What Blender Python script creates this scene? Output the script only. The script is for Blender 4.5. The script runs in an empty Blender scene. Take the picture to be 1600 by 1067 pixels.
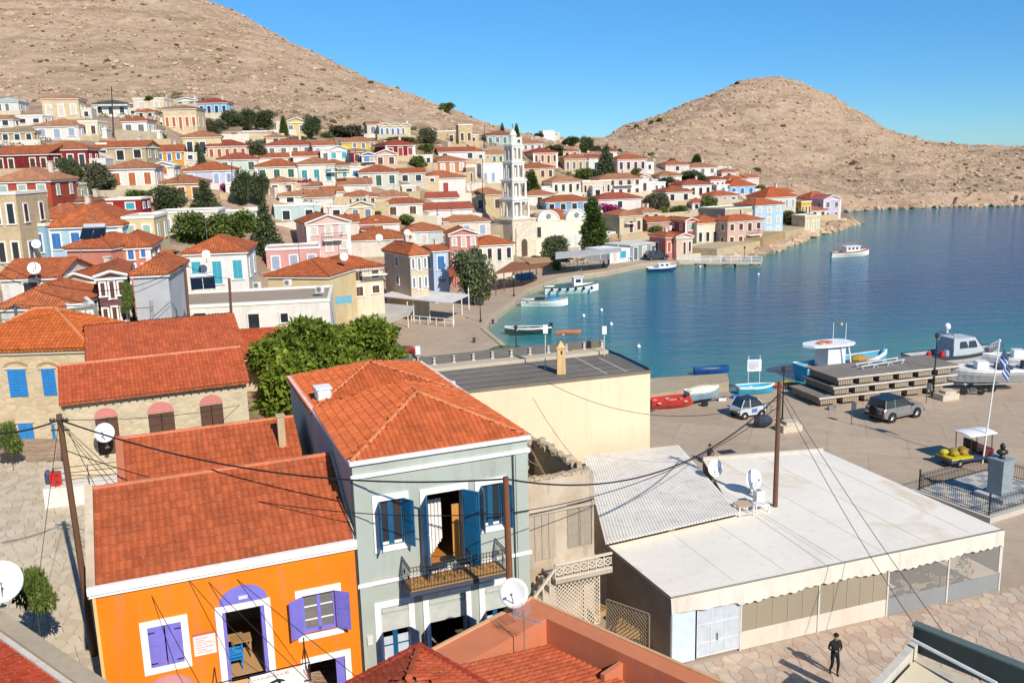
import bpy, math, random
import numpy as np
from math import sin, cos, radians, pi, sqrt, atan2
from mathutils import Vector, Matrix
random.seed(7); RS = np.random.RandomState(7)
SC = bpy.context.scene; COL = SC.collection

# ---------------------------------------------------------------- camera, sky, sun, exposure
CAM_H = 20.0; PITCH = radians(11.62); ROLL = radians(1.5); FOC = 1400.0
cF = np.array([0, cos(PITCH), -sin(PITCH)]); _X = np.array([1.0, 0, 0]); _U = np.array([0, sin(PITCH), cos(PITCH)])
cR = cos(ROLL)*_X - sin(ROLL)*_U; cU = sin(ROLL)*_X + cos(ROLL)*_U; cC = np.array([0, 0, CAM_H])
cam = bpy.data.objects.new('camera', bpy.data.cameras.new('camera')); COL.objects.link(cam)
cam.data.sensor_width = 36; cam.data.lens = 36*FOC/1600; cam.data.clip_start = 0.5; cam.data.clip_end = 6000
cam.matrix_world = Matrix(((cR[0], cU[0], -cF[0], 0), (cR[1], cU[1], -cF[1], 0), (cR[2], cU[2], -cF[2], CAM_H), (0, 0, 0, 1)))
SC.camera = cam
SUN_EL = radians(37); SUN_AZ = radians(150)      # azimuth clockwise from +Y
wd = bpy.data.worlds.new('World'); SC.world = wd; wd.use_nodes = True
nt = wd.node_tree; sky = nt.nodes.new('ShaderNodeTexSky'); sky.sky_type = 'NISHITA'; sky.sun_disc = False
sky.sun_elevation = SUN_EL; sky.sun_rotation = SUN_AZ; sky.altitude = 1200; sky.air_density = 0.85; sky.dust_density = 0.0; sky.ozone_density = 5.0
hs = nt.nodes.new('ShaderNodeHueSaturation'); hs.inputs['Saturation'].default_value = 1.16
nt.links.new(sky.outputs[0], hs.inputs['Color'])
_tc = nt.nodes.new('ShaderNodeTexCoord'); _sp = nt.nodes.new('ShaderNodeSeparateXYZ'); nt.links.new(_tc.outputs['Generated'], _sp.inputs[0])
_mr = nt.nodes.new('ShaderNodeMapRange'); _mr.interpolation_type = 'SMOOTHSTEP'; _mr.inputs['From Min'].default_value = -.05; _mr.inputs['From Max'].default_value = .38; nt.links.new(_sp.outputs['Z'], _mr.inputs['Value'])
_mx = nt.nodes.new('ShaderNodeMix'); _mx.data_type = 'RGBA'; _mx.inputs[6].default_value = (.31, .49, .62, 1); _mx.inputs[7].default_value = (.78, 1.0, .93, 1); nt.links.new(_mr.outputs[0], _mx.inputs[0])
_ml = nt.nodes.new('ShaderNodeMix'); _ml.data_type = 'RGBA'; _ml.blend_type = 'MULTIPLY'; _ml.inputs[0].default_value = 1; nt.links.new(hs.outputs[0], _ml.inputs[6]); nt.links.new(_mx.outputs[2], _ml.inputs[7]); nt.links.new(_ml.outputs[2], nt.nodes['Background'].inputs[0])
nt.nodes['Background'].inputs[1].default_value = 0.135
sl = bpy.data.lights.new('sun', 'SUN'); sl.energy = 4.1; sl.angle = radians(0.53); sl.color = (1.0, 0.93, 0.83)
so = bpy.data.objects.new('sun', sl); COL.objects.link(so)
sd = Vector((sin(SUN_AZ)*cos(SUN_EL), cos(SUN_AZ)*cos(SUN_EL), sin(SUN_EL)))
so.rotation_euler = sd.to_track_quat('Z', 'Y').to_euler(); so.location = (0, 0, 80)
SC.view_settings.view_transform = 'Standard'; SC.view_settings.look = 'None'; SC.view_settings.exposure = 0.36; SC.view_settings.gamma = 1

# ---------------------------------------------------------------- surveying: photograph pixel -> place
def ray(x, y): return cF + cR*(x-800)/FOC + cU*(533.5-y)/FOC
def P(x, y, z=0.0):
    d = ray(x, y); return cC + d*((z-CAM_H)/d[2])
def PY(x, y, Y):
    d = ray(x, y); return cC + d*(Y/d[1])
class Frame:
    """a facade: s runs along it to the right, t goes into the building, z is up"""
    def __init__(s, O, yaw_deg):
        s.O = np.array([O[0], O[1], 0.0]); s.z0 = float(O[2]) if len(O) > 2 else 0.0
        a = radians(yaw_deg); s.a = a
        s.u = np.array([cos(a), sin(a), 0]); s.v = np.array([-sin(a), cos(a), 0])
    def w(s, a, t, z): return s.O + s.u*a + s.v*t + np.array([0, 0, z])
    def pix(s, x, y, t=0.0):
        d = ray(x, y); n = s.v; O = s.O + s.v*t; k = np.dot(O-cC, n)/np.dot(d, n); q = cC + d*k
        return float(np.dot(q-s.O, s.u)), float(q[2])
    def at(s, x, y, z):
        q = P(x, y, z) - s.O; return float(np.dot(q, s.u)), float(np.dot(q, s.v))

# ---------------------------------------------------------------- mesh builder
ORG = {}
class MB:
    def __init__(s): s.v = []; s.f = []; s.sm = False
    def add(s, vs, fs):
        b = len(s.v); s.v.extend([tuple(map(float, p)) for p in vs]); s.f.extend([tuple(i+b for i in f) for f in fs]); return s
    def poly(s, *ps): return s.add(ps, [tuple(range(len(ps)))])
    def hexa(s, p):   # p: 4 bottom (ccw seen from above), 4 top
        return s.add(p, [(3, 2, 1, 0), (4, 5, 6, 7), (0, 1, 5, 4), (1, 2, 6, 5), (2, 3, 7, 6), (3, 0, 4, 7)])
    def box(s, c, d, yaw=0.0):
        a, b, h = d[0]/2, d[1]/2, d[2]/2; C, S = cos(yaw), sin(yaw)
        q = [(c[0]+x*C-y*S, c[1]+x*S+y*C, c[2]+z) for z in (-h, h) for x, y in ((-a, -b), (a, -b), (a, b), (-a, b))]
        return s.hexa(q)
    def fb(s, fr, s0, s1, t0, t1, z0, z1):
        return s.hexa([fr.w(a, t, z) for z in (z0, z1) for a, t in ((s0, t0), (s1, t0), (s1, t1), (s0, t1))])
    def prism(s, pts, z0, z1):
        n = len(pts); area = sum(pts[i][0]*pts[(i+1) % n][1]-pts[(i+1) % n][0]*pts[i][1] for i in range(n))
        if area < 0: pts = pts[::-1]
        vs = [(p[0], p[1], z0) for p in pts]+[(p[0], p[1], z1) for p in pts]
        return s.add(vs, [tuple(range(n-1, -1, -1)), tuple(range(n, 2*n))]+[(i, (i+1) % n, n+(i+1) % n, n+i) for i in range(n)])
    def slab(s, pts, th):   # thick plate: polygon pts (any plane), thickened downwards
        n = len(pts); vs = [tuple(p) for p in pts]+[(p[0], p[1], p[2]-th) for p in pts]
        return s.add(vs, [tuple(range(n)), tuple(range(2*n-1, n-1, -1))]+[(i, n+i, n+(i+1) % n, (i+1) % n) for i in range(n)])
    def tube(s, p0, p1, r, r1=None, n=6, caps=True):
        p0 = Vector(p0); p1 = Vector(p1); d = (p1-p0); r1 = r if r1 is None else r1
        if d.length < 1e-6: return s
        q = d.to_track_quat('Z', 'Y'); vs = []
        for p, rr in ((p0, r), (p1, r1)):
            for i in range(n):
                a = 2*pi*i/n; vs.append(p+q @ Vector((cos(a)*rr, sin(a)*rr, 0)))
        fs = [(i, (i+1) % n, n+(i+1) % n, n+i) for i in range(n)]
        if caps: fs += [tuple(range(n-1, -1, -1)), tuple(range(n, 2*n))]
        return s.add(vs, fs)
    def path(s, pts, r, n=6):
        for a, b in zip(pts[:-1], pts[1:]): s.tube(a, b, r, n=n)
        return s
    def lathe(s, c, prof, n=16, axis=None):
        q = Vector((0, 0, 1)).rotation_difference(Vector(axis)) if axis is not None else None
        vs = []
        for r, z in prof:
            for i in range(n):
                a = 2*pi*i/n; v = Vector((cos(a)*r, sin(a)*r, z))
                if q: v = q @ v
                vs.append((c[0]+v.x, c[1]+v.y, c[2]+v.z))
        m = len(prof); fs = [(j*n+i, j*n+(i+1) % n, (j+1)*n+(i+1) % n, (j+1)*n+i) for j in range(m-1) for i in range(n)]
        fs += [tuple(range(n-1, -1, -1)), tuple(range((m-1)*n, m*n))]
        return s.add(vs, fs)
    def ball(s, c, r, n=10, sq=(1, 1, 1)):
        pr = [(max(sin(pi*k/6), 0.02)*r, -cos(pi*k/6)*r) for k in range(7)]
        b = len(s.v); s.lathe((0, 0, 0), pr, n)
        for i in range(b, len(s.v)): x, y, z = s.v[i]; s.v[i] = (c[0]+x*sq[0], c[1]+y*sq[1], c[2]+z*sq[2])
        return s
    def loft(s, rings, close=True, cap=True):
        n = len(rings[0]); vs = [p for r in rings for p in r]; m = len(rings); k = n if close else n-1
        fs = [(j*n+i, j*n+(i+1) % n, (j+1)*n+(i+1) % n, (j+1)*n+i) for j in range(m-1) for i in range(k)]
        if cap: fs += [tuple(range(n-1, -1, -1)), tuple(range((m-1)*n, m*n))]
        return s.add(vs, fs)
    def build(s, name, mat, parent=None, smooth=False):
        org = ORG.get(parent.name, np.zeros(3)) if parent is not None else np.zeros(3)
        me = bpy.data.meshes.new(name); V = np.array(s.v) - org if s.v else np.zeros((0, 3))
        me.from_pydata([tuple(v) for v in V], [], s.f); me.update()
        autouv(me)
        if smooth: me.polygons.foreach_set('use_smooth', [True]*len(me.polygons))
        if mat: me.materials.append(mat)
        o = bpy.data.objects.new(name, me); COL.objects.link(o)
        if parent is not None: o.parent = parent
        ORG[o.name] = org
        return o
def autouv(me):
    n = len(me.loops)
    if n == 0: return
    co = np.empty(len(me.vertices)*3); me.vertices.foreach_get('co', co); co = co.reshape(-1, 3)
    vi = np.empty(n, int); me.loops.foreach_get('vertex_index', vi)
    m = len(me.polygons); nr = np.empty(m*3); me.polygons.foreach_get('normal', nr); nr = nr.reshape(-1, 3)
    tot = np.empty(m, int); me.polygons.foreach_get('loop_total', tot); pi_ = np.repeat(np.arange(m), tot)
    e = np.stack([-nr[:, 1], nr[:, 0], np.zeros(m)], 1); L = np.linalg.norm(e, axis=1); e[L < .02] = (1, 0, 0); L[L < .02] = 1; e /= L[:, None]
    sv = np.cross(nr, e); p = co[vi]
    uv = np.stack([(p*e[pi_]).sum(1), (p*sv[pi_]).sum(1)], 1).astype(np.float32)
    l = me.uv_layers.new(name='UVMap'); l.data.foreach_set('uv', uv.ravel())
def tag(o, label=None, cat=None, group=None, kind=None):
    if label: o['label'] = label
    if cat: o['category'] = cat
    if group: o['group'] = group
    if kind: o['kind'] = kind
    return o
def thing(name, loc, label, cat, group=None, rz=0.0):
    o = bpy.data.objects.new(name, None); COL.objects.link(o); o.location = tuple(map(float, loc[:3])); o.rotation_euler = (0, 0, rz)
    o.empty_display_size = 0.3; ORG[o.name] = np.array([float(c) for c in loc[:3]]) if rz == 0 else np.zeros(3)
    return tag(o, label, cat, group)
def local_thing(name, label, cat, group=None):
    """a thing modelled round its own origin, placed (and turned) later"""
    return thing(name, (0, 0, 0), label, cat, group)
def place(o, loc, rz=0.0): o.location = tuple(map(float, loc)); o.rotation_euler = (0, 0, rz); return o
def dup(root, loc, rz=0.0, label=None, scale=None):
    r = root.copy(); COL.objects.link(r); r.location = tuple(map(float, loc)); r.rotation_euler = (0, 0, rz)
    if scale: r.scale = scale if hasattr(scale, '__len__') else (scale,)*3
    if label: r['label'] = label
    for ch in list(root.children):
        c = ch.copy(); COL.objects.link(c); c.parent = r
        for g in ch.children: d = g.copy(); COL.objects.link(d); d.parent = c
    return r

# ---------------------------------------------------------------- materials
MATS = {}
def lin(c):
    if isinstance(c, str): c = [int(c[i:i+2], 16)/255 for i in (0, 2, 4)]
    return tuple((x/12.92 if x <= .04045 else ((x+.055)/1.055)**2.4) for x in c)
class NG:
    def __init__(s, name):
        s.m = bpy.data.materials.new(name); s.m.use_nodes = True; s.t = s.m.node_tree; s.b = s.t.nodes['Principled BSDF']
    def n(s, typ, **kw):
        x = s.t.nodes.new('ShaderNode'+typ)
        for k, v in kw.items():
            if k in x.inputs: x.inputs[k].default_value = v
            else: setattr(x, k, v)
        return x
    def l(s, a, b): s.t.links.new(a, b)
    def coord(s, kind='Object', scale=(1, 1, 1)):
        c = s.n('TexCoord'); m = s.n('Mapping'); s.l(c.outputs[kind], m.inputs[0]); m.inputs['Scale'].default_value = scale; return m.outputs[0]
    def noise(s, co, scale, detail=4, rough=.6, dist=0.0):
        x = s.n('TexNoise', Scale=scale, Detail=detail, Roughness=rough, Distortion=dist); s.l(co, x.inputs['Vector']); return x.outputs['Fac']
    def ramp(s, fac, stops):
        r = s.n('ValToRGB'); e = r.color_ramp.elements
        while len(e) < len(stops): e.new(0.5)
        for k, (p, c) in enumerate(stops):
            e[k].position = p; e[k].color = (*c, 1) if len(c) == 3 else c
        s.l(fac, r.inputs[0]); return r.outputs[0]
    def mix(s, fac, a, b, mode='MIX'):
        x = s.n('Mix', data_type='RGBA', blend_type=mode)
        for sock, v in ((x.inputs[0], fac), (x.inputs[6], a), (x.inputs[7], b)):
            if hasattr(v, 'is_linked'): s.l(v, sock)
            elif isinstance(v, (int, float)): sock.default_value = v
            else: sock.default_value = (*v, 1)
        return x.outputs[2]
    def bump(s, h, strength=.3, dist=.02, nrm=None):
        x = s.n('Bump', Strength=strength, Distance=dist); s.l(h, x.inputs['Height'])
        if nrm is not None: s.l(nrm, x.inputs['Normal'])
        s.l(x.outputs[0], s.b.inputs['Normal']); return x.outputs[0]
    def col(s, c):
        if hasattr(c, 'is_linked'): s.l(c, s.b.inputs['Base Color'])
        else: s.b.inputs['Base Color'].default_value = (*c, 1)
    def fin(s, rough=.8, metal=0.0, spec=None):
        s.b.inputs['Roughness'].default_value = rough; s.b.inputs['Metallic'].default_value = metal
        if spec is not None: s.b.inputs['Specular IOR Level'].default_value = spec
        return s.m
def mul(c, k): return tuple(min(1, x*k) for x in c)
def paint(hexc, rough=.5, metal=0.0):
    k = ('paint', hexc, rough, metal)
    if k not in MATS:
        g = NG('paint_'+str(hexc)); c = lin(hexc); co = g.coord('Object')
        f = g.noise(co, 3.0, 3); g.col(g.mix(g.ramp(f, [(.35, (0, 0, 0)), (.75, (1, 1, 1))]), c, mul(c, .82))); MATS[k] = g.fin(rough, metal)
    return MATS[k]
def plaster(hexc, dirt=.32, k=.86):
    key = ('pl', hexc, dirt)
    if key not in MATS:
        g = NG('plaster_'+hexc); c = mul(lin(hexc), k); co = g.coord('Object')
        f1 = g.noise(co, .55, 5, .6); f2 = g.noise(co, 6.0, 4, .65)
        st = g.noise(g.coord('Object', (1.8, 1.8, .22)), 1.0, 5, .7)
        d = g.mix(g.ramp(f1, [(.3, (0, 0, 0)), (.8, (1, 1, 1))]), c, tuple(x*y for x, y in zip(c, (1-.6*dirt, 1-.75*dirt, 1-.9*dirt))))
        d2 = g.mix(g.ramp(st, [(.52, (0, 0, 0)), (.78, (dirt*1.6,)*3)]), d, (.23, .2, .165))
        g.col(g.mix(g.ramp(f2, [(.4, (0, 0, 0)), (.7, (.35,)*3)]), d2, mul(c, .86))); g.bump(f2, .25, .015); MATS[key] = g.fin(.9, 0, .2)
    return MATS[key]
def roofmat(hexc='c65a35', tw=.24, th=.36):
    key = ('roof', hexc, tw)
    if key not in MATS:
        g = NG('rooftiles_'+hexc); c = lin(hexc); c = (c[0]*.80, c[1]*1.08, c[2]*1.2); uv = g.coord('UV'); co = g.coord('Object')
        w = g.n('TexWave', wave_type='BANDS', bands_direction='X', Scale=1/tw/ (2*pi) * 2*pi/6.2832*1.0); g.l(uv, w.inputs['Vector'])
        w.inputs['Scale'].default_value = .314/tw*1.0
        w2 = g.n('TexWave', wave_type='BANDS', bands_direction='Y', wave_profile='SAW'); g.l(uv, w2.inputs['Vector']); w2.inputs['Scale'].default_value = .314/th
        vb = g.n('TexVoronoi', feature='F1', Scale=3.3); g.l(uv, vb.inputs['Vector'])
        sep = g.n('SeparateColor'); g.l(vb.outputs['Color'], sep.inputs[0])
        tile = g.mix(sep.outputs[0], mul(c, .72), (min(1, c[0]*1.25), c[1]*1.35, c[2]*1.3))
        f1 = g.noise(co, .5, 5, .65); f2 = g.noise(co, 2.6, 5, .7)
        a = g.mix(g.ramp(f1, [(.35, (0, 0, 0)), (.75, (.55,)*3)]), tile, (c[0]*.62, c[1]*.72, c[2]*.8))
        a = g.mix(g.ramp(f2, [(.55, (0, 0, 0)), (.8, (.45,)*3)]), a, (.42, .3, .2))
        a = g.mix(g.ramp(w.outputs['Fac'], [(.0, (.35,)*3), (.35, (0, 0, 0))]), a, (c[0]*.35, c[1]*.35, c[2]*.4))
        a = g.mix(g.ramp(w2.outputs['Fac'], [(.86, (0, 0, 0)), (1, (.3,)*3)]), a, (c[0]*.35, c[1]*.35, c[2]*.4))
        g.col(a)
        h = g.n('Math', operation='ADD'); g.l(w.outputs['Fac'], h.inputs[0]); g.l(w2.outputs['Fac'], h.inputs[1]); g.bump(h.outputs[0], .7, .07); MATS[key] = g.fin(.9, 0, .15)
    return MATS[key]
def tilemat(hexc):   # for modelled tiles: colour differs from tile to tile
    key = ('tile', hexc)
    if key not in MATS:
        g = NG('claytile_'+hexc); c = mul(lin(hexc), .85); co = g.coord('Object')
        a = g.n('Attribute', attribute_name='tint'); oi = g.n('ObjectInfo')
        r = g.n('Math', operation='ADD'); g.l(a.outputs['Fac'], r.inputs[0]); g.l(oi.outputs['Random'], r.inputs[1]); fr = g.n('Math', operation='FRACT'); g.l(r.outputs[0], fr.inputs[0])
        t = g.mix(fr.outputs[0], mul(c, .84), (min(1, c[0]*1.12), c[1]*1.2, c[2]*1.2))
        gc = g.n('NewGeometry'); f = g.noise(gc.outputs['Position'], 1.1, 6, .7); f3 = g.noise(gc.outputs['Position'], 9, 4, .7)
        t = g.mix(g.ramp(f, [(.45, (0, 0, 0)), (.75, (.6,)*3)]), t, (c[0]*.5, c[1]*.55, c[2]*.6))
        t = g.mix(g.ramp(f3, [(.55, (0, 0, 0)), (.78, (.5,)*3)]), t, (.5, .38, .28)); g.col(t); g.bump(f3, .2, .01); MATS[key] = g.fin(.88, 0, .2)
    return MATS[key]
def stonewall(hexc='d8c3a0', scale=2.6):
    key = ('stone', hexc, scale)
    if key not in MATS:
        g = NG('rubblestone_'+hexc); c = mul(lin(hexc), .82); uv = g.coord('UV', (1, 1.9, 1)); co = g.coord('Object')
        v = g.n('TexVoronoi', feature='F1', Scale=scale); g.l(uv, v.inputs['Vector']); e = g.n('TexVoronoi', feature='DISTANCE_TO_EDGE', Scale=scale); g.l(uv, e.inputs['Vector'])
        sep = g.n('SeparateColor'); g.l(v.outputs['Color'], sep.inputs[0])
        a = g.mix(sep.outputs[0], mul(c, .84), mul(c, 1.08)); a = g.mix(g.ramp(sep.outputs[1], [(.75, (0, 0, 0)), (1, (.45,)*3)]), a, (c[0]*.85, c[1]*.68, c[2]*.52))
        a = g.mix(g.ramp(e.outputs['Distance'], [(0, (.5,)*3), (.08, (0, 0, 0))]), a, mul(c, .66))
        f = g.noise(co, .9, 6, .7); a = g.mix(g.ramp(f, [(.44, (0, 0, 0)), (.62, (.9,)*3)]), a, mul(c, 1.06)); f9 = g.noise(co, .4, 5, .7); a = g.mix(g.ramp(f9, [(.5, (0, 0, 0)), (.8, (.4,)*3)]), a, mul(c, .7)); g.col(a); g.bump(e.outputs['Distance'], .6, .06); MATS[key] = g.fin(.92, 0, .15)
    return MATS[key]
def concrete(hexc='a89a86', sc=1.0, name='concrete', stain=.5):
    key = ('conc', hexc, sc, stain)
    if key not in MATS:
        g = NG(name+'_'+hexc); c = mul(lin(hexc), .85); co = g.coord('Object')
        f1 = g.noise(co, .12*sc, 6, .65, .6); f2 = g.noise(co, 1.4*sc, 6, .7); f3 = g.noise(g.coord('Object', (.3, 2.2, 1)), .8*sc, 4, .6)
        a = g.mix(g.ramp(f1, [(.3, (0, 0, 0)), (.75, (1, 1, 1))]), mul(c, 1-.35*stain), mul(c, 1.1))
        a = g.mix(g.ramp(f2, [(.4, (0, 0, 0)), (.8, (stain*.9,)*3)]), a, mul(c, .55)); a = g.mix(g.ramp(f3, [(.55, (0, 0, 0)), (.8, (stain*.7,)*3)]), a, mul(c, .7))
        g.col(a); g.bump(f2, .25, .02); MATS[key] = g.fin(.93, 0, .15)
    return MATS[key]
def wood(hexc, sc=1.0):
    key = ('wood', hexc)
    if key not in MATS:
        g = NG('wood_'+hexc); c = lin(hexc); f = g.noise(g.coord('Object', (14, 14, 1.2)), 1.5*sc, 5, .7)
        g.col(g.mix(f, mul(c, .55), mul(c, 1.3))); g.bump(f, .4, .01); MATS[key] = g.fin(.75)
    return MATS[key]
def foliage(hexc, hex2=None, name='foliage'):
    key = ('fol', hexc)
    if key not in MATS:
        g = NG(name+'_'+hexc); c = lin(hexc); c2 = lin(hex2) if hex2 else mul(c, 1.9)
        gc = g.n('NewGeometry'); f = g.noise(gc.outputs['Position'], .9, 4, .6); a = g.n('Attribute', attribute_name='tint')
        x = g.mix(a.outputs['Fac'], mul(c, .6), c2); g.col(g.mix(g.ramp(f, [(.35, (0, 0, 0)), (.7, (.5,)*3)]), x, mul(c, .8)))
        g.b.inputs['Subsurface Weight'].default_value = 0; MATS[key] = g.fin(.65, 0, .25)
        tr = g.n('BsdfTranslucent'); g.l(x, tr.inputs[0]); mx = g.n('MixShader', Fac=.22); g.l(g.b.outputs[0], mx.inputs[1]); g.l(tr.outputs[0], mx.inputs[2])
        g.l(mx.outputs[0], g.t.nodes['Material Output'].inputs[0])
    return MATS[key]
def glassmat():
    if 'glass' not in MATS:
        g = NG('window_glass'); g.col((.03, .035, .04)); MATS['glass'] = g.fin(.08, 0, .8)
    return MATS['glass']
def clearfilm():
    if 'film' not in MATS:
        g = NG('clear_film'); g.b.inputs['Transmission Weight'].default_value = .0; g.col((.55, .53, .48)); m = g.fin(.25)
        tr = g.n('BsdfTransparent'); mx = g.n('MixShader', Fac=.8); g.l(g.b.outputs[0], mx.inputs[1]); g.l(tr.outputs[0], mx.inputs[2]); g.l(mx.outputs[0], g.t.nodes['Material Output'].inputs[0]); MATS['film'] = m
    return MATS['film']
BLACK = '17181a'; WHITE = 'f2f0ea'; IRON = '202124'
# ---------------------------------------------------------------- the ground: survey points -> terrain
GP = [  # (pixel x, pixel y, distance Y)
 (100,520,63,5.0),(60,480,72,6.2),(150,540,60,5),(60,430,90,8.6),(140,415,92,9.0),(40,350,112,None),(110,320,122,None),(190,310,130,None),(40,270,132,None),(110,240,150,None),(190,253,148,None),
 (240,252,158,None),(60,222,160,None),(130,214,165,None),(20,195,185,None),(92,187,190,None),(175,185,190,None),(230,185,190,None),(100,150,240,None),(230,150,240,None),(0,150,235,None),
 (380,530,80,None),(330,455,99,None),(300,365,125,None),(400,400,112,None),(285,312,142,None),(325,285,157,None),(355,252,176,None),(315,245,182,None),(280,208,196,None),(300,155,245,None),(400,205,215,None),(430,180,250,None),
 (560,465,122,None),(470,460,112,None),(500,400,136,None),(430,305,150,None),(430,283,163,None),(370,270,168,None),(545,345,152,None),(590,292,172,None),(520,282,177,None),(530,250,196,None),(450,245,198,None),(470,212,232,None),(560,232,210,None),(605,215,228,None),(600,185,270,None),
 (630,450,126,None),(680,430,142,None),(725,372,171,None),(625,365,150,None),(600,330,160,None),(690,305,186,None),(700,268,202,None),(710,225,240,None),(720,192,290,None),(640,246,205,None),
 (763,335,195,None),(775,290,211,None),(775,256,227,None),(782,225,252,None),(775,207,300,None),
 (885,330,204,None),(840,320,210,None),(880,303,220,None),(840,265,235,None),(900,270,246,None),(870,235,275,None),(980,367,188,None),(970,305,225,None),(985,268,251,None),(1000,240,300,None),
 (1060,317,222,None),(1057,268,265,None),(1060,240,310,None),(1090,310,236,None),(1098,273,268,None),(1150,305,250,None),(1150,281,275,None),(1040,350,205,None),
 (1215,326,235,None),(1285,332,252,None),(1200,270,330,None),(1250,295,300,None),
 (870,213,335,None),(920,211,380,None),(980,195,420,None),(1030,180,440,None),(1080,153,460,None),(1120,142,470,None),(1165,134,480,None),(1205,133,480,None),(1250,138,478,None),(1290,152,470,None),(1350,178,460,None),(1400,208,450,None),(1500,222,440,None),(1600,223,430,None),(1700,219,425,None),
 (1170,200,400,None),(1100,220,360,None),(1300,240,380,None),(1450,275,350,None),(1600,280,345,None),(1340,316,305,None),(1450,313,303,None),(1600,309,303,None),(1250,320,290,1.5),
 (296,-4,470,None),(385,28,455,None),(485,78,430,None),(586,124,400,None),(690,163,370,None),(775,196,345,None),(830,209,338,None),(200,-50,490,None),(0,-130,520,None),(-150,-180,540,None),
 (100,80,310,None),(350,80,340,None),(500,130,330,None),(-100,150,240,None),(-100,300,120,None),(-60,420,90,9),(-100,60,330,None),
]
GW = [ # world points X, Y, z
 (-16,33,1.2),(-14,38,2.0),(-20,36,2.2),(-24,46,3.3),(-30,50,3.6),(-34,40,3.5),(-20,52,3.7),(-26,58,4.2),(-10,48,3.0),(-12,60,3.4),(-20,66,4.2),(-6,70,2.0),(-8,80,2.2),(-10,30,1.0),(-3,32,1.0),(1,34,.6),(0,44,1.0),(-4,40,1.2),
 (-12,24,1),(-30,25,3),(0,22,.5),(2,60,.2),(-4,92,.4),(-8,100,.6),(4,32,.3),(-2,56,.8),
 (-45,60,6),(-50,40,5),(-60,20,5),(10,20,0),(40,20,0),(90,20,0),(150,20,-1),
]
def _w(g):
    d = ray(g[0], g[1]); q = cC + d*(g[2]/d[1]); z = g[3] if g[3] is not None else q[2]; return (q[0], q[1], z)
CP = [_w(g) for g in GP] + GW
for x, y in ((640,470),(660,500),(700,480),(745,470),(790,440),(830,425),(860,405),(900,400),(960,395),(1010,395),(1060,392),(1110,385),(1160,382),(1215,368),(1265,358),(1300,347),(700,520),(650,540),(820,400)):
    q = P(x, y, .25); CP.append((q[0], q[1], .25))
for g in GP:      # behind the ridges the hills fall away
    if g[2] >= 335 and g[1] < 235 and not (100 <= g[0] <= 1450 and g[2] in (340, 350, 360, 380, 330)):
        d = ray(g[0], g[1]); q = cC + d*(g[2]/d[1]); CP.append((q[0]*1.3, q[1]*1.3, max(2, q[2]*.78-6)))
CP = np.array(CP)
def _phi(r2): return .5*r2*np.log(np.maximum(r2, 1e-9))
_n = len(CP); _S = 100.0; _xy = CP[:, :2]/_S
_A = _phi(((_xy[:, None]-_xy[None])**2).sum(-1)) + np.eye(_n)*2e-4
_Pm = np.c_[np.ones(_n), _xy]; _M = np.block([[_A, _Pm], [_Pm.T, np.zeros((3, 3))]])
_sol = np.linalg.solve(_M, np.r_[CP[:, 2], 0, 0, 0])
def rbf(X, Y):
    q = np.stack([X, Y], -1).reshape(-1, 2)/_S; out = np.empty(len(q))
    for i in range(0, len(q), 20000):
        c = q[i:i+20000]; out[i:i+20000] = _phi(((c[:, None]-_xy[None])**2).sum(-1)) @ _sol[:_n] + _sol[_n] + c @ _sol[_n+1:]
    return out.reshape(np.shape(X))
SHORE_PX = [(1600,552),(1560,550),(1500,560),(1240,604),(1130,612),(1060,620),(1016,645),(960,645),(860,622),(775,592),(752,565),(772,553),(797,546),(757,513),(778,490),(804,471),(827,452),(841,447),(870,436),(898,431),(950,424),(1000,413),(1060,408),(1130,401),(1190,390),(1230,379),(1265,366),(1300,357),(1336,346)]
SHORE = [tuple(P(x, y, 0)[:2]) for x, y in SHORE_PX]
HILLSHORE = [tuple(P(x, y, 0)[:2]) for x, y in ((1330,335),(1290,330),(1262,328),(1300,326),(1345,324),(1450,320),(1600,317),(1750,312))]
WATERPOLY = SHORE + HILLSHORE + [(330, 330), (900, 200), (900, 60), (130, 88)]
# quay slab: from the pontoon beach round to the end of the promenade
_inl = [tuple(P(x, y, 0)[:2]) for x, y in ((1245,366),(1120,381),(1040,386),(960,398),(880,405),(820,420),(780,435),(735,452),(650,458),(600,480),(600,560),(640,590))]
QUAYPOLY = SHORE[:26] + _inl + [(-3.5, 62), (-3.5, 44.5), (3.2, 41), (3.2, 30), (1.5, 20), (30, 8), (130, 20), (135, 82)]
def inpoly(X, Y, poly):
    X = np.asarray(X); Y = np.asarray(Y); r = np.zeros(X.shape, bool); n = len(poly)
    for i in range(n):
        x1, y1 = poly[i]; x2, y2 = poly[(i+1) % n]
        if y1 == y2: continue
        c = ((y1 > Y) != (y2 > Y)) & (X < (x2-x1)*(Y-y1)/(y2-y1)+x1); r ^= c
    return r
def segdist(X, Y, poly):
    d = np.full(np.shape(X), 1e9)
    for (x1, y1), (x2, y2) in zip(poly, poly[1:]+poly[:1]):
        dx, dy = x2-x1, y2-y1; L = dx*dx+dy*dy+1e-9; t = np.clip(((X-x1)*dx+(Y-y1)*dy)/L, 0, 1); d = np.minimum(d, np.hypot(X-x1-t*dx, Y-y1-t*dy))
    return d
def vnoise(X, Y, sc, seed=0):
    r = np.random.RandomState(seed); T = r.rand(256, 256); x = X/sc; y = Y/sc; xi = np.floor(x).astype(int); yi = np.floor(y).astype(int); fx = x-xi; fy = y-yi
    fx = fx*fx*(3-2*fx); fy = fy*fy*(3-2*fy); g = lambda a, b: T[a % 256, b % 256]
    return (g(xi, yi)*(1-fx)+g(xi+1, yi)*fx)*(1-fy)+(g(xi, yi+1)*(1-fx)+g(xi+1, yi+1)*fx)*fy
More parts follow.
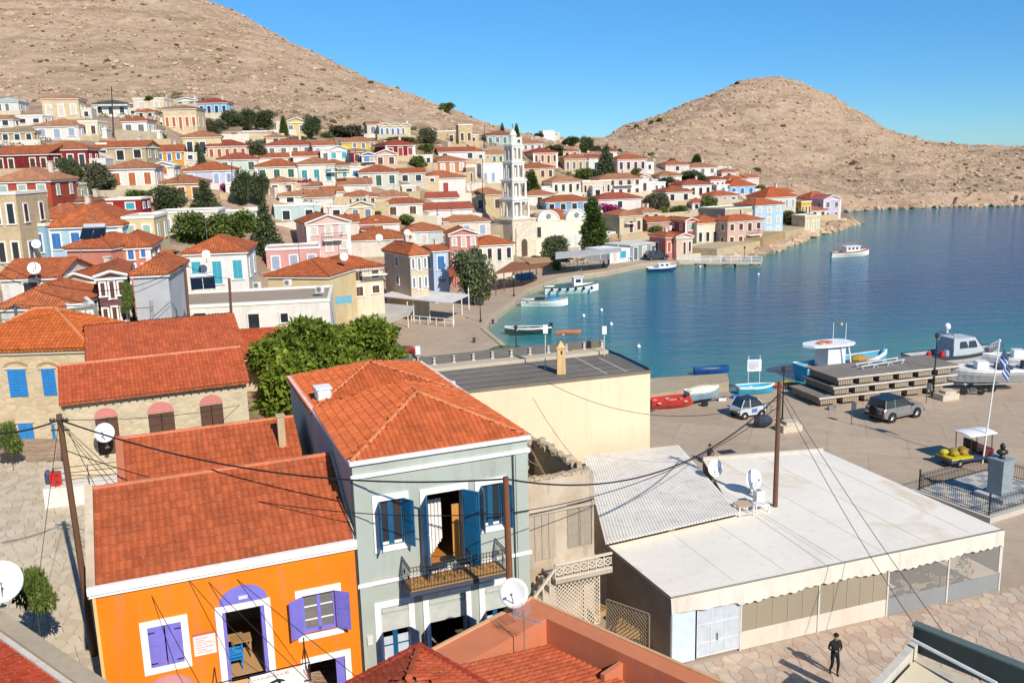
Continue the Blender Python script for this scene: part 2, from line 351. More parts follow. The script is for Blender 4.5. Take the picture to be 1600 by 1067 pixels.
def rockiness(X, Y, Z):
    """0 inside the village, 1 on the open hills"""
    z0 = np.interp(X, [-160, -110, -60, -20, 20, 60, 100, 130], [36, 34, 33, 29, 24, 19, 12, 4])
    yy = np.interp(X, [-160, -110, -60, -20, 20, 60, 100, 130], [200, 210, 225, 250, 280, 275, 275, 262])
    return np.clip((Y-yy)/14, 0, 1)
def ground_grid(xs, ys):
    X, Y = np.meshgrid(xs, ys); Z = rbf(X, Y)
    Z = np.where(Z < .22, .22, Z)
    inw = inpoly(X, Y, WATERPOLY); d = segdist(X, Y, WATERPOLY)
    rk = rockiness(X, Y, Z)
    n = (vnoise(X, Y, 26, 1)-.5)*4+(vnoise(X, Y, 9, 2)-.5)*3.2+(vnoise(X+Y*.3, Y*2, 5, 5)-.5)*1.6+(vnoise(X, Y, 3.1, 3)-.5)*1.1
    rid = 1-np.abs(2*vnoise(X*1.1+Y*.4, Y, 40, 9)-1); n += (rid-.5)*3
    n = n*.62-1.5; shore = np.clip(d/25, 0, 1)
    Z = np.where(rk > 0, np.maximum(Z + n*rk*shore, .3), Z)
    Z = np.where((~inw) & (d < 2.5) & (rk > .5), Z*.5+vnoise(X, Y, 2.2, 8)*.8, Z)
    Z = np.where(inw, -np.minimum(3, .9+d*.5), Z)
    inq = inpoly(X, Y, QUAYPOLY); dq = segdist(X, Y, QUAYPOLY)
    Z = np.where(inq & (dq > .01), np.minimum(Z, -.25), Z)
    Z = np.where((Y > 40) & inq, np.minimum(Z, -.6), Z)
    return X, Y, Z
def grid_mesh(name, xs, ys, Z, mat, attr=None):
    nx, ny = len(xs), len(ys); X, Y = np.meshgrid(xs, ys); me = bpy.data.meshes.new(name)
    V = np.stack([X, Y, Z], -1).reshape(-1, 3).astype(np.float32); i = np.arange((nx-1)*(ny-1)); r = i//(nx-1); c = i % (nx-1); a = r*nx+c
    F = np.stack([a, a+1, a+nx+1, a+nx], -1)
    return fast_mesh(name, V, F, mat, attr)
def fast_mesh(name, V, F, mat, attr=None, smooth=False, parent=None):
    me = bpy.data.meshes.new(name); k = F.shape[1]
    me.vertices.add(len(V)); me.vertices.foreach_set('co', V.astype(np.float32).ravel()); me.loops.add(F.size); me.loops.foreach_set('vertex_index', F.astype(np.int32).ravel())
    me.polygons.add(len(F)); me.polygons.foreach_set('loop_start', np.arange(0, F.size, k, dtype=np.int32)); me.update(calc_edges=True)
    if attr is not None: a = me.attributes.new('tint', 'FLOAT', 'POINT'); a.data.foreach_set('value', attr.astype(np.float32).ravel())
    me.polygons.foreach_set('use_smooth', [smooth]*len(F))
    if mat: me.materials.append(mat)
    o = bpy.data.objects.new(name, me); COL.objects.link(o); ORG[o.name] = np.zeros(3)
    if parent is not None: o.parent = parent
    return o
# coarse lookup grid for siting things
LX = np.arange(-330, 420, 3.0); LY = np.arange(14, 600, 3.0); _X2, _Y2 = np.meshgrid(LX, LY); LZ = np.maximum(rbf(_X2, _Y2), .25)
def gz(x, y):
    i = min(max((x-LX[0])/3, 0), len(LX)-2.001); j = min(max((y-LY[0])/3, 0), len(LY)-2.001); a = int(i); b = int(j); fx = i-a; fy = j-b
    return float((LZ[b, a]*(1-fx)+LZ[b, a+1]*fx)*(1-fy)+(LZ[b+1, a]*(1-fx)+LZ[b+1, a+1]*fx)*fy)
def hit(px, py, y0=40):
    d = ray(px, py); Y = y0; prev = Y
    while Y < 560:
        q = cC+d*(Y/d[1])
        if q[2] <= gz(q[0], q[1]):
            a, b = prev, Y
            for _ in range(12):
                m = (a+b)/2; q = cC+d*(m/d[1])
                if q[2] <= gz(q[0], q[1]): b = m
                else: a = m
            return cC+d*(b/d[1])
        prev = Y; Y += 1.5
    return cC+d*(300/d[1])

def hillmat():
    g = NG('limestone_hillside'); co = g.coord('Object')
    f1 = g.noise(co, .03, 6, .62); f2 = g.noise(co, .35, 8, .72); f3 = g.noise(g.coord('Object', (.5, 1.6, 2.2)), .5, 6, .75)
    v = g.n('TexVoronoi', feature='DISTANCE_TO_EDGE', Scale=.42); g.l(co, v.inputs['Vector'])
    base = g.mix(g.ramp(f1, [(.35, (0, 0, 0)), (.7, (1, 1, 1))]), lin('ba9b80'), lin('a98a6f'))
    base = g.mix(g.ramp(f2, [(.42, (0, 0, 0)), (.62, (1, 1, 1))]), base, lin('cab197'))
    base = g.mix(g.ramp(f3, [(.56, (0, 0, 0)), (.76, (.55,)*3)]), base, lin('84694c'))
    base = g.mix(g.ramp(f1, [(.56, (0, 0, 0)), (.75, (.35,)*3)]), base, lin('8c8052'))
    f7 = g.noise(g.coord('Object', (.25, .25, 1.6)), .12, 7, .7, .5); base = g.mix(g.ramp(f7, [(.52, (0, 0, 0)), (.6, (.55,)*3), (.68, (0, 0, 0))]), base, lin('7f6b52')); f8 = g.noise(co, .012, 5, .6); base = g.mix(g.ramp(f8, [(.4, (0, 0, 0)), (.7, (.3,)*3)]), base, lin('a8937b'))
    g.col(base)
    add = g.n('Math', operation='ADD'); g.l(f2, add.inputs[0]); g.l(f3, add.inputs[1])
    b = g.n('Bump', Strength=.9, Distance=.9); g.l(add.outputs[0], b.inputs['Height']); g.l(b.outputs[0], g.b.inputs['Normal'])
    return g.fin(.95, 0, .1)
HILL = hillmat()
xs = np.arange(-300, 400, 2.0); ys = np.arange(14, 640, 2.0); _, _, Zg = ground_grid(xs, ys)
terr = grid_mesh('hillside_ground', xs, ys, Zg, HILL); tag(terr, 'dry rocky limestone hillside above the village and round the bay', None, None, 'structure')
def tz(x, y):
    i = (x-xs[0])/2; j = (y-ys[0])/2; a = np.clip(i.astype(int), 0, len(xs)-2); b = np.clip(j.astype(int), 0, len(ys)-2); fx = i-a; fy = j-b
    return (Zg[b, a]*(1-fx)+Zg[b, a+1]*fx)*(1-fy)+(Zg[b+1, a]*(1-fx)+Zg[b+1, a+1]*fx)*fy
# far ground sheet reaching the horizon (seabed and land)
m = MB(); m.poly((-4000, -800, -3.4), (4000, -800, -3.4), (4000, 5500, -3.4), (-4000, 5500, -3.4)); tag(m.build('seabed', concrete('6d7468', .1)), 'flat seabed under the bay', None, None, 'structure')
# far skirt behind hills
# loose boulders on the hills
ico_v = np.array([(0, 0, 1), (.89, 0, .45), (.28, .85, .45), (-.72, .53, .45), (-.72, -.53, .45), (.28, -.85, .45), (.72, .53, -.45), (-.28, .85, -.45), (-.89, 0, -.45), (-.28, -.85, -.45), (.72, -.53, -.45), (0, 0, -1)])
ico_f = np.array([(0,1,2),(0,2,3),(0,3,4),(0,4,5),(0,5,1),(1,6,2),(2,7,3),(3,8,4),(4,9,5),(5,10,1),(6,7,2),(7,8,3),(8,9,4),(9,10,5),(10,6,1),(11,7,6),(11,8,7),(11,9,8),(11,10,9),(11,6,10)])
def scatter_rocks(name, X, Y, S, mat, label, zoff=.1, flat=.6):
    n = len(X); Z = tz(X, Y); j = 1+(RS.rand(n, 12, 1)-.5)*.7; V = ico_v[None]*j*np.stack([S*(.7+RS.rand(n)*.8), S*(.7+RS.rand(n)*.8), S*flat], -1)[:, None]
    a = RS.rand(n)*6.28; c, s_ = np.cos(a)[:, None], np.sin(a)[:, None]; x = V[..., 0]*c-V[..., 1]*s_; y = V[..., 0]*s_+V[..., 1]*c
    V = np.stack([x+X[:, None], y+Y[:, None], V[..., 2]+Z[:, None]+S[:, None]*zoff], -1).reshape(-1, 3); F = (ico_f[None]+(np.arange(n)*12)[:, None, None]).reshape(-1, 3)
    o = fast_mesh(name, V, F, mat, np.repeat(RS.rand(n), 12)); tag(o, label, 'rocks', None, 'stuff'); return o
N = 60000; X = RS.uniform(-290, 390, N); Y = RS.uniform(190, 560, N); rk = rockiness(X, Y, 0); inw = inpoly(X, Y, WATERPOLY)
clump = vnoise(X, Y, 22, 21)*.6+vnoise(X, Y, 7, 22)*.4; k = (rk > .2) & (~inw) & (clump+RS.rand(N)*.45 > .62); X, Y = X[k], Y[k]
S = .28+RS.exponential(.38, len(X)); S = np.minimum(S*.62, 1.15)
def rockmat(n='boulder_limestone'):
    g = NG(n); a = g.n('Attribute', attribute_name='tint'); gc = g.n('NewGeometry'); f = g.noise(gc.outputs['Position'], .8, 5, .7)
    x = g.mix(a.outputs['Fac'], lin('a98c70'), lin('c9b094')); g.col(g.mix(g.ramp(f, [(.45, (0, 0, 0)), (.7, (.4,)*3)]), x, lin('967a5c'))); return g.fin(.95, 0, .1)
ROCK = rockmat()
scatter_rocks('boulders', X, Y, S, ROCK, 'pale limestone boulders strewn over the bare hills')
N = 3600; X = RS.uniform(-290, 390, N); Y = RS.uniform(190, 560, N); k = (rockiness(X, Y, 0) > .1) & (~inpoly(X, Y, WATERPOLY)) & (vnoise(X, Y, 40, 31)+RS.rand(N)*.5 > .62); X, Y = X[k], Y[k]
scatter_rocks('scrub', X, Y, .3+RS.exponential(.22, len(X)), foliage('6e6444', '8c7e58', 'scrub'), 'low dry scrub dotted over the bare hills', .25, .7)['category'] = 'scrub'
# rocks along the waterline
pts = []; sh = [tuple(P(x, y, 0)[:2]) for x, y in ((1140,400),(1190,389),(1230,378),(1265,365),(1300,356),(1338,345))]; hs_ = [tuple(P(x, y, 0)[:2]) for x, y in ((1310,327),(1345,325),(1450,321),(1600,318),(1700,315))]
for poly, cnt, sp in ((sh, 420, 2.0), (hs_, 900, 3.5)):
    for _ in range(cnt):
        i = random.randrange(len(poly)-1); t = random.random(); a, b = poly[i], poly[i+1]; pts.append((a[0]+(b[0]-a[0])*t+random.gauss(0, sp*.4), a[1]+(b[1]-a[1])*t+random.gauss(0, sp*.4)))
pts = np.array(pts); S = .4+RS.exponential(.35, len(pts)); n = len(pts); o = None
_tz = tz; tz = lambda x, y: np.maximum(_tz(x, y), -.6); scatter_rocks('shore_rocks', pts[:, 0], pts[:, 1], S, ROCK, 'wave washed rocks along the water below the last houses and hill'); tz = _tz

# water
def watermat():
    g = NG('bay_water'); a = g.n('Attribute', attribute_name='tint'); gc = g.n('NewGeometry'); mp = g.n('Mapping'); g.l(gc.outputs['Position'], mp.inputs[0]); mp.inputs['Scale'].default_value = (.35, 1, 1); mp.inputs['Rotation'].default_value = (0, 0, .12)
    big = g.noise(mp.outputs[0], .06, 4, .6); c = g.ramp(a.outputs['Fac'], [(0, lin('749a86')), (.06, lin('34827e')), (.26, lin('0e667a')), (.6, lin('08486c')), (1, lin('0a3862'))])
    c = g.mix(g.ramp(big, [(.4, (0, 0, 0)), (.7, (.5,)*3)]), c, lin('0c5a80')); g.col(c)
    f1 = g.noise(mp.outputs[0], .55, 5, .6, .4); f2 = g.noise(mp.outputs[0], 2.6, 4, .6, .3); ad = g.n('Math', operation='MULTIPLY_ADD'); g.l(f2, ad.inputs[0]); ad.inputs[1].default_value = .35; g.l(f1, ad.inputs[2])
    g.bump(ad.outputs[0], 1.0, .26); g.b.inputs['IOR'].default_value = 1.33; return g.fin(.1, 0, .32)
WATER = watermat()
wx = np.r_[np.arange(-12, 140, 2.5), np.arange(140, 420, 20), np.array([600, 1200, 3500])]; wy = np.r_[np.array([-300, 20]), np.arange(50, 320, 2.5), np.array([340, 400, 600, 1200, 3500])]
WX, WY = np.meshgrid(wx, wy); dd = segdist(WX, WY, WATERPOLY); dd = np.where(inpoly(WX, WY, WATERPOLY), dd, 0)
w = grid_mesh('bay_water', wx, wy, np.full(WX.shape, -.75), WATER, np.clip(dd/70, 0, 1)); tag(w, 'deep blue rippled water of the harbour bay', None, None, 'structure')
def plazamat():
    m_ = concrete('ccb69d', .9, 'plaza_concrete', .5); t = m_.node_tree; b = t.nodes['Principled BSDF']; src = b.inputs['Base Color'].links[0].from_socket
    def N(k): return t.nodes.new('ShaderNode'+k)
    co = N('TexCoord'); mp = N('Mapping'); mp.inputs['Rotation'].default_value = (0, 0, .35); t.links.new(co.outputs['Object'], mp.inputs[0])
    br = N('TexBrick'); br.inputs['Scale'].default_value = 1.0; br.inputs['Brick Width'].default_value = 5.2; br.inputs['Row Height'].default_value = 4.1; br.inputs['Mortar Size'].default_value = .03; br.inputs['Mortar Smooth'].default_value = .6
    br.inputs['Color1'].default_value = (1, 1, 1, 1); br.inputs['Color2'].default_value = (.9, .89, .88, 1); br.inputs['Mortar'].default_value = (.62, .58, .54, 1); t.links.new(mp.outputs[0], br.inputs['Vector'])
    mx = N('Mix'); mx.data_type = 'RGBA'; mx.blend_type = 'MULTIPLY'; mx.inputs[0].default_value = .8; t.links.new(src, mx.inputs[6]); t.links.new(br.outputs[0], mx.inputs[7])
    ns = N('TexNoise'); ns.inputs['Scale'].default_value = .5; ns.inputs['Detail'].default_value = 8; ns.inputs['Roughness'].default_value = .75; t.links.new(mp.outputs[0], ns.inputs['Vector'])
    rp = N('ValToRGB'); rp.color_ramp.elements[0].position = .58; rp.color_ramp.elements[0].color = (0, 0, 0, 1); rp.color_ramp.elements[1].position = .72; rp.color_ramp.elements[1].color = (.55, .55, .55, 1); t.links.new(ns.outputs[0], rp.inputs[0])
    m2 = N('Mix'); m2.data_type = 'RGBA'; t.links.new(rp.outputs[0], m2.inputs[0]); t.links.new(mx.outputs[2], m2.inputs[6]); m2.inputs[7].default_value = (.2, .165, .135, 1); t.links.new(m2.outputs[2], b.inputs['Base Color']); return m_
# quay slab with kerb stones
m = MB(); m.prism(QUAYPOLY, -2.6, 0.0); tag(m.build('quay_pavement', plazamat()), 'worn concrete plaza and promenade along the harbour', None, None, 'structure')
m = MB()
for a, b in zip(SHORE[12:24], SHORE[13:25]):
    a = np.array(a); b = np.array(b); d = (b-a)/np.linalg.norm(b-a); nrm = np.array([-d[1], d[0]])
    if inpoly(*(a+(b-a)/2+nrm*.6), WATERPOLY): nrm = -nrm
    m.prism([a+nrm*-.06, b+nrm*-.06, b+nrm*.5, a+nrm*.5], -.3, .1)
tag(m.build('quay_kerb', concrete('cbb9a0', 2, 'kerb', .4)), 'pale raised stone kerb at the quay edge', None, None, 'structure')
# ---------------------------------------------------------------- the village houses
WINC = dict(b='2f6fae', c='3aa3b5', g='2f5b4c', k='24262a', r='9c3b33', o='b5622f', w='cfc6b6', l='9aa9bd', n='5a3a26', y='6d7f8e', t='2b8a96', v='9fb8a8', m='6b6f73')
GLASS = glassmat()
_wm = {}
def win_mesh(w, h, door=False, frame='f0ece2', shut='k', sc=1.0):
    """window modelled in a facade frame: x along, y into the wall, z up; returns (frame mesh, pane mesh, mats)"""
    k = (round(w, 1), round(h, 1), frame, shut)
    if k in _wm: return _wm[k]
    w, h = k[0], k[1]; a = MB(); t = .14
    for x0, x1, z0, z1 in ((-w/2-t, -w/2, -.06, h+t), (w/2, w/2+t, -.06, h+t), (-w/2, w/2, h, h+t)): a.hexa([(x, y, z) for z in (z0, z1) for x, y in ((x0, -.07), (x1, -.07), (x1, .02), (x0, .02))])
    a.hexa([(x, y, z) for z in (-.14, -.02) for x, y in ((-w/2-t-.06, -.13), (w/2+t+.06, -.13), (w/2+t+.06, .02), (-w/2-t-.06, .02))])
    fo = a.build('window', paint(frame, .7)); fm = fo.data; bpy.data.objects.remove(fo)
    b = MB(); c = MB()
    if shut in 'k':
        b.hexa([(x, y, z) for z in (0, h) for x, y in ((-w/2, -.025), (w/2, -.025), (w/2, .01), (-w/2, .01))]); mt = GLASS; nm = 'pane'
        a2 = MB()
    else:
        for x0, x1 in ((-w/2, -.015), (.015, w/2)):
            b.hexa([(x, y, z) for z in (0, h) for x, y in ((x0, -.045), (x1, -.045), (x1, .01), (x0, .01))])
            for q in range(2): b.hexa([(x, y, z) for z in (h*(.1+q*.45), h*(.45+q*.45)) for x, y in ((x0+.08, -.06), (x1-.08, -.06), (x1-.08, -.03), (x0+.08, -.03))])
        mt = paint(WINC[shut], .6); nm = 'shutter'
    bo = b.build(nm, mt); bm = bo.data; bpy.data.objects.remove(bo)
    _wm[k] = (fm, bm, nm); return _wm[k]
def put_window(par, fr, s, z, w, h, shut, frame='f0ece2', t=0.0, name='window'):
    fm, bm, nm = win_mesh(w, h, False, frame, shut)
    o = bpy.data.objects.new(name, fm); COL.objects.link(o); o.parent = par; org = ORG[par.name]
    q = fr.w(s, t, z)-org; o.location = tuple(q); o.rotation_euler = (0, 0, fr.a); ORG[o.name] = org
    p = bpy.data.objects.new(nm, bm); COL.objects.link(p); p.parent = o
    return o
def roof_part(par, fr, W, D, h, roof, mat, rh, ov=.35, th=.14, name='roof'):
    m = MB(); w = fr.w; s0, s1, t0, t1 = -ov, W+ov, -ov, D+ov; z = h
    if roof == 'hip':
        if W >= D: r0, r1 = w(D/2, D/2, z+rh), w(W-D/2, D/2, z+rh)
        else: r0, r1 = w(W/2, W/2, z+rh), w(W/2, D-W/2, z+rh)
        A, B, C_, E_ = w(s0, t0, z), w(s1, t0, z), w(s1, t1, z), w(s0, t1, z)
        if W >= D: fs = [(A, B, r1, r0), (B, C_, r1), (C_, E_, r0, r1), (E_, A, r0)]; hips = [(A, r0), (B, r1), (C_, r1), (E_, r0), (r0, r1)]
        else: fs = [(A, B, r0), (B, C_, r1, r0), (C_, E_, r1), (E_, A, r0, r1)]; hips = [(A, r0), (B, r0), (C_, r1), (E_, r1), (r0, r1)]
    elif roof == 'gable':
        r0, r1 = w(s0, D/2, z+rh), w(s1, D/2, z+rh); A, B, C_, E_ = w(s0, t0, z), w(s1, t0, z), w(s1, t1, z), w(s0, t1, z)
        fs = [(A, B, r1, r0), (C_, E_, r0, r1)]; hips = [(r0, r1)]
    elif roof == 'front':
        r0, r1 = w(W/2, t0+.1, z+rh), w(W/2, t1, z+rh); A, B, C_, E_ = w(s0, t0+.1, z), w(s1, t0+.1, z), w(s1, t1, z), w(s0, t1, z)
        fs = [(A, r0, r1, E_), (B, C_, r1, r0)]; hips = [(r0, r1)]
    elif roof == 'shed':
        fs = [(w(s0, t0, z), w(s1, t0, z), w(s1, t1, z+rh), w(s0, t1, z+rh))]; hips = []
    for f in fs: m.slab(f, th)
    o = m.build(name, mat, par)
    if hips:
        r = MB()
        for a, b in hips: r.tube(a, b, .1, n=5)
        r.build('ridge_cap', mat, o)
    return o
def house(fr, W, D, h, roof, wall, roofc, wins, label, rh=None, below=9, ov=.3, z0=None, side=2, name='house', group=None, cat='house', trim='efe9dc', pil=False, wf='f0ece2', balcony=None, chim=False, stone=False, storeys=None, base=None, wing=True):
    z0 = fr.z0 if z0 is None else z0; H0 = z0+h; org = fr.w(W/2, D/2, z0)
    th = thing(name, org, label, cat, group); wm = stonewall(wall) if stone else plaster(wall)
    D = D*.84; rh = (.17*min(W, D) if roof != 'front' else .2*W) if rh is None else rh*.68
    m = MB(); w = fr.w
    m.fb(fr, 0, W, 0, D, z0-below, H0)
    if roof == 'gable':
        for s0, s1 in ((0, .25), (W-.25, W)): m.loft([[w(s0, .02, H0), w(s0, D-.02, H0), w(s0, D/2, H0+rh-.1)], [w(s1, .02, H0), w(s1, D-.02, H0), w(s1, D/2, H0+rh-.1)]])
    if roof == 'front':
        for t0, t1 in ((0, .3), (D-.3, D)): m.loft([[w(0.02, t0, H0), w(W-.02, t0, H0), w(W/2, t0, H0+rh-.1)], [w(0.02, t1, H0), w(W-.02, t1, H0), w(W/2, t1, H0+rh-.1)]])
    m.build('wall', wm, th)
    tm = paint(trim, .8)
    if roof == 'flat':
        m = MB()
        for a in ((-.08, W+.08, -.08, .22), (-.08, W+.08, D-.22, D+.08), (-.08, .22, .22, D-.22), (W-.22, W+.08, .22, D-.22)): m.fb(fr, *a, H0, H0+.28)
        m.build('parapet', tm, th); m = MB(); m.fb(fr, .2, W-.2, .2, D-.2, H0-.02, H0+.06); m.build('flat_roof', concrete(roofc, 2, 'roof_screed', .5), th)
    else:
        mt = roofmat(roofc); roof_part(th, fr, W, D, H0+.02, roof, mt, rh, ov)
        m = MB()     # cornice
        for a in ((-.2, W+.2, -.2, -.003), (-.2, W+.2, D+.003, D+.2), (-.2, -.003, -.003, D+.003), (W+.003, W+.2, -.003, D+.003)): m.fb(fr, *a, H0-.32, H0-.14)
        if roof == 'front':
            for sgn in (0, 1):
                a, b = (w(-.25, -.24, H0-.02), w(W/2, -.24, H0+rh-.04)) if sgn == 0 else (w(W+.25, -.24, H0-.02), w(W/2, -.24, H0+rh-.04))
                m.tube(a, b, .13, n=4)
        m.build('cornice', tm, th)
    if pil:
        m = MB()
        for s in (0, W-.4): m.fb(fr, s-.04, s+.44, -.07, -.003, z0-below, H0-.33)
        m.build('pilaster', tm, th)
    # windows
    if wins:
        n = int(wins[0]); cset = wins[1:] or 'k'; ns = storeys or max(1, int(round(h/3.6))); sh = h/ns; ww = min(1.15, W/n*.42); hh = min(1.9, sh*.5)
        for j in range(ns):
            for i in range(n):
                s = W*(i+.5)/n if n > 1 else W/2
                c = cset[(i) % len(cset)] if len(cset) > 1 else cset
                door = (n >= 3 and i == n//2)
                if wing and house.rr.random() < .1 and n > 1: continue
                put_window(th, fr, s, z0+j*sh+(.15*sh if door else .26*sh), ww, hh+(.11*sh if door else 0), c, wf)
        if side:
            fl = Frame(w(0, D, z0), math.degrees(fr.a)-90); fR = Frame(w(W, 0, z0), math.degrees(fr.a)+90)
            for f2 in (fl, fR):
                for j in range(ns):
                    for i in range(side): put_window(th, f2, D*(i+.5)/side, z0+j*sh+.28*sh, .85, hh*.9, cset[0], wf)
    if balcony is not None:
        s0, s1, zb = balcony; zb = z0+zb; m = MB(); m.fb(fr, s0, s1, -1.0, -.003, zb-.14, zb); bs = m.build('balcony', tm, th)
        m = MB()
        for z in (zb+.5, zb+.95): m.path([w(s0, -.05, z), w(s0, -.95, z), w(s1, -.95, z), w(s1, -.05, z)], .03, 4)
        k = int((s1-s0)/.22)
        for i in range(k+1): s = s0+(s1-s0)*i/k; m.tube(w(s, -.95, zb), w(s, -.95, zb+.95), .014, n=3)
        m.build('railing', paint(IRON), bs)
    if house.rr.random() < .5 and W > 4 and wing:
        m = MB(); side_ = house.rr.choice((0, 1)); ww_ = house.rr.uniform(1.8, 3.2); hh_ = h*house.rr.uniform(.5, .75); a, b = (-ww_, -.01) if side_ else (W+.01, W+ww_); m.fb(fr, a, b, D*.1, D*.8, z0-below, z0+hh_); wg = m.build('side_wing', plaster(house.rr.choice(('f1ece2', 'ece0c6', 'e6dccb', 'f3eee4', 'e2cfa8'))), th)
        m = MB(); m.fb(fr, a-.05, b+.05, D*.1-.05, D*.8, z0+hh_, z0+hh_+.15); m.build('coping', tm, wg)
        put_window(th, fr, (a+b)/2, z0+hh_*.3, .8, min(1.4, hh_*.45), 'k', wf, t=D*.1)
    if house.rr.random() < .55 and wing:
        m = MB(); a, b = -house.rr.uniform(.5, 2), W+house.rr.uniform(.5, 2.5); q = house.rr.uniform(1.6, 2.6); m.fb(fr, a, b, -q, -q+.25, z0-below, z0+house.rr.uniform(.3, .9)); m.build('yard_wall', plaster(house.rr.choice(('efe8da', 'e6d8ba', 'd9c6a2'))) if house.rr.random() < .6 else stonewall('d3bd98'), th)
    if not chim and roof != 'flat' and house.rr.random() < .3: chim = True
    if house.rr.random() < .3 and roof != 'flat':
        m = MB(); p = w(W*.3, D*.4, H0+rh*.5); m.tube(p, p+[0, 0, 2.4], .03, n=4); m.tube(p+[-.5, 0, 2.3], p+[.5, 0, 2.3], .02, n=4)
        for q in range(5): m.tube(p+[-.45+.22*q, -.25, 2.3], p+[-.45+.22*q, .25, 2.3], .012, n=3)
        m.build('aerial', paint('8a8a88', .5, .4), th)
    if chim:
        m = MB(); m.fb(fr, W*.7, W*.7+.5, D*.6, D*.6+.5, H0, H0+rh+.7); m.fb(fr, W*.7-.08, W*.7+.58, D*.6-.08, D*.6+.58, H0+rh+.7, H0+rh+.8); m.build('chimney', plaster('e6dccb'), th)
    return th
house.rr = random.Random(23)
PLACED = []
def town(x0, x1, ye, yb, roof, wall, roofc, wins, label, yaw=14, D=8, Y=None, **kw):
    if not Y: yaw += house.rr.uniform(-6, 6)
    if roofc in (OR, RD) and roof != 'flat': roofc = house.rr.choice(('c9603a', 'cb6a46', 'bd5c3c', 'd27e5a', 'c4724e') if roofc == OR else ('b24a34', 'bd5640'))
    xc = (x0+x1)/2; q = PY(xc, yb, Y) if Y else hit(xc, yb)
    fr = Frame((q[0], q[1], 0), yaw); a, za = fr.pix(x0, ye); b, zb = fr.pix(x1, ye)
    fr2 = Frame(fr.w(a, 0, 0), yaw); z0 = float(q[2]); h = (za+zb)/2-z0; fr2.z0 = z0
    W = b-a; PLACED.append((label, round(W, 1), round(h, 1), round(q[1])))
    if h < 1.5: h = 1.5
    if Y: kw.setdefault('wing', False)
    return house(fr2, W, D, h, roof, wall, roofc, wins, label, **kw)
T = town
OR = 'c9603a'; RD = 'b24a34'; BR = 'b07a5c'; CR = 'e6d3ae'; WH = 'f1ece2'; ST = 'd3bd98'; PK = 'e3b7a5'
# --- top terraces of the village, left to middle
T(-8,28,158,178,'hip','e9e6e0','cfc8be','3m','grey roofed white house highest at the far end of the top terrace',yaw=5)
T(64,122,153,188,'hip','dcc6a0',OR,'3w','tall cream stone house alone below the bare hill at the top',yaw=8,D=9,rh=1.2,stone=True)
T(24,66,182,196,'flat',WH,'c9c2b8','2k','low white flat house with dark awning under the tall cream stone house',yaw=5,D=7)
T(-5,20,185,200,'hip',WH,OR,'1k','small white house with orange roof at the edge beside flat white house',yaw=5,D=6)
T(-2,53,205,224,'hip','cdb088','b98a66','3k','brown roofed beige stone house with three dark windows on upper terrace',yaw=5,D=8,rh=.9,stone=True)
T(53,122,196,219,'hip',WH,OR,'3l','long white house with orange roof and pale blue windows on upper terrace',yaw=7,D=8)
T(122,152,191,216,'flat','ece3c6','d6cdbc','2n','cream flat roofed house with two brown windows joined to long white house',yaw=7,D=7)
T(150,166,203,216,'flat',WH,'d6cdbc','','low white annex beside the cream flat roofed house',yaw=7,D=6)
t = T(146,198,162,182,'hip',WH,'6d6259','3k','white house with dark veranda roof below the bare hill',yaw=8,D=8,rh=1.3,balcony=(1,7,2.3))
T(207,256,155,172,'flat','e9dcbd',BR,'2w','cream flat roofed house with roof terrace plants below the bare hill',yaw=8,D=8)
T(213,241,176,186,'hip','e6d6b4',OR,'2k','small cream house with bright orange roof in front of the roof terrace',yaw=8,D=6)
T(190,229,188,216,'hip',WH,OR,'2m','white two storey house with small orange roof under the upper terrace',yaw=8,D=7)
T(254,306,169,208,'hip','e5cfa6','b8765a','5o','cream stone mansion with a row of five orange brown windows',yaw=10,D=9,rh=1.0,stone=True)
T(272,308,157,168,'front',WH,'d9d3c8','2m','white pediment house behind the five windowed cream mansion',yaw=10,D=7,rh=1.0)
T(308,355,160,183,'hip','8fbcd9',RD,'4k','light blue house with red roof beside the dark trees at the top',yaw=10,D=8,wf='d9ecf5')
T(445,480,191,212,'front','ecd28c','dcc48a','2y','yellow pediment house standing among the dark trees',yaw=10,D=8)
T(431,445,192,208,'flat','e9e2cc','d9cfb8','','narrow white annex against the yellow pediment house',yaw=10,D=6)
# --- second terraces
T(63,135,232,272,'hip','9c2f2c',OR,'4k','dark red house with orange roof and row of black dormer windows',yaw=6,D=8)
T(-10,75,240,272,'gable','8a2f2c',OR,'5n','dark red house with white cornice and broad orange roof at the village end',yaw=4,D=9,rh=1.6,balcony=(4,10,.4))
T(146,227,229,254,'gable','c9b48e',OR,'3k','beige stone house with long orange roof and three dark windows',yaw=8,D=8,rh=1.3,stone=True)
T(228,285,236,254,'gable','e7a531',OR,'4b','bright yellow orange house with blue shutters on the middle slope',yaw=9,D=7)
T(168,241,262,298,'hip',WH,OR,'3o','white house with orange roof and brown shutters beside the grey green tree',yaw=8,D=8)
T(238,271,259,277,'front',WH,'d8d2c8','1o','small white pediment house with one orange door below the yellow orange house',yaw=9,D=7)
T(-12,78,282,348,'hip','b9543c',OR,'3v','salmon red house with pale green shutters and white balcony at the village end',yaw=3,D=10,rh=2.2,balcony=(8.5,13,1.9),wf='f0ece2',storeys=2)
T(80,122,290,320,'flat','ecdcb4','e1d6bf','2c','small cream cube house with bright blue windows below the dark red house',yaw=6,D=7)
T(104,150,322,332,'hip','c99f83','b56a4c','','low house with faded brown roof above the light blue house',yaw=6,D=6)
T(150,220,313,332,'flat','a32f33','d8cbb8','2c','small crimson house with light blue door behind the big orange roof',yaw=7,D=6)
T(-20,24,305,425,'flat','d9c199','c9b594','2k','pale beige stone tower house cut by the picture edge with dark windows',yaw=3,D=8,Y=88,stone=True)
T(285,345,213,246,'hip','e6cfa2',OR,'3k','cream stone house with orange roof above the red shuttered house',yaw=10,D=8,stone=True)
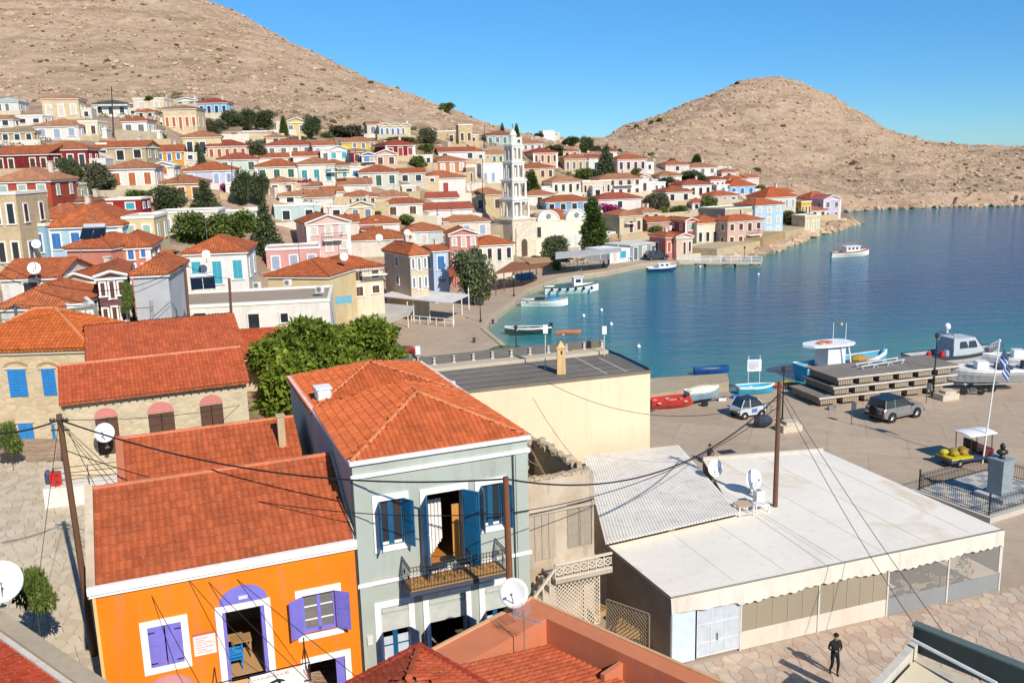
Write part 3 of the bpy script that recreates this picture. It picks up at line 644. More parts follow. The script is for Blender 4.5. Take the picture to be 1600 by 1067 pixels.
T(323,385,227,252,'hip','e2cdab',RD,'5r','cream house with five dark red shuttered windows',yaw=10,D=7,wf='e9d9bd')
T(330,376,209,216,'gable','d9bf99',BR,'2k','long low stone house with faded roof below the dark trees',yaw=10,D=6)
T(372,425,208,217,'flat','cbaa84','bd9a78','','rough stone boundary house with flat top below the dark trees',yaw=10,D=5)
T(415,446,214,228,'hip','e8d9ba','c97a58','1k','small cream house with faded orange roof below the yellow pediment house',yaw=10,D=6)
T(415,488,226,246,'hip',WH,RD,'4m','long white house with red roof and four grey shutters',yaw=11,D=8)
T(488,522,226,250,'gable','e9e4da',OR,'2l','pale house with grey blue shutters joined to the long white house',yaw=11,D=7)
T(340,402,248,272,'hip','d6e2d3',RD,'3g','mint green house with dark green shutters under the red shuttered house',yaw=10,D=7)
T(398,465,259,284,'hip','f0e6cf',OR,'3g','cream house with dark green windows and white pilasters above the trees',yaw=11,D=8,pil=True)
T(402,450,250,257,'gable',WH,OR,'','low orange roof behind the cream house with white pilasters',yaw=11,D=5)
T(288,366,265,292,'hip','cfd2e6',OR,'4l','pale lavender house with orange roof behind the conifers',yaw=10,D=8)
T(250,315,285,320,'hip','e8b878','c26a45','3n','peach coloured house with orange roof behind the light green bush',yaw=9,D=8)
T(418,461,284,308,'hip','e5d2ad',OR,'2n','cream house with two tall arched brown windows behind the trees',yaw=11,D=7)
T(465,522,255,292,'hip','f0ead9',OR,'3t','white house with turquoise balcony doors in the middle of the village',yaw=12,D=8,balcony=(5,9,2.6))
T(458,498,247,254,'gable',WH,OR,'','low white house with orange roof between terraces in mid village',yaw=12,D=5)
T(462,520,311,321,'gable','e9e2d4',OR,'','broad orange roof above the pink pediment house',yaw=12,D=7)
T(428,500,322,350,'flat','c9dcd6','dcdcd2','2k','long pale mint flat roofed house above the pink pediment house',yaw=12,D=7)
T(436,470,306,320,'gable','efe6d6',OR,'1k','small cream house with orange roof above the mint flat roofed house',yaw=12,D=6)
T(500,560,346,362,'gable','f0e4d4',OR,'','low cream house with orange roof behind the pink pediment house',yaw=12,D=6)
W2 = 'f4f1e9'
for a in ((232,250,206,222,'flat',W2,'d6cdbc','1k','small white cube wing beside the small white two storey house'),(150,166,226,246,'flat','efe6d2','d6cdbc','','small cream block left of the long orange roofed stone house'),(392,414,238,252,'gable',W2,OR,'1k','tiny white house between the dull green tree and the long white house'),(500,516,234,256,'flat',W2,'ded6c6','1m','narrow white block joined to the white pediment house'),(545,566,262,282,'flat',W2,'ded6c6','1b','white cube house between the turquoise shuttered house and the sage house'),(470,498,292,304,'gable','efe6d2',OR,'','low cream roof in front of the magenta bougainvillea'),(628,650,292,306,'flat','e9dcc0','cfc3ac','1k','cream cube house below the grey terrace wall'),(648,676,244,258,'flat','efe8da','d6cdbc','2k','low cream flat house past the bright green round bush'),(738,754,236,252,'gable','f0e4d0',OR,'1k','small cream house at the left of the khaki house'),(730,748,212,226,'flat','dcc9a4','cdb994','1k','small stone hut below the bare hill beside the pale ruin'),(800,818,284,300,'hip',W2,OR,'1k','small white house tucked behind the bell tower'),(846,866,296,312,'flat',W2,'ded6c6','1l','white cube beside the rounded cypress'),(926,942,292,312,'flat',W2,'ded6c6','1k','small white block between balustraded and large white house'),(1004,1022,318,332,'hip','f1e6d2',OR,'1k','little cream house below the yellow leaved tree'),(1082,1108,316,330,'hip',W2,OR,'2k','small white house with orange roof above the cream waterfront house'),(1046,1066,286,298,'gable',W2,RD,'1k','small white house with red roof beside the pyramid roofed one'),(1120,1140,290,304,'flat',W2,'ded6c6','1c','white cube beside the light blue house'),(1128,1150,268,280,'hip','efe0cf',OR,'1k','small cream house at the foot of the bare right hill'),(600,618,222,236,'flat','efe0c0','d6c6a4','1k','cream block left of the dark red cube house'),(660,690,340,356,'flat','efe9dc','d6cdbc','1k','white flat block left of the pinkish white house'),(500,530,362,378,'gable','f0e6da',OR,'1k','small white house right behind the pink pediment house'),(880,904,236,248,'hip','f0e2cc',OR,'2k','small cream house below the saddle trees'),(946,964,236,250,'gable',W2,RD,'1k','small white house right of the big dark conifer'),(352,372,288,304,'flat',W2,'ded6c6','1k','white block in front of the pale lavender house')):
    T(*a, yaw=12, D=6)
T(240,340,333,368,'flat','eadfc2','bcae98','3l','long cream flat roofed house with pale blue shutters beside the pine',yaw=9,D=9)
T(352,402,330,348,'flat','c9d6cf','dfe0da','1k','pale grey green flat roofed house behind the pine',yaw=10,D=7)
# --- middle village
T(500,545,257,284,'hip','ecdcb4',OR,'3t','cream house with three turquoise shutters and iron balcony',yaw=12,D=8,balcony=(3,7,2.4))
T(513,545,234,252,'front','eef1ee','d5d3cc','2c','white pediment house with pale blue windows beside the yellow house',yaw=12,D=8,pil=True)
T(533,588,221,234,'hip','e3c75a',OR,'4y','bright lemon yellow house with orange roof',yaw=12,D=7)
T(565,585,242,262,'front','7fa9de','c7603d','2w','sky blue pediment house with deep blue balcony',yaw=12,D=7,pil=True,balcony=(0,2.9,1.2))
T(549,566,236,258,'gable','9b2b2e',OR,'1n','narrow dark red house squeezed beside the sky blue house',yaw=12,D=7)
T(585,620,241,262,'front','ecc9b2','c7603d','2n','cream pink pediment house beside the sky blue house',yaw=12,D=8)
T(602,648,226,248,'hip','8f2a2a',RD,'3r','dark red house with white corner pilasters and orange roof',yaw=22,D=9,pil=True,side=0)
T(573,592,193,214,'gable','e6dcc6',OR,'1y','cream wing with orange roof at the end of the triple gabled house',yaw=12,D=7)
for i, (a, b) in enumerate(((592,609),(609,626),(626,641))):
    T(a,b,196,216,'front','ecdcae','c9a27a','2b',('first','middle','last')[i]+' cream gable of three with blue shutters below the bare hill',yaw=12,D=7,group='gabled bays of the cream house below the hill')
T(683,712,206,228,'flat','d2b68b','c8ad86','2n','roofless beige stone ruin beside the grey brush below the hill',yaw=14,D=7,stone=True)
T(716,738,196,228,'flat','d9bf94','c8ad86','2n','tall pale stone ruin with two openings high below the hill',yaw=14,D=6,stone=True)
T(685,744,236,252,'gable',WH,RD,'3k','low white house with red roof and dark veranda above the salmon house',yaw=14,D=6)
T(684,728,251,272,'hip','d98a66',OR,'3w','salmon house with broad orange roof above the red shuttered white house',yaw=22,D=9,side=1)
T(664,727,277,308,'hip','f3eee4',OR,'3r','white house with three red shuttered windows and orange roof',yaw=22,D=9,side=1)
T(560,622,268,294,'hip','dcdccb',OR,'3g','pale sage house with three dark green windows in mid village',yaw=14,D=8)
T(622,664,269,288,'shed','d8d2c4',OR,'2k','low house with lean-to orange roof behind grey terrace wall',yaw=14,D=6,rh=1.2)
T(528,580,287,302,'gable','f0ebe0',OR,'','low white house with bright orange ridge below the sage house',yaw=13,D=6)
T(500,536,301,312,'gable','eee6d8',OR,'','small cream house with orange roof above the pediment houses',yaw=13,D=6)
T(540,588,306,324,'hip','e3cfa4','c56c4a','4n','cream house with orange roof and wooden brown doors in mid village',yaw=13,D=6)
T(588,636,306,330,'hip','ead6ad',OR,'1k','cream house with small orange roof and blank wall in mid village',yaw=13,D=7)
T(545,584,322,346,'front','e6d3a4','a89c84','2y','beige pediment house with grey shutters and grey roof',yaw=13,D=9)
T(505,545,324,344,'flat','e9e6e0','cfc7b6','1k','low white flat roofed annex beside the beige pediment house',yaw=13,D=8)
T(598,660,317,342,'hip','f0e9d8',OR,'2n','cream house with low orange roof beside the flowering bush',yaw=14,D=8)
T(655,716,311,320,'gable','f0ece2',RD,'','low white house with orange roof below the red shuttered white house',yaw=15,D=6)
T(664,738,326,352,'gable','f3efe8',RD,'','long blank white house with red orange roof above the hipped house',yaw=15,D=7)
T(560,624,348,368,'hip','f1ece4',OR,'1k','white house with orange hipped roof behind the small orange roof',yaw=14,D=7)
T(566,596,361,372,'gable','f1ece4',OR,'','little white house with small orange roof in front of the hipped white house',yaw=14,D=4)
T(691,766,346,374,'hip','f0dfd0',OR,'3l','pinkish white house with orange hipped roof and pale blue shutters beside the church',yaw=16,D=9)
T(676,700,345,360,'hip','e5d5bd','c96e4a','1k','small cream house with orange roof tucked beside the pinkish white house',yaw=16,D=6)
T(545,640,373,398,'hip','c9d2c8','c4613b','2k','pale green house with long orange roof above the terrace plants',yaw=14,D=8)
T(632,692,360,384,'hip','d3dcd9',OR,'3w','pale grey green house with dish on orange roof in mid village',yaw=15,D=8)
T(737,790,303,334,'hip','d9c296','c8734e','2n','sand coloured stone house with low orange roof beside the bell tower',yaw=16,D=8,stone=True)
T(752,800,257,292,'flat','f3f1ec','e2ddd2','4l','tall white cube house with pale blue shutters beside the bell tower',yaw=14,D=7)
T(757,797,240,258,'hip','d8cba4',OR,'4g','khaki house with green windows behind the white cube house',yaw=14,D=7)
T(760,806,211,227,'hip','a8c9c6','a5604d','4m','pale turquoise house with brown roof highest behind the bell tower',yaw=14,D=8)
T(728,742,262,292,'flat','b8a183','a8967e','1k','narrow grey stone house in shade beside the white cube house',yaw=14,D=7)
# --- behind and right of the tower
T(805,848,224,237,'hip','f0e2dc','c9785a','4m','pinkish white house with orange roof right behind the bell tower top',yaw=14,D=8)
T(833,871,238,258,'hip','e3bd98',RD,'4n','peach neoclassical house with cream pilasters and red roof',yaw=24,D=9,pil=True,side=1)
T(817,866,262,282,'hip','e0c7a2',OR,'4n','beige house with four brown doors below the peach neoclassical house',yaw=14,D=7)
T(882,922,247,270,'hip','e6c7a4',OR,'4m','beige pink house with orange roof beside the big dark conifer',yaw=14,D=8)
T(920,944,246,272,'gable','f1efe8',RD,'1k','slim white house against the big dark conifer',yaw=14,D=7)
T(863,908,283,304,'hip','f1e7cf',OR,'4k','cream white house with four dark windows above the church',yaw=20,D=9,side=1)
T(820,866,304,322,'hip','f0ebe2','c96e4a','1k','low white house with wide orange roof behind the church nave',yaw=14,D=8)
T(853,924,314,332,'hip','8fb3d6',OR,'4k','sky blue house with orange roof above the church nave',yaw=16,D=8)
T(910,955,284,306,'flat','e6cdb0','d8c6a8','5k','cream flat roofed house with balustrade and row of five windows',yaw=14,D=7)
T(848,866,206,212,'flat','f6f4ee','f0ede6','','tiny white chapel standing alone on the saddle between the hills',yaw=14,D=6)
T(937,1002,279,306,'hip','f4f0e6',OR,'5n','large white house with orange roof and long balcony',yaw=16,D=8,balcony=(3.5,8.5,2.6),storeys=2)
T(1001,1014,276,306,'front','f4f0e6',OR,'1n','tall narrow white gable at the end of the large white house',yaw=16,D=8)
T(965,1010,248,270,'hip','efd3cb',OR,'4k','pale pink house with orange roof beyond the dark conifer',yaw=15,D=8)
T(1012,1040,286,304,'flat','eef0f0','d9d6cc','3m','small white glass fronted house with flat roof',yaw=15,D=6)
T(1031,1065,274,288,'hip','f3efe6',OR,'1k','small white house with orange hipped roof behind the glass fronted house',yaw=16,D=7)
T(1040,1077,257,270,'hip','e9dcd2','c9664a','1k','low pinkish grey house with orange roof under the bare hill',yaw=16,D=7)
T(1076,1120,261,274,'hip','f4f1e9',OR,'3m','white house with three arched windows highest below the bare right hill',yaw=16,D=8)
T(1066,1112,288,311,'hip','f4f0e8',RD,'4k','white house with arched windows in front of the pinkish house',yaw=18,D=8)
T(1110,1133,280,300,'hip','f0d8d2',RD,'3r','pinkish white house with dark red shutters near the far hill',yaw=18,D=7)
T(1040,1082,299,318,'hip','f0e6d6',OR,'2k','cream house with pyramid orange roof among grey trees',yaw=18,D=8)
T(935,1002,310,330,'hip','f0e9df',RD,'1k','white house with wide red orange roof behind the bougainvillea',yaw=16,D=8)
T(968,1004,336,368,'hip','e0cfae','d0764f','3n','beige stone house with small balcony above the grey blue shop',yaw=26,D=9,side=0,balcony=(1.2,3.4,2.6))
T(1003,1032,331,348,'hip','ecdcb2',OR,'2k','cream annex with orange roof behind the beige stone house',yaw=20,D=7)
T(1012,1046,346,370,'gable','c9a594',OR,'','dusky pink blank house with orange roof beside the red house',yaw=20,D=7)
T(1040,1062,369,402,'hip','dd8577','d0623c','2o','salmon pink waterfront house with orange roof',yaw=22,D=7,side=1)
T(1057,1082,370,402,'front','f0cdb4','d0623c','3n','cream pink waterfront house with pediment and three square windows',yaw=22,D=7)
T(1071,1089,345,386,'front','cf5a4b',OR,'1v','bright coral red house with white pediment behind the waterfront',yaw=22,D=8,pil=True)
T(1046,1074,345,366,'hip','d08a78',RD,'','dusky red house with orange roof behind the salmon pink waterfront house',yaw=20,D=6)
T(1089,1134,347,387,'hip','efe3c8','cf6238','4k','cream waterfront house with arched door and tall dark windows',yaw=22,D=8,stone=False)
T(1112,1153,305,322,'hip','c3cce6','cf6238','3k','pale lavender blue house with orange roof below the light blue house',yaw=20,D=7)
T(1140,1180,290,308,'hip','a8cdf0','cf5a38','3b','light blue house with steep red orange roof near the far end',yaw=20,D=8,rh=2.6)
T(1139,1163,279,288,'hip','e9dccb','d0623c','','small house with red orange roof highest near the far end',yaw=20,D=7)
T(1165,1186,277,288,'gable','eadbd0','cf6a48','','pale house with long orange roof behind the light blue house',yaw=20,D=6)
T(1196,1244,307,330,'hip','dcd9bd','cf5a34','5l','sage cream house with steep orange red pyramid roof',yaw=20,D=10,rh=3.4)
T(1133,1208,325,384,'flat','cbbd9f','b7a98f','5w','large flat roofed stone coloured house by the water',yaw=30,D=10,Y=203,side=2)
T(1180,1224,319,368,'hip','bcd9f0','d0603a','3w','tall pale blue house with orange roof at the water',yaw=28,D=8,Y=205,storeys=3)
T(1137,1192,344,384,'hip','dcb7a4','d2603c','4n','dusty pink house with orange hipped roof and balconies at the water',yaw=26,D=7,Y=188,storeys=2,balcony=(5,8,2.2))
T(1252,1268,316,340,'flat','e8b33c','d8903c','3n','narrow egg yellow house near the end of the point',yaw=24,D=7)
T(1265,1302,310,330,'hip','e0938a','d4603c','2m','pink house with bright red orange roof near the end of the point',yaw=24,D=8,rh=2.6)
T(1267,1292,328,340,'hip','f1e6dc','cf6a48','2n','low white house with red roof in front of the pink house',yaw=24,D=6)
T(1287,1314,312,344,'front','d9cbe3','cf6a6a','2m','lilac pediment house last on the point',yaw=26,D=8,pil=True)
T(1258,1282,338,364,'flat','e6cf9e','d9c8a0','3w','low cream house on the rocky shore below the egg yellow house',yaw=24,D=6)
T(1214,1240,300,316,'gable','e9dccb','cf6a48','','small house with faded orange roof behind the steep pyramid roof',yaw=20,D=6)
T(1120,1143,262,270,'flat','e5cdb8','cdb594','','low plain house half hidden at the foot of the right hill',yaw=16,D=6)
# --- nearer left quarter
t = T(25,70,354,408,'flat','9fc6dc','d8cbb8','2b','short light blue wing with blue doors of the house under wide orange roof',yaw=-4,D=12,Y=92)
T(70,190,352,400,'hip','b5d3e3','cf6238','4b','light blue house with white corner pilasters under wide orange roof',yaw=10,D=13,Y=93,rh=3.0,pil=True)
T(40,145,350,362,'hip','a9cbdd','cc6440','','low front part with wide orange roof of the light blue house',yaw=4,D=8,Y=97,rh=2.0)
T(190,240,342,388,'flat','ead9a8','dccba6','2v','pale yellow house wall with mint shutters beside the light blue house',yaw=10,D=9,Y=96)
HP = T(172,234,385,432,'hip','dd9077','cf5f38','3b','salmon house with blue shutters and white cornices under solar heater',yaw=14,D=9,Y=84,storeys=2,rh=1.6,pil=True)
T(104,172,388,412,'hip','dd9077','cf5f38','','blank salmon wing with white cornice of the solar heater house',yaw=-6,D=8,Y=82,rh=1.4)
T(0,92,432,470,'gable','ece7dc','cc6038','1k','white house with long orange roof and dish beside the beige pediment',yaw=4,D=8,Y=73,rh=1.6)
T(88,148,438,478,'front','c9b79a','cc6038','2r','beige pediment house beside the dusky purple house',yaw=4,D=10,Y=75)
T(151,194,431,512,'front','80555a','c9603c','3n','dusky purple house with white window frames and pediment',yaw=20,D=12,Y=70,storeys=2)
T(0,106,478,512,'hip','d3dad2','d2653c','1k','pale green house with near hipped orange roof under the wires',yaw=2,D=9,Y=66,rh=2.0)
T(106,146,480,520,'flat','8c8d86','b8ab94','3w','dark grey side wing with white framed windows beside pale green house',yaw=32,D=7,Y=65.5)
T(207,262,427,506,'hip','c9cdd0','cf6238','','blank pale grey house with orange roof beside the dusky purple house',yaw=10,D=10,Y=72,rh=1.4)
T(228,262,405,425,'gable','d39fa6','cf6a40','1n','small pink house with bright orange roof behind the grey house',yaw=10,D=6,Y=90)
HW = T(288,385,393,452,'hip','f3f1ea','cf6038','3c','white house with turquoise shutters and orange hipped roof',yaw=9,D=9,Y=92,rh=2.0)
T(257,515,477,532,'flat','f0ebe0','b9a794','','long white flat roofed building with iron grilles in front of the turquoise shuttered house',yaw=9,D=11,Y=80,side=0) 
T(418,512,430,470,'hip','ecd3a0','cf5f34','','cream yellow house with bright orange roof and air conditioner',yaw=-14,D=10,Y=92,rh=1.8)
T(520,598,418,466,'hip','e9dcc0','cf6038','3n','cream house with brown balcony doors beside the grey canopy',yaw=26,D=10,Y=98,storeys=2,balcony=(3,5.8,2.6),rh=1.4)
T(640,668,397,456,'hip','ddcdb0','d2653c','3y','stone coloured house with white balcony beside the narrow blue house',yaw=30,D=10,Y=113,storeys=2,rh=1.8,side=1)
T(676,700,390,432,'gable','bcd0ec','cf6038','1b','narrow sky blue house with small bright orange roof',yaw=24,D=7,Y=126)
T(702,746,366,412,'front','d98f86','cf6038','3w','pink house with beige gable beside the olive tree',yaw=10,D=8,Y=140,storeys=2)
T(742,802,381,412,'hip','ece6d3','cf6038','4k','white house with pale green roof edge and orange roof behind the pergola',yaw=16,D=8,Y=150)
T(478,546,348,396,'front','eac3bb','c9603c','3w','big pale pink house with pediment and white shutters',yaw=22,D=11,Y=131,storeys=2,pil=True,balcony=(2.2,5,2.0),rh=1.7)
T(415,500,390,430,'flat','e3a9a4','e3b0a8','3l','rosy pink flat roofed house with blue door and roof chairs',yaw=12,D=7,Y=112)
# ---------------------------------------------------------------- clay tile roofs built tile by tile
def _tilegeo(tw, th, kind):
    n = 5 if kind == 'barrel' else 4; prof = []
    if kind == 'barrel': prof = [(0, .0), (.12, .035), (.3, .06), (.5, .068), (.7, .06), (.88, .035), (1, .0)]
    else: prof = [(0, .035), (.1, .055), (.24, .035), (.32, .006), (.52, .014), (.72, .006), (1, .033)]
    V = []; L = th*1.12; k = len(prof)
    for y, dz in ((0, .042), (L, .004)):
        for x, z in prof: V.append((x*tw, y, z+dz))
    for x, z in prof: V.append((x*tw, 0, z-.012))
    F = [(i, i+1, k+i+1, k+i) for i in range(k-1)]+[(2*k+i, 2*k+i+1, i+1, i) for i in range(k-1)]
    return np.array(V), np.array(F)
_tmesh = {}
def tile_roof(par, poly, hexc, tw=.22, th=.38, kind='flat', indiv=0, name='roof', th_slab=.12, lift=.01, under=None):
    """poly: corners of one roof plane (eave first). Returns the roof part carrying its tiles."""
    poly = [np.array(p, float) for p in poly]; mt = tilemat(hexc)
    m = MB(); m.slab(poly, th_slab); roof = m.build(name, under or roofmat(hexc), par) if not isinstance(par, tuple) else None
    nrm = np.zeros(3)
    for i in range(len(poly)): a, b = poly[i], poly[(i+1) % len(poly)]; nrm += np.cross(a-poly[0], b-poly[0])
    nrm /= np.linalg.norm(nrm); nrm = nrm if nrm[2] > 0 else -nrm
    e = np.cross(nrm, [0, 0, 1.0]); e = -e/np.linalg.norm(e); s_ = np.cross(nrm, e)
    if s_[2] < 0: s_ = -s_; 
    if np.dot(np.cross(e, s_), nrm) < 0: e = -e
    O = poly[0]; q = np.array([((p-O) @ e, (p-O) @ s_) for p in poly]); V0, F0 = _tilegeo(tw, th, kind)
    c0 = np.arange(q[:, 0].min(), q[:, 0].max(), tw); r0 = np.arange(q[:, 1].min(), q[:, 1].max(), th); cells = []
    Cx, Ry = np.meshgrid(c0, r0); inside = inpoly(Cx+tw/2, Ry+th*.45, [tuple(x) for x in q]); cells = np.stack([Cx[inside], Ry[inside]], -1)
    pos = O+cells[:, :1]*e+cells[:, 1:]*s_+nrm*lift; R3 = np.stack([e, s_, nrm], 1); jit = RS.randn(len(cells), 2)*.006
    dist = np.linalg.norm(pos-cC, axis=1); order = np.argsort(dist); ind = order[:indiv]; rest = order[indiv:]
    org = ORG[par.name]
    if len(ind):
        key = (tw, th, kind, hexc)
        if key not in _tmesh:
            o = fast_mesh('tile', V0, F0, mt); _tmesh[key] = o.data; bpy.data.objects.remove(o)
        for i in ind:
            o = bpy.data.objects.new('tile', _tmesh[key]); COL.objects.link(o); o.parent = roof
            R4 = Matrix([list(R3[0])+[0], list(R3[1])+[0], list(R3[2])+[0], [0, 0, 0, 1]]); R4.translation = Vector(pos[i]-org+nrm*abs(jit[i, 0])); o.matrix_basis = R4
    if len(rest):
        n = len(rest); V = (V0 @ R3.T)[None]+(pos[rest]+nrm*np.abs(jit[rest, :1]))[:, None]-org; F = (F0[None]+(np.arange(n)*len(V0))[:, None, None]).reshape(-1, 4)
        t = fast_mesh('roof_tiles', V.reshape(-1, 3), F, mt, np.repeat(RS.rand(n), len(V0)), parent=roof); ORG[t.name] = org; t['kind'] = 'stuff'
    return roof
def caps(par, pts, hexc, r=.09, step=.36, name='ridge_tiles'):
    m = MB()
    for a, b in zip(pts[:-1], pts[1:]):
        a = Vector(a); b = Vector(b); L = (b-a).length; k = max(1, int(L/step))
        for i in range(k): m.tube(a.lerp(b, i/k)+Vector((0, 0, .03)), a.lerp(b, (i+1.08)/k)+Vector((0, 0, .03)), r*1.12, r*.92, n=6)
    o = m.build(name, tilemat(hexc), par); o['kind'] = 'stuff'; return o
def holed_wall(fr, s0, s1, z0, z1, holes, t0=0.0, t1=.35, mb=None):
    m = mb or MB(); ss = sorted({s0, s1} | {x for h in holes for x in h[:2]}); zs = sorted({z0, z1} | {x for h in holes for x in h[2:]})
    for a, b in zip(ss[:-1], ss[1:]):
        run = None
        for c, d in zip(zs[:-1], zs[1:]):
            sm, zm = (a+b)/2, (c+d)/2; hole = any(h[0] < sm < h[1] and h[2] < zm < h[3] for h in holes)
            if hole:
                if run: m.fb(fr, a, b, t0, t1, run[0], run[1]); run = None
            else: run = (run[0], d) if run else (c, d)
        if run: m.fb(fr, a, b, t0, t1, run[0], run[1])
    return m
def trim_frame(par, fr, s0, s1, z0, z1, w, mat, t=-.05, bottom=True, name='window_frame'):
    m = MB(); m.fb(fr, s0-w, s0, t, .05, z0, z1); m.fb(fr, s1, s1+w, t, .05, z0, z1); m.fb(fr, s0-w, s1+w, t, .05, z1, z1+w)
    if bottom: m.fb(fr, s0-w, s1+w, t, .05, z0-w, z0)
    return m.build(name, mat, par)
def shutter_leaf(par, fr, hinge, z0, z1, w, ang, mat, side, t=-.06):
    """leaf hinged at s=hinge; ang 0 = closed; side +1 leaf extends right when closed"""
    a = radians(ang)*side; dx, dt = cos(a)*side, -abs(sin(radians(ang)))
    m = MB(); th = .045
    def box(l0, l1, za, zb, o0, o1):
        p = []
        for z in (za, zb):
            for l, o in ((l0, o0), (l1, o0), (l1, o1), (l0, o1)): p.append(fr.w(hinge+dx*l-dt*side*o*0, t+dt*l+o, z) if ang < 45 or ang > 135 else fr.w(hinge+dx*l+o, t+dt*l, z))
        m.hexa(p)
    box(0, w, z0, z1, 0, th)
    h = z1-z0
    for q in range(2):
        for o in (-.02, th): box(.07, w-.07, z0+h*(.06+.48*q), z0+h*(.46+.48*q), o, o+.02)
    return m.build('shutter', mat, par)
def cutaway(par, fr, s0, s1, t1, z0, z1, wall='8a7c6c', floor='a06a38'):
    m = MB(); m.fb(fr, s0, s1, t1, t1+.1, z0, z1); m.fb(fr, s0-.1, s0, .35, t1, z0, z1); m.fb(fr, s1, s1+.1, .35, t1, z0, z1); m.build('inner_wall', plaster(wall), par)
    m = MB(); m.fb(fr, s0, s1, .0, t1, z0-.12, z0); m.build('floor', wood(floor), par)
def dish(pos, facing, r, label, mast=.7, lean=.5, col='ecebe6', group='satellite dishes on roofs'):
    th = thing('satellite_dish', pos, label, 'satellite dish', group); pos = np.array(pos, float); f = Vector((sin(radians(facing))*cos(lean), -cos(radians(facing))*cos(lean), sin(lean)))
    m = MB(); m.tube(pos, pos+[0, 0, mast], .03, n=8); m.tube(pos+[0, 0, 0], pos+[0, 0, .03], .12, n=8); m.build('mast', paint('8c8c8c', .5, .3), th)
    c = Vector(pos+[0, 0, mast])+f*.12; m = MB(); m.lathe(c, [(.03*r, .02), (r*.35, .035), (r*.7, .10*r+.03), (r, .24*r+.02), (r*1.0, .24*r), (r*.7, .08*r), (r*.35, .0), (.03*r, -.02)], 28, f); m.build('reflector', paint(col, .35), th, smooth=True)
    tip = c+f*(r*1.05); b = c+f*.2*r+Vector((0, 0, -r)); m = MB(); m.tube(b, tip, .018, n=6); m.lathe(tip, [(.035, -.06), (.045, .05)], 8, f); m.build('feed_arm', paint('77787a', .5, .3), th)
    return th
def wire(p0, p1, through=None, sag=.5, r=.02, label='', n=24, grp='overhead cables', mat=None):
    p0 = np.array(p0, float); p1 = np.array(p1, float)
    def pts(s): return [p0+(p1-p0)*t+np.array([0, 0, -4*s*t*(1-t)]) for t in np.linspace(0, 1, n)]
    if through:
        best = None
        for s in np.linspace(0, 8, 161):
            q = p0*.5+p1*.5+np.array([0, 0, -s]); v = q-cC; d = v @ cF; e = abs(533.5-FOC*(v @ cU)/d-through)
            if best is None or e < best[0]: best = (e, s)
        sag = best[1]
    m = MB(); P_ = pts(sag); m.path(P_, r, 5); o = m.build('power_cable', mat or paint('1b1b1c', .6)); return tag(o, label, 'cable', grp)

# ---------------------------------------------------------------- orange house
GF = Frame((-5.67, 29.5), 22.0)
ORW = plaster('f58a1e', .3, .92); LIL = paint('7f78cf', .6); WHT = paint('f3f1ec', .7)
oh = thing('orange_house', GF.w(-4.2, 2, 1), 'orange house with lilac shutters and red tiled roof next to the grey green house', 'house')
holes = [(-7.02, -5.98, 3.8, 5.25), (-4.67, -3.3, 2.6, 5.25), (-2.02, -.87, 3.8, 5.27), (-2.0, -.68, .9, 2.68)]
holed_wall(GF, -8.45, -.02, .2, 6.72, holes).build('facade', ORW, oh)
m = MB(); m.fb(GF, -8.45, -8.1, .351, 7.0, .2, 6.72); m.fb(GF, -.37, -.02, .351, 7.0, .2, 6.72); m.fb(GF, -8.45, -.02, 7.0, 7.3, .2, 6.72); m.build('wall', plaster('e8d3b0'), oh)
m = MB(); m.fb(GF, -8.5, -8.4, -.06, .3, .3, 6.75); m.build('corner_trim', plaster('f2cf86'), oh)
m = MB(); m.fb(GF, -8.62, .0, -.16, .05, 6.78, 7.02); m.fb(GF, -8.58, -.0, -.1, .05, 6.66, 6.778); m.build('cornice', WHT, oh)
fE, rZ, rT = 7.03, 9.02, 3.55
tile_roof(oh, [GF.w(-8.35, .02, fE), GF.w(-.02, .02, fE), GF.w(-.02, rT, rZ), GF.w(-8.35, rT, rZ)], 'be6039', .22, .37, 'flat', 300)
tile_roof(oh, [GF.w(-.02, 7.1, fE), GF.w(-8.35, 7.1, fE), GF.w(-8.35, rT, rZ), GF.w(-.02, rT, rZ)], 'be6039', .22, .37, 'flat', 0, name='rear_roof')
caps(oh, [GF.w(-8.35, rT, rZ), GF.w(-.02, rT, rZ)], 'd9805a', .1)
m = MB()
for s0, s1 in ((-8.62, -8.36), (-.1, .0)): m = MB(); m.loft([[GF.w(s, 0, 6.6), GF.w(s, 7.1, 6.6), GF.w(s, 7.1, 7.2), GF.w(s, rT, rZ+.2), GF.w(s, -.05, 7.12)] for s in (s0, s1)]); m.build('gable_parapet', plaster('d9c7ab', .5), oh)
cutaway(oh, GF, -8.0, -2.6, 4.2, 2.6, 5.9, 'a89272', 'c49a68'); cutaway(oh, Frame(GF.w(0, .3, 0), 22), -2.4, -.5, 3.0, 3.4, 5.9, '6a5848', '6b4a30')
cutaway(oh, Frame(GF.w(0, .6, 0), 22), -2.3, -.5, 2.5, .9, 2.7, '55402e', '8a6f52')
for h, k in ((holes[0], 1), (holes[1], 0), (holes[2], 1), (holes[3], 0)): trim_frame(oh, GF, h[0], h[1], h[2], h[3], .22, WHT, -.05, bool(k), 'window_frame' if k else 'door_frame')
for sd, hg in ((1, -7.02), (-1, -5.98)): sh = shutter_leaf(oh, GF, hg, 3.82, 5.23, .5, 0, LIL, sd, -.03)
m = MB()
for s, z in ((-6.9, 3.95), (-6.9, 5.05), (-6.1, 3.95), (-6.1, 5.05)): m.fb(GF, s-.1, s+.1, -.06, -.035, z-.02, z+.02)
m.build('hinge', paint(IRON), oh)
shutter_leaf(oh, GF, -2.02, 3.82, 5.25, .56, 150, LIL, 1, -.05); shutter_leaf(oh, GF, -.87, 3.82, 5.25, .56, 140, LIL, -1, -.05)
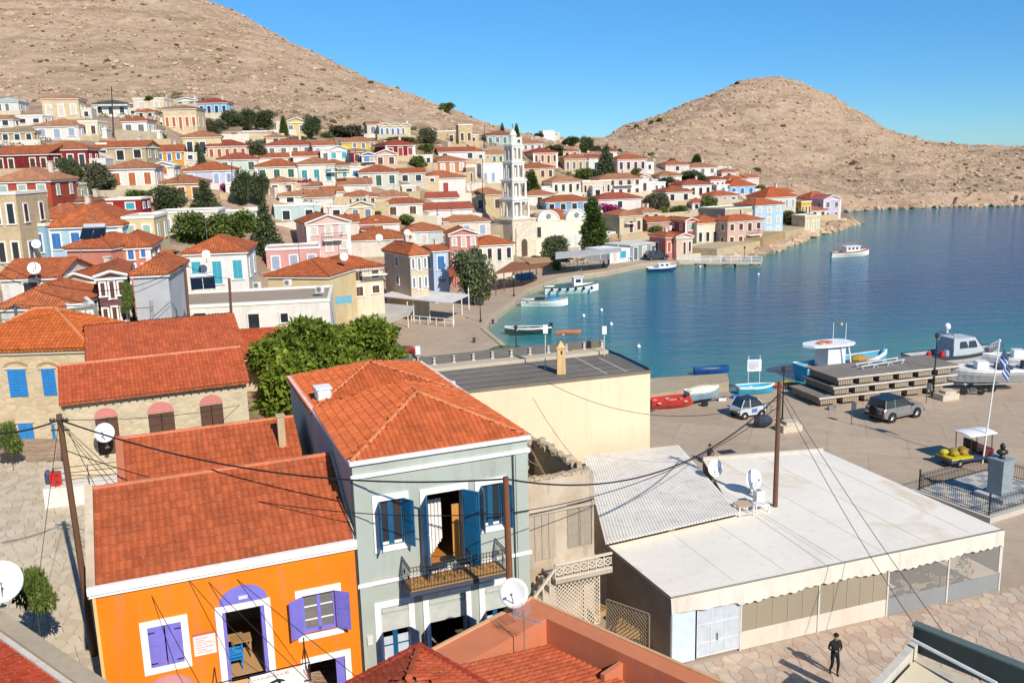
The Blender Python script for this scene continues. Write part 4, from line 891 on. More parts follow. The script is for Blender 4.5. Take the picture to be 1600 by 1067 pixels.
w_ = MB(); w_.fb(GF, -1.5, -1.38, .1, .16, 3.8, 5.27); w_.fb(GF, -2.02, -1.94, .1, .16, 3.8, 5.27); w_.fb(GF, -.95, -.87, .1, .16, 3.8, 5.27); w_.fb(GF, -1.94, -.95, .1, .16, 3.8, 3.95); w_.build('casement', LIL, oh)
w_ = MB()
for z in (4.25, 4.75): w_.fb(GF, -1.94, -1.5, .11, .15, z, z+.04); w_.fb(GF, -1.38, -.95, .11, .15, z, z+.04)
w_.build('glazing_bars', WHT, oh); w_ = MB(); w_.fb(GF, -1.94, -.95, .13, .135, 3.96, 5.27); w_.build('pane', clearfilm(), oh)
m = MB(); m.fb(GF, -4.66, -4.56, -.02, .45, 2.6, 5.22); m.fb(GF, -3.42, -3.31, -.02, .45, 2.6, 5.22); m.build('door_leaf', LIL, oh)
m = MB(); m.fb(GF, -1.0, -.7, .0, .1, .9, 2.65); m.build('door_leaf', LIL, oh)
m = MB(); n = 18; arc = [GF.w(-3.95+.78*cos(pi*i/n), -.03, 5.49+.62*sin(pi*i/n)) for i in range(n+1)]; arcb = [p+GF.v*.03 for p in arc]; m.loft([arc, arcb]); m.build('fanlight_arch', LIL, oh)
m = MB(); m.fb(GF, -4.1, -3.8, -.07, -.031, 5.62, 5.74); m.build('house_plaque', paint('d9d8e8'), oh)
# balcony with railing and banners
m = MB(); m.fb(GF, -5.1, -2.05, -1.1, -.003, 2.42, 2.6); bal = m.build('balcony', WHT, oh)
m = MB(); zt = 3.35
for z in (zt, 2.7): m.path([GF.w(-5.08, -.06, z), GF.w(-5.08, -1.08, z), GF.w(-2.07, -1.08, z), GF.w(-2.07, -.06, z)], .022, 5)
for s in (-5.08, -4.3, -3.1, -2.07): m.tube(GF.w(s, -1.08, 2.6), GF.w(s, -1.08, zt), .02, n=5)
m.path([GF.w(-2.07, -.08, 2.6), GF.w(-2.07, -.08, zt+.4)], .02, 5); m.build('railing', paint(IRON), bal)
def banner(name, s0, s1, z0, z1, c, t=-1.12, par=None, lab=None):
    m = MB(); m.fb(GF, s0, s1, t, t+.012, z0, z1); o = m.build(name, paint(c, .8), par); return o
bn = banner('banner', -4.95, -4.1, 2.72, 3.3, 'e8a060'); tag(bn, 'small pale orange banner tied to the orange house balcony rail', 'banner')
bn = banner('banner', -4.05, -2.3, 2.66, 3.32, 'f0eee8'); tag(bn, 'white banner with red script and dark dolphin on orange house balcony', 'banner')
m = MB(); rr = random.Random(3)
x = -3.95
while x < -2.75:
    h = rr.uniform(.06, .13); m.tube(GF.w(x, -1.13, 3.14), GF.w(x+.04, -1.13, 3.14+h), .008, n=3); m.tube(GF.w(x+.04, -1.13, 3.14+h), GF.w(x+.08, -1.13, 3.15), .008, n=3); x += rr.choice((.08, .08, .13))
o = m.build('red_script', paint('c0322f'), bn); 
m = MB(); dp = [(-3.55, 2.82), (-3.4, 2.98), (-3.15, 3.05), (-2.98, 2.98), (-2.9, 2.9), (-3.05, 2.92), (-3.1, 2.84), (-3.18, 2.94), (-3.36, 2.9), (-3.44, 2.8)]
m.loft([[GF.w(a, t, b) for a, b in dp] for t in (-1.135, -1.121)]); m.build('dolphin_mark', paint('2a3440'), bn)
bn = banner('wall_sign', -5.66, -4.95, 3.88, 4.62, 'e9dfd6', -.03); tag(bn, 'pale paper notice on the orange wall between shuttered window and door', 'sign')
m = MB(); m.fb(GF, -5.68, -4.93, -.05, -.031, 4.62, 4.68)
for k in range(7): m.fb(GF, -5.58, -5.58+rr.uniform(.3, .55), -.034, -.0301, 4.5-k*.085, 4.515-k*.085)
m.build('printed_lines', paint('c9605a'), bn)
# blue plastic chair and table seen through the door
ch = thing('plastic_chair', GF.w(-4.3, .9, 2.6), 'bright blue plastic chair just inside the open door of the orange house', 'chair')
BLU = paint('1f86c9', .4); m = MB(); m.fb(GF, -4.55, -4.1, .7, 1.15, 3.02, 3.06); m.build('seat', BLU, ch)
m = MB()
for k in range(4): m.fb(GF, -4.55, -4.1, .66, .7, 3.15+k*.11, 3.22+k*.11)
m.fb(GF, -4.58, -4.53, .65, .7, 3.02, 3.6); m.fb(GF, -4.12, -4.07, .65, .7, 3.02, 3.6); m.build('backrest', BLU, ch)
for a, b in ((-4.55, .72), (-4.14, .72), (-4.55, 1.1), (-4.14, 1.1)): m = MB(); m.fb(GF, a, a+.04, b, b+.04, 2.6, 3.02); m.build('leg', BLU, ch)
tb = thing('cafe_table', GF.w(-3.9, 1.5, 2.6), 'small wooden table inside the open door of the orange house', 'table')
m = MB(); m.fb(GF, -4.4, -3.7, 1.3, 1.9, 3.3, 3.34); m.build('tabletop', wood('b08a5c'), tb)
for a, b in ((-4.36, 1.34), (-3.78, 1.34), (-4.36, 1.82), (-3.78, 1.82)): m = MB(); m.fb(GF, a, a+.05, b, b+.05, 2.6, 3.3); m.build('leg', wood('b08a5c'), tb)
# pink round awning
aw = thing('awning', GF.w(-6.5, -1, 2.6), 'faded pink domed awning below the closed lilac shutters', 'awning'); m = MB(); rings = []
for i in range(7):
    a = pi/2*i/6; rings.append([GF.w(-6.55+.95*cos(pi*j/12)*cos(a*.0+0)*(cos(a) if i else 1), -.02-1.1*sin(a)*sin(pi*j/12), 2.5+.95*sin(pi*j/12)*1*cos(a)+.0) for j in range(13)])
m.loft(rings, close=False, cap=False); m.build('canopy', plaster('d59a94', .2), aw, smooth=True)

# second red roofed block behind
bb = thing('red_roofed_house', GF.w(-4, 6, 1), 'long red tiled roof with pale chimney directly behind the orange house roof', 'house')
m = MB(); m.fb(GF, -7.5, -.7, 7.35, 12.8, .2, 7.1); m.build('wall', plaster('d9c7ab'), bb)
tile_roof(bb, [GF.w(-7.5, 7.32, 7.1), GF.w(-.5, 7.32, 7.1), GF.w(-.5, 10.1, 8.85), GF.w(-7.5, 10.1, 8.85)], 'be6039', .22, .37, 'flat', 0)
tile_roof(bb, [GF.w(-.5, 12.9, 7.1), GF.w(-7.5, 12.9, 7.1), GF.w(-7.5, 10.1, 8.85), GF.w(-.5, 10.1, 8.85)], 'be6039', .22, .37, 'flat', 0, name='rear_roof')
caps(bb, [GF.w(-7.5, 10.1, 8.85), GF.w(-.5, 10.1, 8.85)], 'd9805a', .09)
m = MB(); m.loft([[GF.w(s, 7.3, .2), GF.w(s, 12.9, .2), GF.w(s, 12.9, 7.2), GF.w(s, 10.1, 9.0), GF.w(s, 7.3, 7.2)] for s in (-7.8, -7.501)]); m.build('gable_parapet', plaster('c6775a'), bb)
m = MB(); s, z = -1.35, 8.6; m.fb(GF, s, s+.3, 8.6, 8.9, 7.4, 9.35); m.fb(GF, s-.04, s+.34, 8.56, 8.94, 9.35, 9.43); m.build('chimney', plaster('d8c09a', .5), bb)

# ---------------------------------------------------------------- grey green house
GW_ = plaster('b9c2b7', .3, .9); BLUE = paint('125a80', .5); BDK = paint('30446a', .5)
gh = thing('grey_green_house', GF.w(3.3, 5, 1), 'grey green two storey house with blue shutters, balcony and orange hipped roof', 'house'); W6 = 6.62
upper = [(.86, 1.74, 6.55, 8.25), (2.6, 3.98, 5.32, 8.2), (4.7, 5.5, 6.55, 8.2)]; lower = [(.72, 1.75, 1.4, 4.2), (2.52, 3.95, 1.0, 4.15), (4.72, 5.6, 1.4, 4.12)]
lower2 = [(a, b, c, d-.95) for a, b, c, d in lower]
holed_wall(GF, .02, W6, .2, 9.7, upper+lower2).build('facade', GW_, gh)
m = MB(); m.fb(GF, .02, .35, .351, 14, .2, 9.7); m.fb(GF, W6-.33, W6, .351, 14, .2, 9.7); m.fb(GF, .351, W6-.331, 13.7, 14, .2, 9.7); m.fb(GF, .351, W6-.331, .351, 13.69, 9.3, 9.6); m.build('wall', plaster('7f7d86', .2) if False else GW_, gh)
m = MB(); m.fb(GF, -.06, W6+.08, -.1, -.003, 9.22, 9.34); m.fb(GF, -.08, W6+.1, -.14, .1, 9.72, 9.86); m.fb(GF, W6+.001, W6+.1, -.003, 14, 9.22, 9.34); m.fb(GF, -.08, .1, .1, 14.0, 9.72, 9.86); m.fb(GF, W6-.08, W6+.1, .1, 14.0, 9.72, 9.86); m.build('cornice', WHT, gh)
m = MB(); m.fb(GF, -.05, W6+.06, -.08, -.003, 5.14, 5.28); m.build('string_course', WHT, gh)
for s0 in (.02, W6-.5): m = MB(); m.fb(GF, s0, s0+.48, -.05, -.003, .2, 9.2); m.build('pilaster', GW_, gh)
m = MB(); m.tube(GF.w(W6-.62, -.06, .5), GF.w(W6-.62, -.06, 9.2), .03); m.tube(GF.w(-.04, -.05, .5), GF.w(-.04, -.05, 9.2), .03); m.build('drainpipe', paint('3a4746'), gh)
E0 = 9.84; rc = 'cf683a'
A_, B_, C2, D2 = GF.w(.0, -.02, E0), GF.w(W6, -.02, E0), GF.w(W6, 7.3, E0), GF.w(.0, 7.3, E0); ap, rb = GF.w(3.3, 2.9, 11.22), GF.w(3.3, 5.2, 11.15)
tile_roof(gh, [A_, B_, ap], rc, .2, .33, 'flat', 150); tile_roof(gh, [D2, A_, ap, rb], rc, .2, .33, 'flat', 150, name='side_roof'); tile_roof(gh, [B_, C2, rb, ap], rc, .2, .33, 'flat', 0, name='side_roof')
caps(gh, [A_, ap, B_], 'e08a5c', .075); caps(gh, [D2, rb, ap], 'e08a5c', .06); caps(gh, [rb, C2], 'e08a5c', .07)
a2 = GF.w(3.3, 10.7, 10.85); F1, F2, F3, F4 = GF.w(-.1, 7.35, E0-.1), GF.w(W6+.1, 7.35, E0-.1), GF.w(W6+.1, 14.1, E0-.1), GF.w(-.1, 14.1, E0-.1); r2 = GF.w(3.3, 7.2, 11.1)
tile_roof(gh, [C2, D2, rb], rc, .2, .33, 'flat', 0, name='rear_roof'); tile_roof(gh, [F4, F1, a2], rc, .2, .33, 'flat', 0, name='rear_roof'); tile_roof(gh, [F1, F2, a2], rc, .2, .33, 'flat', 0, name='rear_roof'); tile_roof(gh, [F2, F3, a2], rc, .2, .33, 'flat', 0, name='rear_roof'); tile_roof(gh, [F3, F4, a2], rc, .2, .33, 'flat', 0, name='rear_roof')
caps(gh, [F4, a2, F3], 'e08a5c', .07); caps(gh, [F1, a2, F2], 'e08a5c', .06)
m = MB(); m.fb(GF, .35, .95, 8.1, 8.16, 9.7, 10.45); m.fb(GF, .35, .41, 8.1, 8.9, 9.7, 10.45); m.fb(GF, .89, .95, 8.1, 8.9, 9.7, 10.45); m.fb(GF, .3, 1.0, 8.05, 8.95, 10.45, 10.5); sk = m.build('roof_hatch', WHT, gh)
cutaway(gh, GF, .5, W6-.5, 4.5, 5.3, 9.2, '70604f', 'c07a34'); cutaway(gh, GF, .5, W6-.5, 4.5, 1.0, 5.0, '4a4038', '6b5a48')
for h in upper: trim_frame(gh, GF, h[0], h[1], h[2], h[3], .22, WHT, -.06, h[2] > 6, 'window_frame')
for h in lower: trim_frame(gh, GF, h[0], h[1], h[2], h[3], .22, WHT, -.06, False, 'door_frame')
for h in lower:
    m = MB(); m.fb(GF, h[0], h[1], -.03, -.003, h[3]-.95, h[3]-.35); m.fb(GF, h[0], h[1], -.05, -.003, h[3]-.4, h[3]-.34); m.fb(GF, h[0]+.05, h[1]-.05, -.05, -.003, h[3]-.2, h[3]-.12); m.build('transom_panel', paint('c3c6bd', .7), gh)
for a, b, c, d in (upper[0], upper[2]):
    m = MB(); mid = (a+b)/2; m.fb(GF, mid-.1, mid+.1, .08, .14, c, d); m.fb(GF, a, a+.06, .08, .14, c, d); m.fb(GF, b-.06, b, .08, .14, c, d); m.build('casement', BLUE, gh)
    m = MB(); m.fb(GF, a+.06, b-.06, .1, .13, c, c+.09); m.build('window_board', WHT, gh)
    m = MB(); m.fb(GF, a+.06, mid-.1, .11, .115, c+.1, d); m.fb(GF, mid+.1, b-.06, .11, .115, c+.1, d); m.build('pane', GLASS, gh)
    shutter_leaf(gh, GF, a, c-.02, d, .5, 100, BLUE, 1); shutter_leaf(gh, GF, b, c-.02, d, .5, 118, BLUE, -1)
a, b, c, d = upper[1]; shutter_leaf(gh, GF, a, c, d, .68, 108, BLUE, 1); shutter_leaf(gh, GF, b, c, d, .68, 128, BLUE, -1)
m = MB(); m.fb(GF, b-.32, b-.05, .3, .36, c, c+2.2); m.build('inner_door', wood('c8893e'), gh)
m = MB()
for k in range(8): m.fb(GF, a+.3+k*.07, a+.36+k*.07, .9+.05*(k % 2), .96+.05*(k % 2), 5.35+.09*k, 7.6)
m.build('white_curtain', paint('e9e4de', .9), gh)
for i, (a, b, c, d) in enumerate(lower2):
    if i == 1: shutter_leaf(gh, GF, a, c, d, .6, 115, BDK, 1, -.03); shutter_leaf(gh, GF, b, c, d, .55, 110, BDK, -1, -.03); continue
    mid = (a+b)/2; m = MB(); m.fb(GF, mid-.09, mid+.09, .1, .15, c, d); m.build('casement', BLUE, gh)
    m = MB(); m.fb(GF, a, mid-.09, .11, .14, c, d-.3); m.fb(GF, mid+.09, b, .11, .14, c, d-.3); m.build('curtained_pane', paint('c6ced6', .4), gh)
    m = MB()
    for z in (c+.6, c+1.2): m.fb(GF, a, b, .09, .105, z, z+.05)
    m.build('glazing_bars', BLUE, gh); shutter_leaf(gh, GF, a, c, d, .5, 112, BDK, 1); shutter_leaf(gh, GF, b, c, d, .5, 112, BDK, -1)
# balcony
m = MB(); m.fb(GF, 1.55, 5.25, -1.15, -.003, 4.98, 5.14); bal = m.build('balcony', paint('4a4c58', .7), gh)
for k in range(9):
    m = MB(); t0 = -1.12+k*.123; m.fb(GF, 1.6, 5.2, t0, t0+.11, 5.142, 5.17); m.build('plank', wood('b98a4e'), bal)
def scroll_rail(par, a, b, z0, z1, sc=True):
    a = np.array(a); b = np.array(b); L = np.linalg.norm(b-a); d = (b-a)/L; m = MB()
    for z in (z0+.06, z1, z1-.16): m.tube(a+[0, 0, z], b+[0, 0, z], .014, n=4)
    k = max(2, int(L/.12))
    for i in range(k+1): p = a+d*L*i/k; m.tube(p+[0, 0, z0], p+[0, 0, z1], .009, n=4)
    n = max(1, int(L/.36))
    for i in range(n):
        c = a+d*L*(i+.5)/n+[0, 0, (z0+z1)/2-.04]
        for rr_ in (.11, .06): m.path([c+d*rr_*cos(q)+np.array([0, 0, rr_*sin(q)]) for q in np.linspace(0, 2*pi, 11)], .008, 3)
    for i in range(k): c = a+d*L*(i+.5)/k+[0, 0, z1-.08]; m.path([c+d*.05*cos(q)+np.array([0, 0, .06*sin(q)]) for q in np.linspace(0, 2*pi, 7)], .006, 3)
    return m.build('railing', paint(IRON), par)
q = [GF.w(1.6, -.05, 0), GF.w(1.6, -1.1, 0), GF.w(5.2, -1.1, 0), GF.w(5.2, -.05, 0)]
for a, b in zip(q[:-1], q[1:]): scroll_rail(bal, a, b, 5.17, 6.05)
for nm, c, cat, lab in (('round_table', (3.15, -.62), 'table', 'small round black iron table on the blue shuttered balcony'),):
    t_ = thing(nm, GF.w(*c, 5.17), lab, cat); p = GF.w(*c, 5.17); m = MB(); m.lathe(p+[0, 0, .7], [(.3, 0), (.3, .02)], 16); m.build('tabletop', paint(IRON), t_)
    for k in range(3): m = MB(); a = 2.1*k; m.tube(p+[.02*cos(a), .02*sin(a), .7], p+[.25*cos(a), .25*sin(a), 0], .012); m.build('leg', paint(IRON), t_)
for k, (s, t, lab) in enumerate(((2.55, -.6, 'black iron balcony chair beside the door side of the small round table'), (3.75, -.6, 'black iron balcony chair beside the pole side of the small round table'))):
    c = thing('balcony_chair', GF.w(s, t, 5.17), lab, 'chair'); p = 5.17; m = MB(); m.fb(GF, s-.19, s+.19, t-.19, t+.19, p+.43, p+.46); m.build('seat', paint(IRON), c)
    sx = -.19 if k == 0 else .17; m = MB(); m.fb(GF, s+sx, s+sx+.02, t-.19, t-.16, p+.46, p+.9); m.fb(GF, s+sx, s+sx+.02, t+.16, t+.19, p+.46, p+.9); m.fb(GF, s+sx, s+sx+.02, t-.16, t+.16, p+.8, p+.9); m.fb(GF, s+sx, s+sx+.02, t-.16, t+.16, p+.6, p+.66); m.build('backrest', paint(IRON), c)
    for a, b in ((-.18, -.18), (.16, -.18), (-.18, .16), (.16, .16)): m = MB(); m.fb(GF, s+a, s+a+.02, t+b, t+b+.02, p, p+.43); m.build('leg', paint(IRON), c)
m = MB(); m.fb(GF, .16, .36, -.12, -.05, 2.9, 3.25); mb_ = m.build('meter_box', paint('d9d8d0'), gh)
# air conditioner at rear roof edge
def aircon(pos, yaw, label):
    t_ = thing('air_conditioner', pos, label, 'air conditioner', 'outdoor air conditioner units'); f = Frame(pos, yaw); z = pos[2]; m = MB(); m.fb(f, -.4, .4, -.15, .15, z, z+.6); m.build('casing', paint('dddbd4', .5), t_)
    m = MB(); m.lathe(f.w(-.1, -.165, z+.3), [(.22, -.01), (.22, .012)], 18, Vector(-f.v)); m.build('fan', paint('4a4b4c'), t_)
    m = MB()
    for k in range(6): m.fb(f, -.36, .16, -.19, -.18, z+.07+k*.09, z+.085+k*.09)
    m.build('fan_grille', paint('c9c8c2'), t_); return t_


# ---------------------------------------------------------------- near roofs under the camera
BF = Frame((.42, 27.68), -45.0); TERR = plaster('e08a62', .3, .85)
nb = thing('parapet_house', BF.w(3, -3, 0), 'near house with terracotta parapet round a red barrel tiled roof', 'house')
m = MB(); m.fb(BF, 0, 9.5, -9, -.001, 0, 4.2); m.build('wall', plaster('cf7a56'), nb)
m = MB(); m.fb(BF, 0, 9.5, -.62, 0, 4.201, 5.5); m.fb(BF, 0, 1.25, -9, -.62, 4.201, 5.5); m.fb(BF, 4.2, 4.35, -1.5, -.63, 4.5, 5.2); m.build('parapet', TERR, nb)
m = MB(); m.fb(BF, -.06, 9.5, -.04, .06, 5.502, 5.56); m.fb(BF, -.06, .05, -9, -.04, 5.502, 5.56); m.build('coping', plaster('e8b98a'), nb)
m = MB(); m.fb(BF, .63, 9.5, -.95, -.621, 4.3, 4.5); m.build('gutter', plaster('cf6a42', .4), nb)
tile_roof(nb, [BF.w(1.6, -.95, 4.75), BF.w(9.5, -.95, 4.75), BF.w(9.5, -6.5, 6.2), BF.w(1.6, -6.5, 6.2)][::1], 'c25c38', .21, .36, 'barrel', 300)
m = MB()
for k in range(14): m.fb(BF, 1.2+k*.55, 1.24+k*.55, -.96, -.63, 5.05, 5.12)
dish(BF.w(.3, -1.05, 5.5), -12, .48, 'round white satellite dish on the terracotta parapet in front of the grey green house', .75, .35)
nf = Frame((-3.45, 26.0), -50)
hr = thing('hip_roof_annex', (-3.3, 23.5, 0), 'near annex with dark red barrel tiled hip roof beside the terracotta parapet', 'house')
zc = 5.9; Cn = P(655, 1013, zc); Lc = Cn+(P(560, 1064, zc)-Cn)*1.5; Rc = Cn+(P(738, 1061, zc)-Cn)*1.5; tp = (Lc+Rc)/2+np.array([0, -.6, .95])
m = MB(); m.prism([tuple(p[:2]) for p in (Cn, Lc, Lc+[.5, -2, 0], Rc+[-.5, -2, 0], Rc)], 0, zc-.15); m.build('wall', plaster('b8553c'), hr)
tile_roof(hr, [Lc, Cn, tp], 'b84e32', .21, .36, 'barrel', 120); tile_roof(hr, [Cn, Rc, tp], 'c25634', .21, .36, 'barrel', 120, name='side_roof'); caps(hr, [Cn, tp], 'c8603c', .11); caps(hr, [Lc, Cn+[0, .03, .02], Rc], 'b5452e', .13)
# TV aerial
ae = thing('tv_aerial', BF.w(1.9, -2.3, 5.3), 'bare metal television aerial standing in the near barrel tiled roof', 'aerial'); p = BF.w(1.9, -2.3, 5.4); AL = paint('b5b3b0', .4, .6)
m = MB(); m.tube(p, p+[0, 0, 1.3], .02); m.build('mast', AL, ae); m = MB(); m.tube(p+[-.3, .2, 1.05], p+[.5, -.55, 1.15], .012)
for k in range(12): c = p+np.array([-.3, .2, 1.06])+np.array([.8, -.75, .1])*k/11; m.tube(c+[-.14, -.14, 0], c+[.14, .14, 0], .007, n=4)
m.build('boom', AL, ae); m = MB()
for k in range(8): m.tube(p+[-.32+.0*k, .25, .85+k*.06], p+[-.32, .25, .85+k*.06]+np.array([.55, .4, .0]), .008, n=4)
for k in range(3): m.tube(p+np.array([-.32, .25, .83])+np.array([.275, .2, 0])*k, p+np.array([-.32, .25, 1.3])+np.array([.275, .2, 0])*k, .009, n=4)
m.build('reflector_grid', AL, ae)
# left near roof with concrete parapet
a = P(-40, 925, 6.0); b = P(185, 1075, 6.0); d = (b-a)[:2]/np.linalg.norm((b-a)[:2]); LFr = Frame((a[0], a[1]), math.degrees(atan2(d[1], d[0]))); L = float(np.linalg.norm((b-a)[:2]))+3
lh = thing('left_near_house', LFr.w(3, -3, 0), 'near house with red tiled roof behind a weathered concrete parapet at the lower corner', 'house')
m = MB(); m.fb(LFr, -4, L, -8, -.001, 0, 5.5); m.build('wall', plaster('cdbda0'), lh)
m = MB(); m.fb(LFr, -4, L, -.55, 0, 5.501, 6.0); m.build('parapet', concrete('c9b79c', 2, 'parapet', .5), lh); m = MB(); m.fb(LFr, -4, L, -.72, -.551, 5.5, 5.9); m.build('flashing', plaster('e5ddd0'), lh)
tile_roof(lh, [LFr.w(-4, -.74, 5.75), LFr.w(L, -.74, 5.75), LFr.w(L, -6, 7.3), LFr.w(-4, -6, 7.3)], 'b5472c', .24, .36, 'flat', 0)
p = P(12, 945, 6.0); dish((p[0]-.1, p[1]-.1, 6.0), 35, .68, 'large pale satellite dish at the picture edge above the concrete parapet', .9, .3)

# ---------------------------------------------------------------- yellow terrace building
yA = P(720, 612, 7.4); yB = P(1016, 580, 7.4); dd_ = yB-yA; YF = Frame((yA[0], yA[1]), math.degrees(atan2(dd_[1], dd_[0]))); YW = float(np.hypot(dd_[0], dd_[1]))
yb = thing('yellow_building', YF.w(6, 3, 0), 'plain pale yellow flat roofed building with dark roof terrace by the harbour', 'building')
sB, tB = YF.at(940, 547, 7.4); sL, tL = YF.at(660, 580, 7.4)
m = MB(); foot = [YF.w(-3.5, 0, 0), YF.w(YW, 0, 0), YF.w(YW+.0, tB*.62, 0), YF.w(sB, tB, 0), YF.w(-5.0, tB*.95, 0)]; m.prism([p[:2] for p in foot], -2.5, 7.3); m.build('wall', plaster('f2d9b6', .15, .92), yb)
foot2 = [YF.w(-3.5+.1, .1, 0), YF.w(YW-.1, .1, 0), YF.w(YW-.1, tB*.62, 0), YF.w(sB-.1, tB-.15, 0), YF.w(-5.0+.1, tB*.95-.1, 0)]
m = MB(); m.prism([p[:2] for p in foot2], 7.3, 7.38); ft = m.build('terrace_floor', concrete('8a8278', 1.6, 'terrace_slabs', .9), yb)
m = MB(); m.fb(YF, -3.5, YW+.05, -.06, .2, 7.301, 7.44); m.build('parapet', concrete('8d8270', 2, 'parapet_edge', .5), yb)
for k in range(5): m = MB(); m.fb(YF, -3, YW-.6-.5*k, .9+k*1.15, .94+k*1.15, 7.381, 7.386); m.build('painted_line', paint('a59d93', .9), yb)
m = MB(); m.fb(YF, YW-2.6, YW-2.52, .5, tB-1.2, 7.387, 7.392); m.fb(YF, YW-1.3, YW-1.22, .5, tB*.7, 7.387, 7.392); m.build('painted_line', paint('c9c3ba', .9), yb)
m = MB(); a = YF.w(YW, .2, 0); b = YF.w(YW, tB*.62, 0); c = YF.w(sB, tB, 0); m.path([a+[0, 0, 7.48], b+[0, 0, 7.52], c+[0, 0, 7.52]], .09, 6); m.build('dark_rail', paint('2b2d2e'), yb)
# balustrade: pale plinth band, dark net and white posts
b0 = YF.w(-5.0, tB*.95, 0); b1 = YF.w(sB, tB, 0); v = b1-b0; n = int(np.linalg.norm(v)/1.25)
m = MB(); off = -YF.v*.5; m.hexa([p+[0, 0, z] for z in (7.381, 7.6) for p in (b0+off*2.2, b1+off*2.2, b1+off*.3, b0+off*.3)]); m.build('terrace_ledge', concrete('cfc2aa', 2, 'ledge', .3), yb)
m = MB(); m.hexa([p+[0, 0, z] for z in (7.61, 8.15) for p in (b0, b1, b1+YF.v*.03, b0+YF.v*.03)]); m.build('shade_netting', paint('6a6662', .9), yb)
for i in range(n+1): p = b0+v*i/n; m = MB(); m.lathe(p+[0, -.1, 7.6], [(.13, 0), (.13, .06), (.06, .12), (.1, .24), (.06, .36), (.11, .42), (.11, .46)], 8); m.build('baluster', paint('c4baa9', .8), yb)
p = P(700, 613, 7.4); aircon((p[0], p[1], 7.4), 30, 'white air conditioner at the near end of the dark roof terrace')
cs, ct = YF.at(877, 583, 7.4); cp = YF.w(cs, ct, 7.4)
ck = thing('chimney', cp, 'tall cream chimney with pointed cap standing on the dark roof terrace', 'chimney'); m = MB(); m.loft([[cp+np.array([x*w, y*w, z]) for x, y in ((-1, -1), (1, -1), (1, 1), (-1, 1))] for w, z in ((.26, -.05), (.23, 1.5), (.27, 1.52), (.27, 1.6), (.22, 1.62), (.02, 1.95))]); m.build('stack', plaster('efc98f'), ck)
m = MB(); m.box(cp+[0.02, -.235, 1.3], (.1, .03, .22)); m.build('vent', paint('3a2c20'), ck)
# ---------------------------------------------------------------- stone houses at left
SF = Frame((-23.13, 44.3), 24.0); SW = 9.2
st = thing('stone_house', SF.w(4.5, 2, 4), 'pale stone house with pink arches over three brown shuttered openings', 'house')
SM = stonewall('d9c8a6', 2.2)
ops = []
for (x0, y0, x1, y1) in ((148, 655, 184, 708), (231, 648, 272, 683), (312, 635, 348, 672)):
    s0, z1 = SF.pix(x0, y0); s1, _ = SF.pix(x1, y0); ops.append((s0, s1, z1))
holed_wall(SF, 0, SW, 2.5, 8.3, [(a, b, z-2.0, z) for a, b, z in ops]).build('facade', SM, st)
m = MB(); m.fb(SF, 0, .4, .351, 4.6, 2.5, 8.3); m.fb(SF, SW-.4, SW, .351, 4.6, 2.5, 8.3); m.fb(SF, .401, SW-.401, 4.2, 4.6, 2.5, 8.3); m.build('wall', SM, st)
m = MB()
for s0, s1 in ((-.02, .3), (SW-.3, SW+.02)): m.loft([[SF.w(s, -.1, 8.302), SF.w(s, 4.6, 8.302), SF.w(s, 2.3, 9.72)] for s in (s0, s1)])
m.build('gable', plaster('d6d8da'), st)
tile_roof(st, [SF.w(-.05, -.35, 8.32), SF.w(SW+.1, -.35, 8.32), SF.w(SW+.1, 2.3, 9.75), SF.w(-.05, 2.3, 9.75)], 'c9623c', .2, .3, 'flat', 0)
tile_roof(st, [SF.w(SW+.1, 4.9, 8.32), SF.w(-.05, 4.9, 8.32), SF.w(-.05, 2.3, 9.75), SF.w(SW+.1, 2.3, 9.75)], 'c9623c', .2, .3, 'flat', 0, name='rear_roof')
caps(st, [SF.w(-.05, 2.3, 9.75), SF.w(SW+.1, 2.3, 9.75)], 'd98a68', .09)
for k in range(24): m = MB(); s = .1+k*(SW-.3)/23; m.fb(SF, s, s+.09, -.3, -.003, 8.1, 8.22); m.build('rafter_end', wood('5a4030'), st)
BRN = wood('5e4030')
for a, b, z in ops:
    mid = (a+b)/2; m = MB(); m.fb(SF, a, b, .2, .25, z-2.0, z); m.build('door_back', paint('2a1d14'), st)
    for x0, x1 in ((a, mid-.02), (mid+.02, b)):
        m = MB(); m.fb(SF, x0, x1, .08, .14, z-2.0, z)
        for q in range(3): m.fb(SF, x0+.08, x1-.08, .05, .078, z-1.9+q*.63, z-1.4+q*.63)
        m.build('shutter', BRN, st)
    m = MB(); n = 14; r = (b-a)/2+.02; arc = [SF.w(mid+r*cos(pi*i/n), -.04, z+.06+r*.85*sin(pi*i/n)) for i in range(n+1)]; m.loft([arc, [p+SF.v*.04 for p in arc]]); m.build('arch_panel', plaster('dd8f86', .2), st)
s_, z_ = SF.pix(165, 668); dish(SF.w(s_, -1.0, z_-.8), 10, .5, 'white satellite dish in front of the first brown shutter of the pale stone house', .8, .3)
# house behind it
s2 = thing('rear_stone_house', SF.w(5, 8, 4), 'stone house with broad smooth orange roof behind the pink arched stone house', 'house')
tA = 5.3; m = MB(); m.fb(SF, 1.2, SW+.6, tA, 14.5, 2.5, 8.8); m.build('wall', SM, s2); 
tile_roof(s2, [SF.w(1.2, tA-.1, 8.85), SF.w(SW+.7, tA-.1, 8.85), SF.w(SW+.7, 9.8, 10.6), SF.w(1.2, 9.8, 10.6)], 'cb6640', .2, .3, 'flat', 0)
tile_roof(s2, [SF.w(SW+.7, 14.6, 8.85), SF.w(1.2, 14.6, 8.85), SF.w(1.2, 9.8, 10.6), SF.w(SW+.7, 9.8, 10.6)], 'cb6640', .2, .3, 'flat', 0, name='rear_roof')
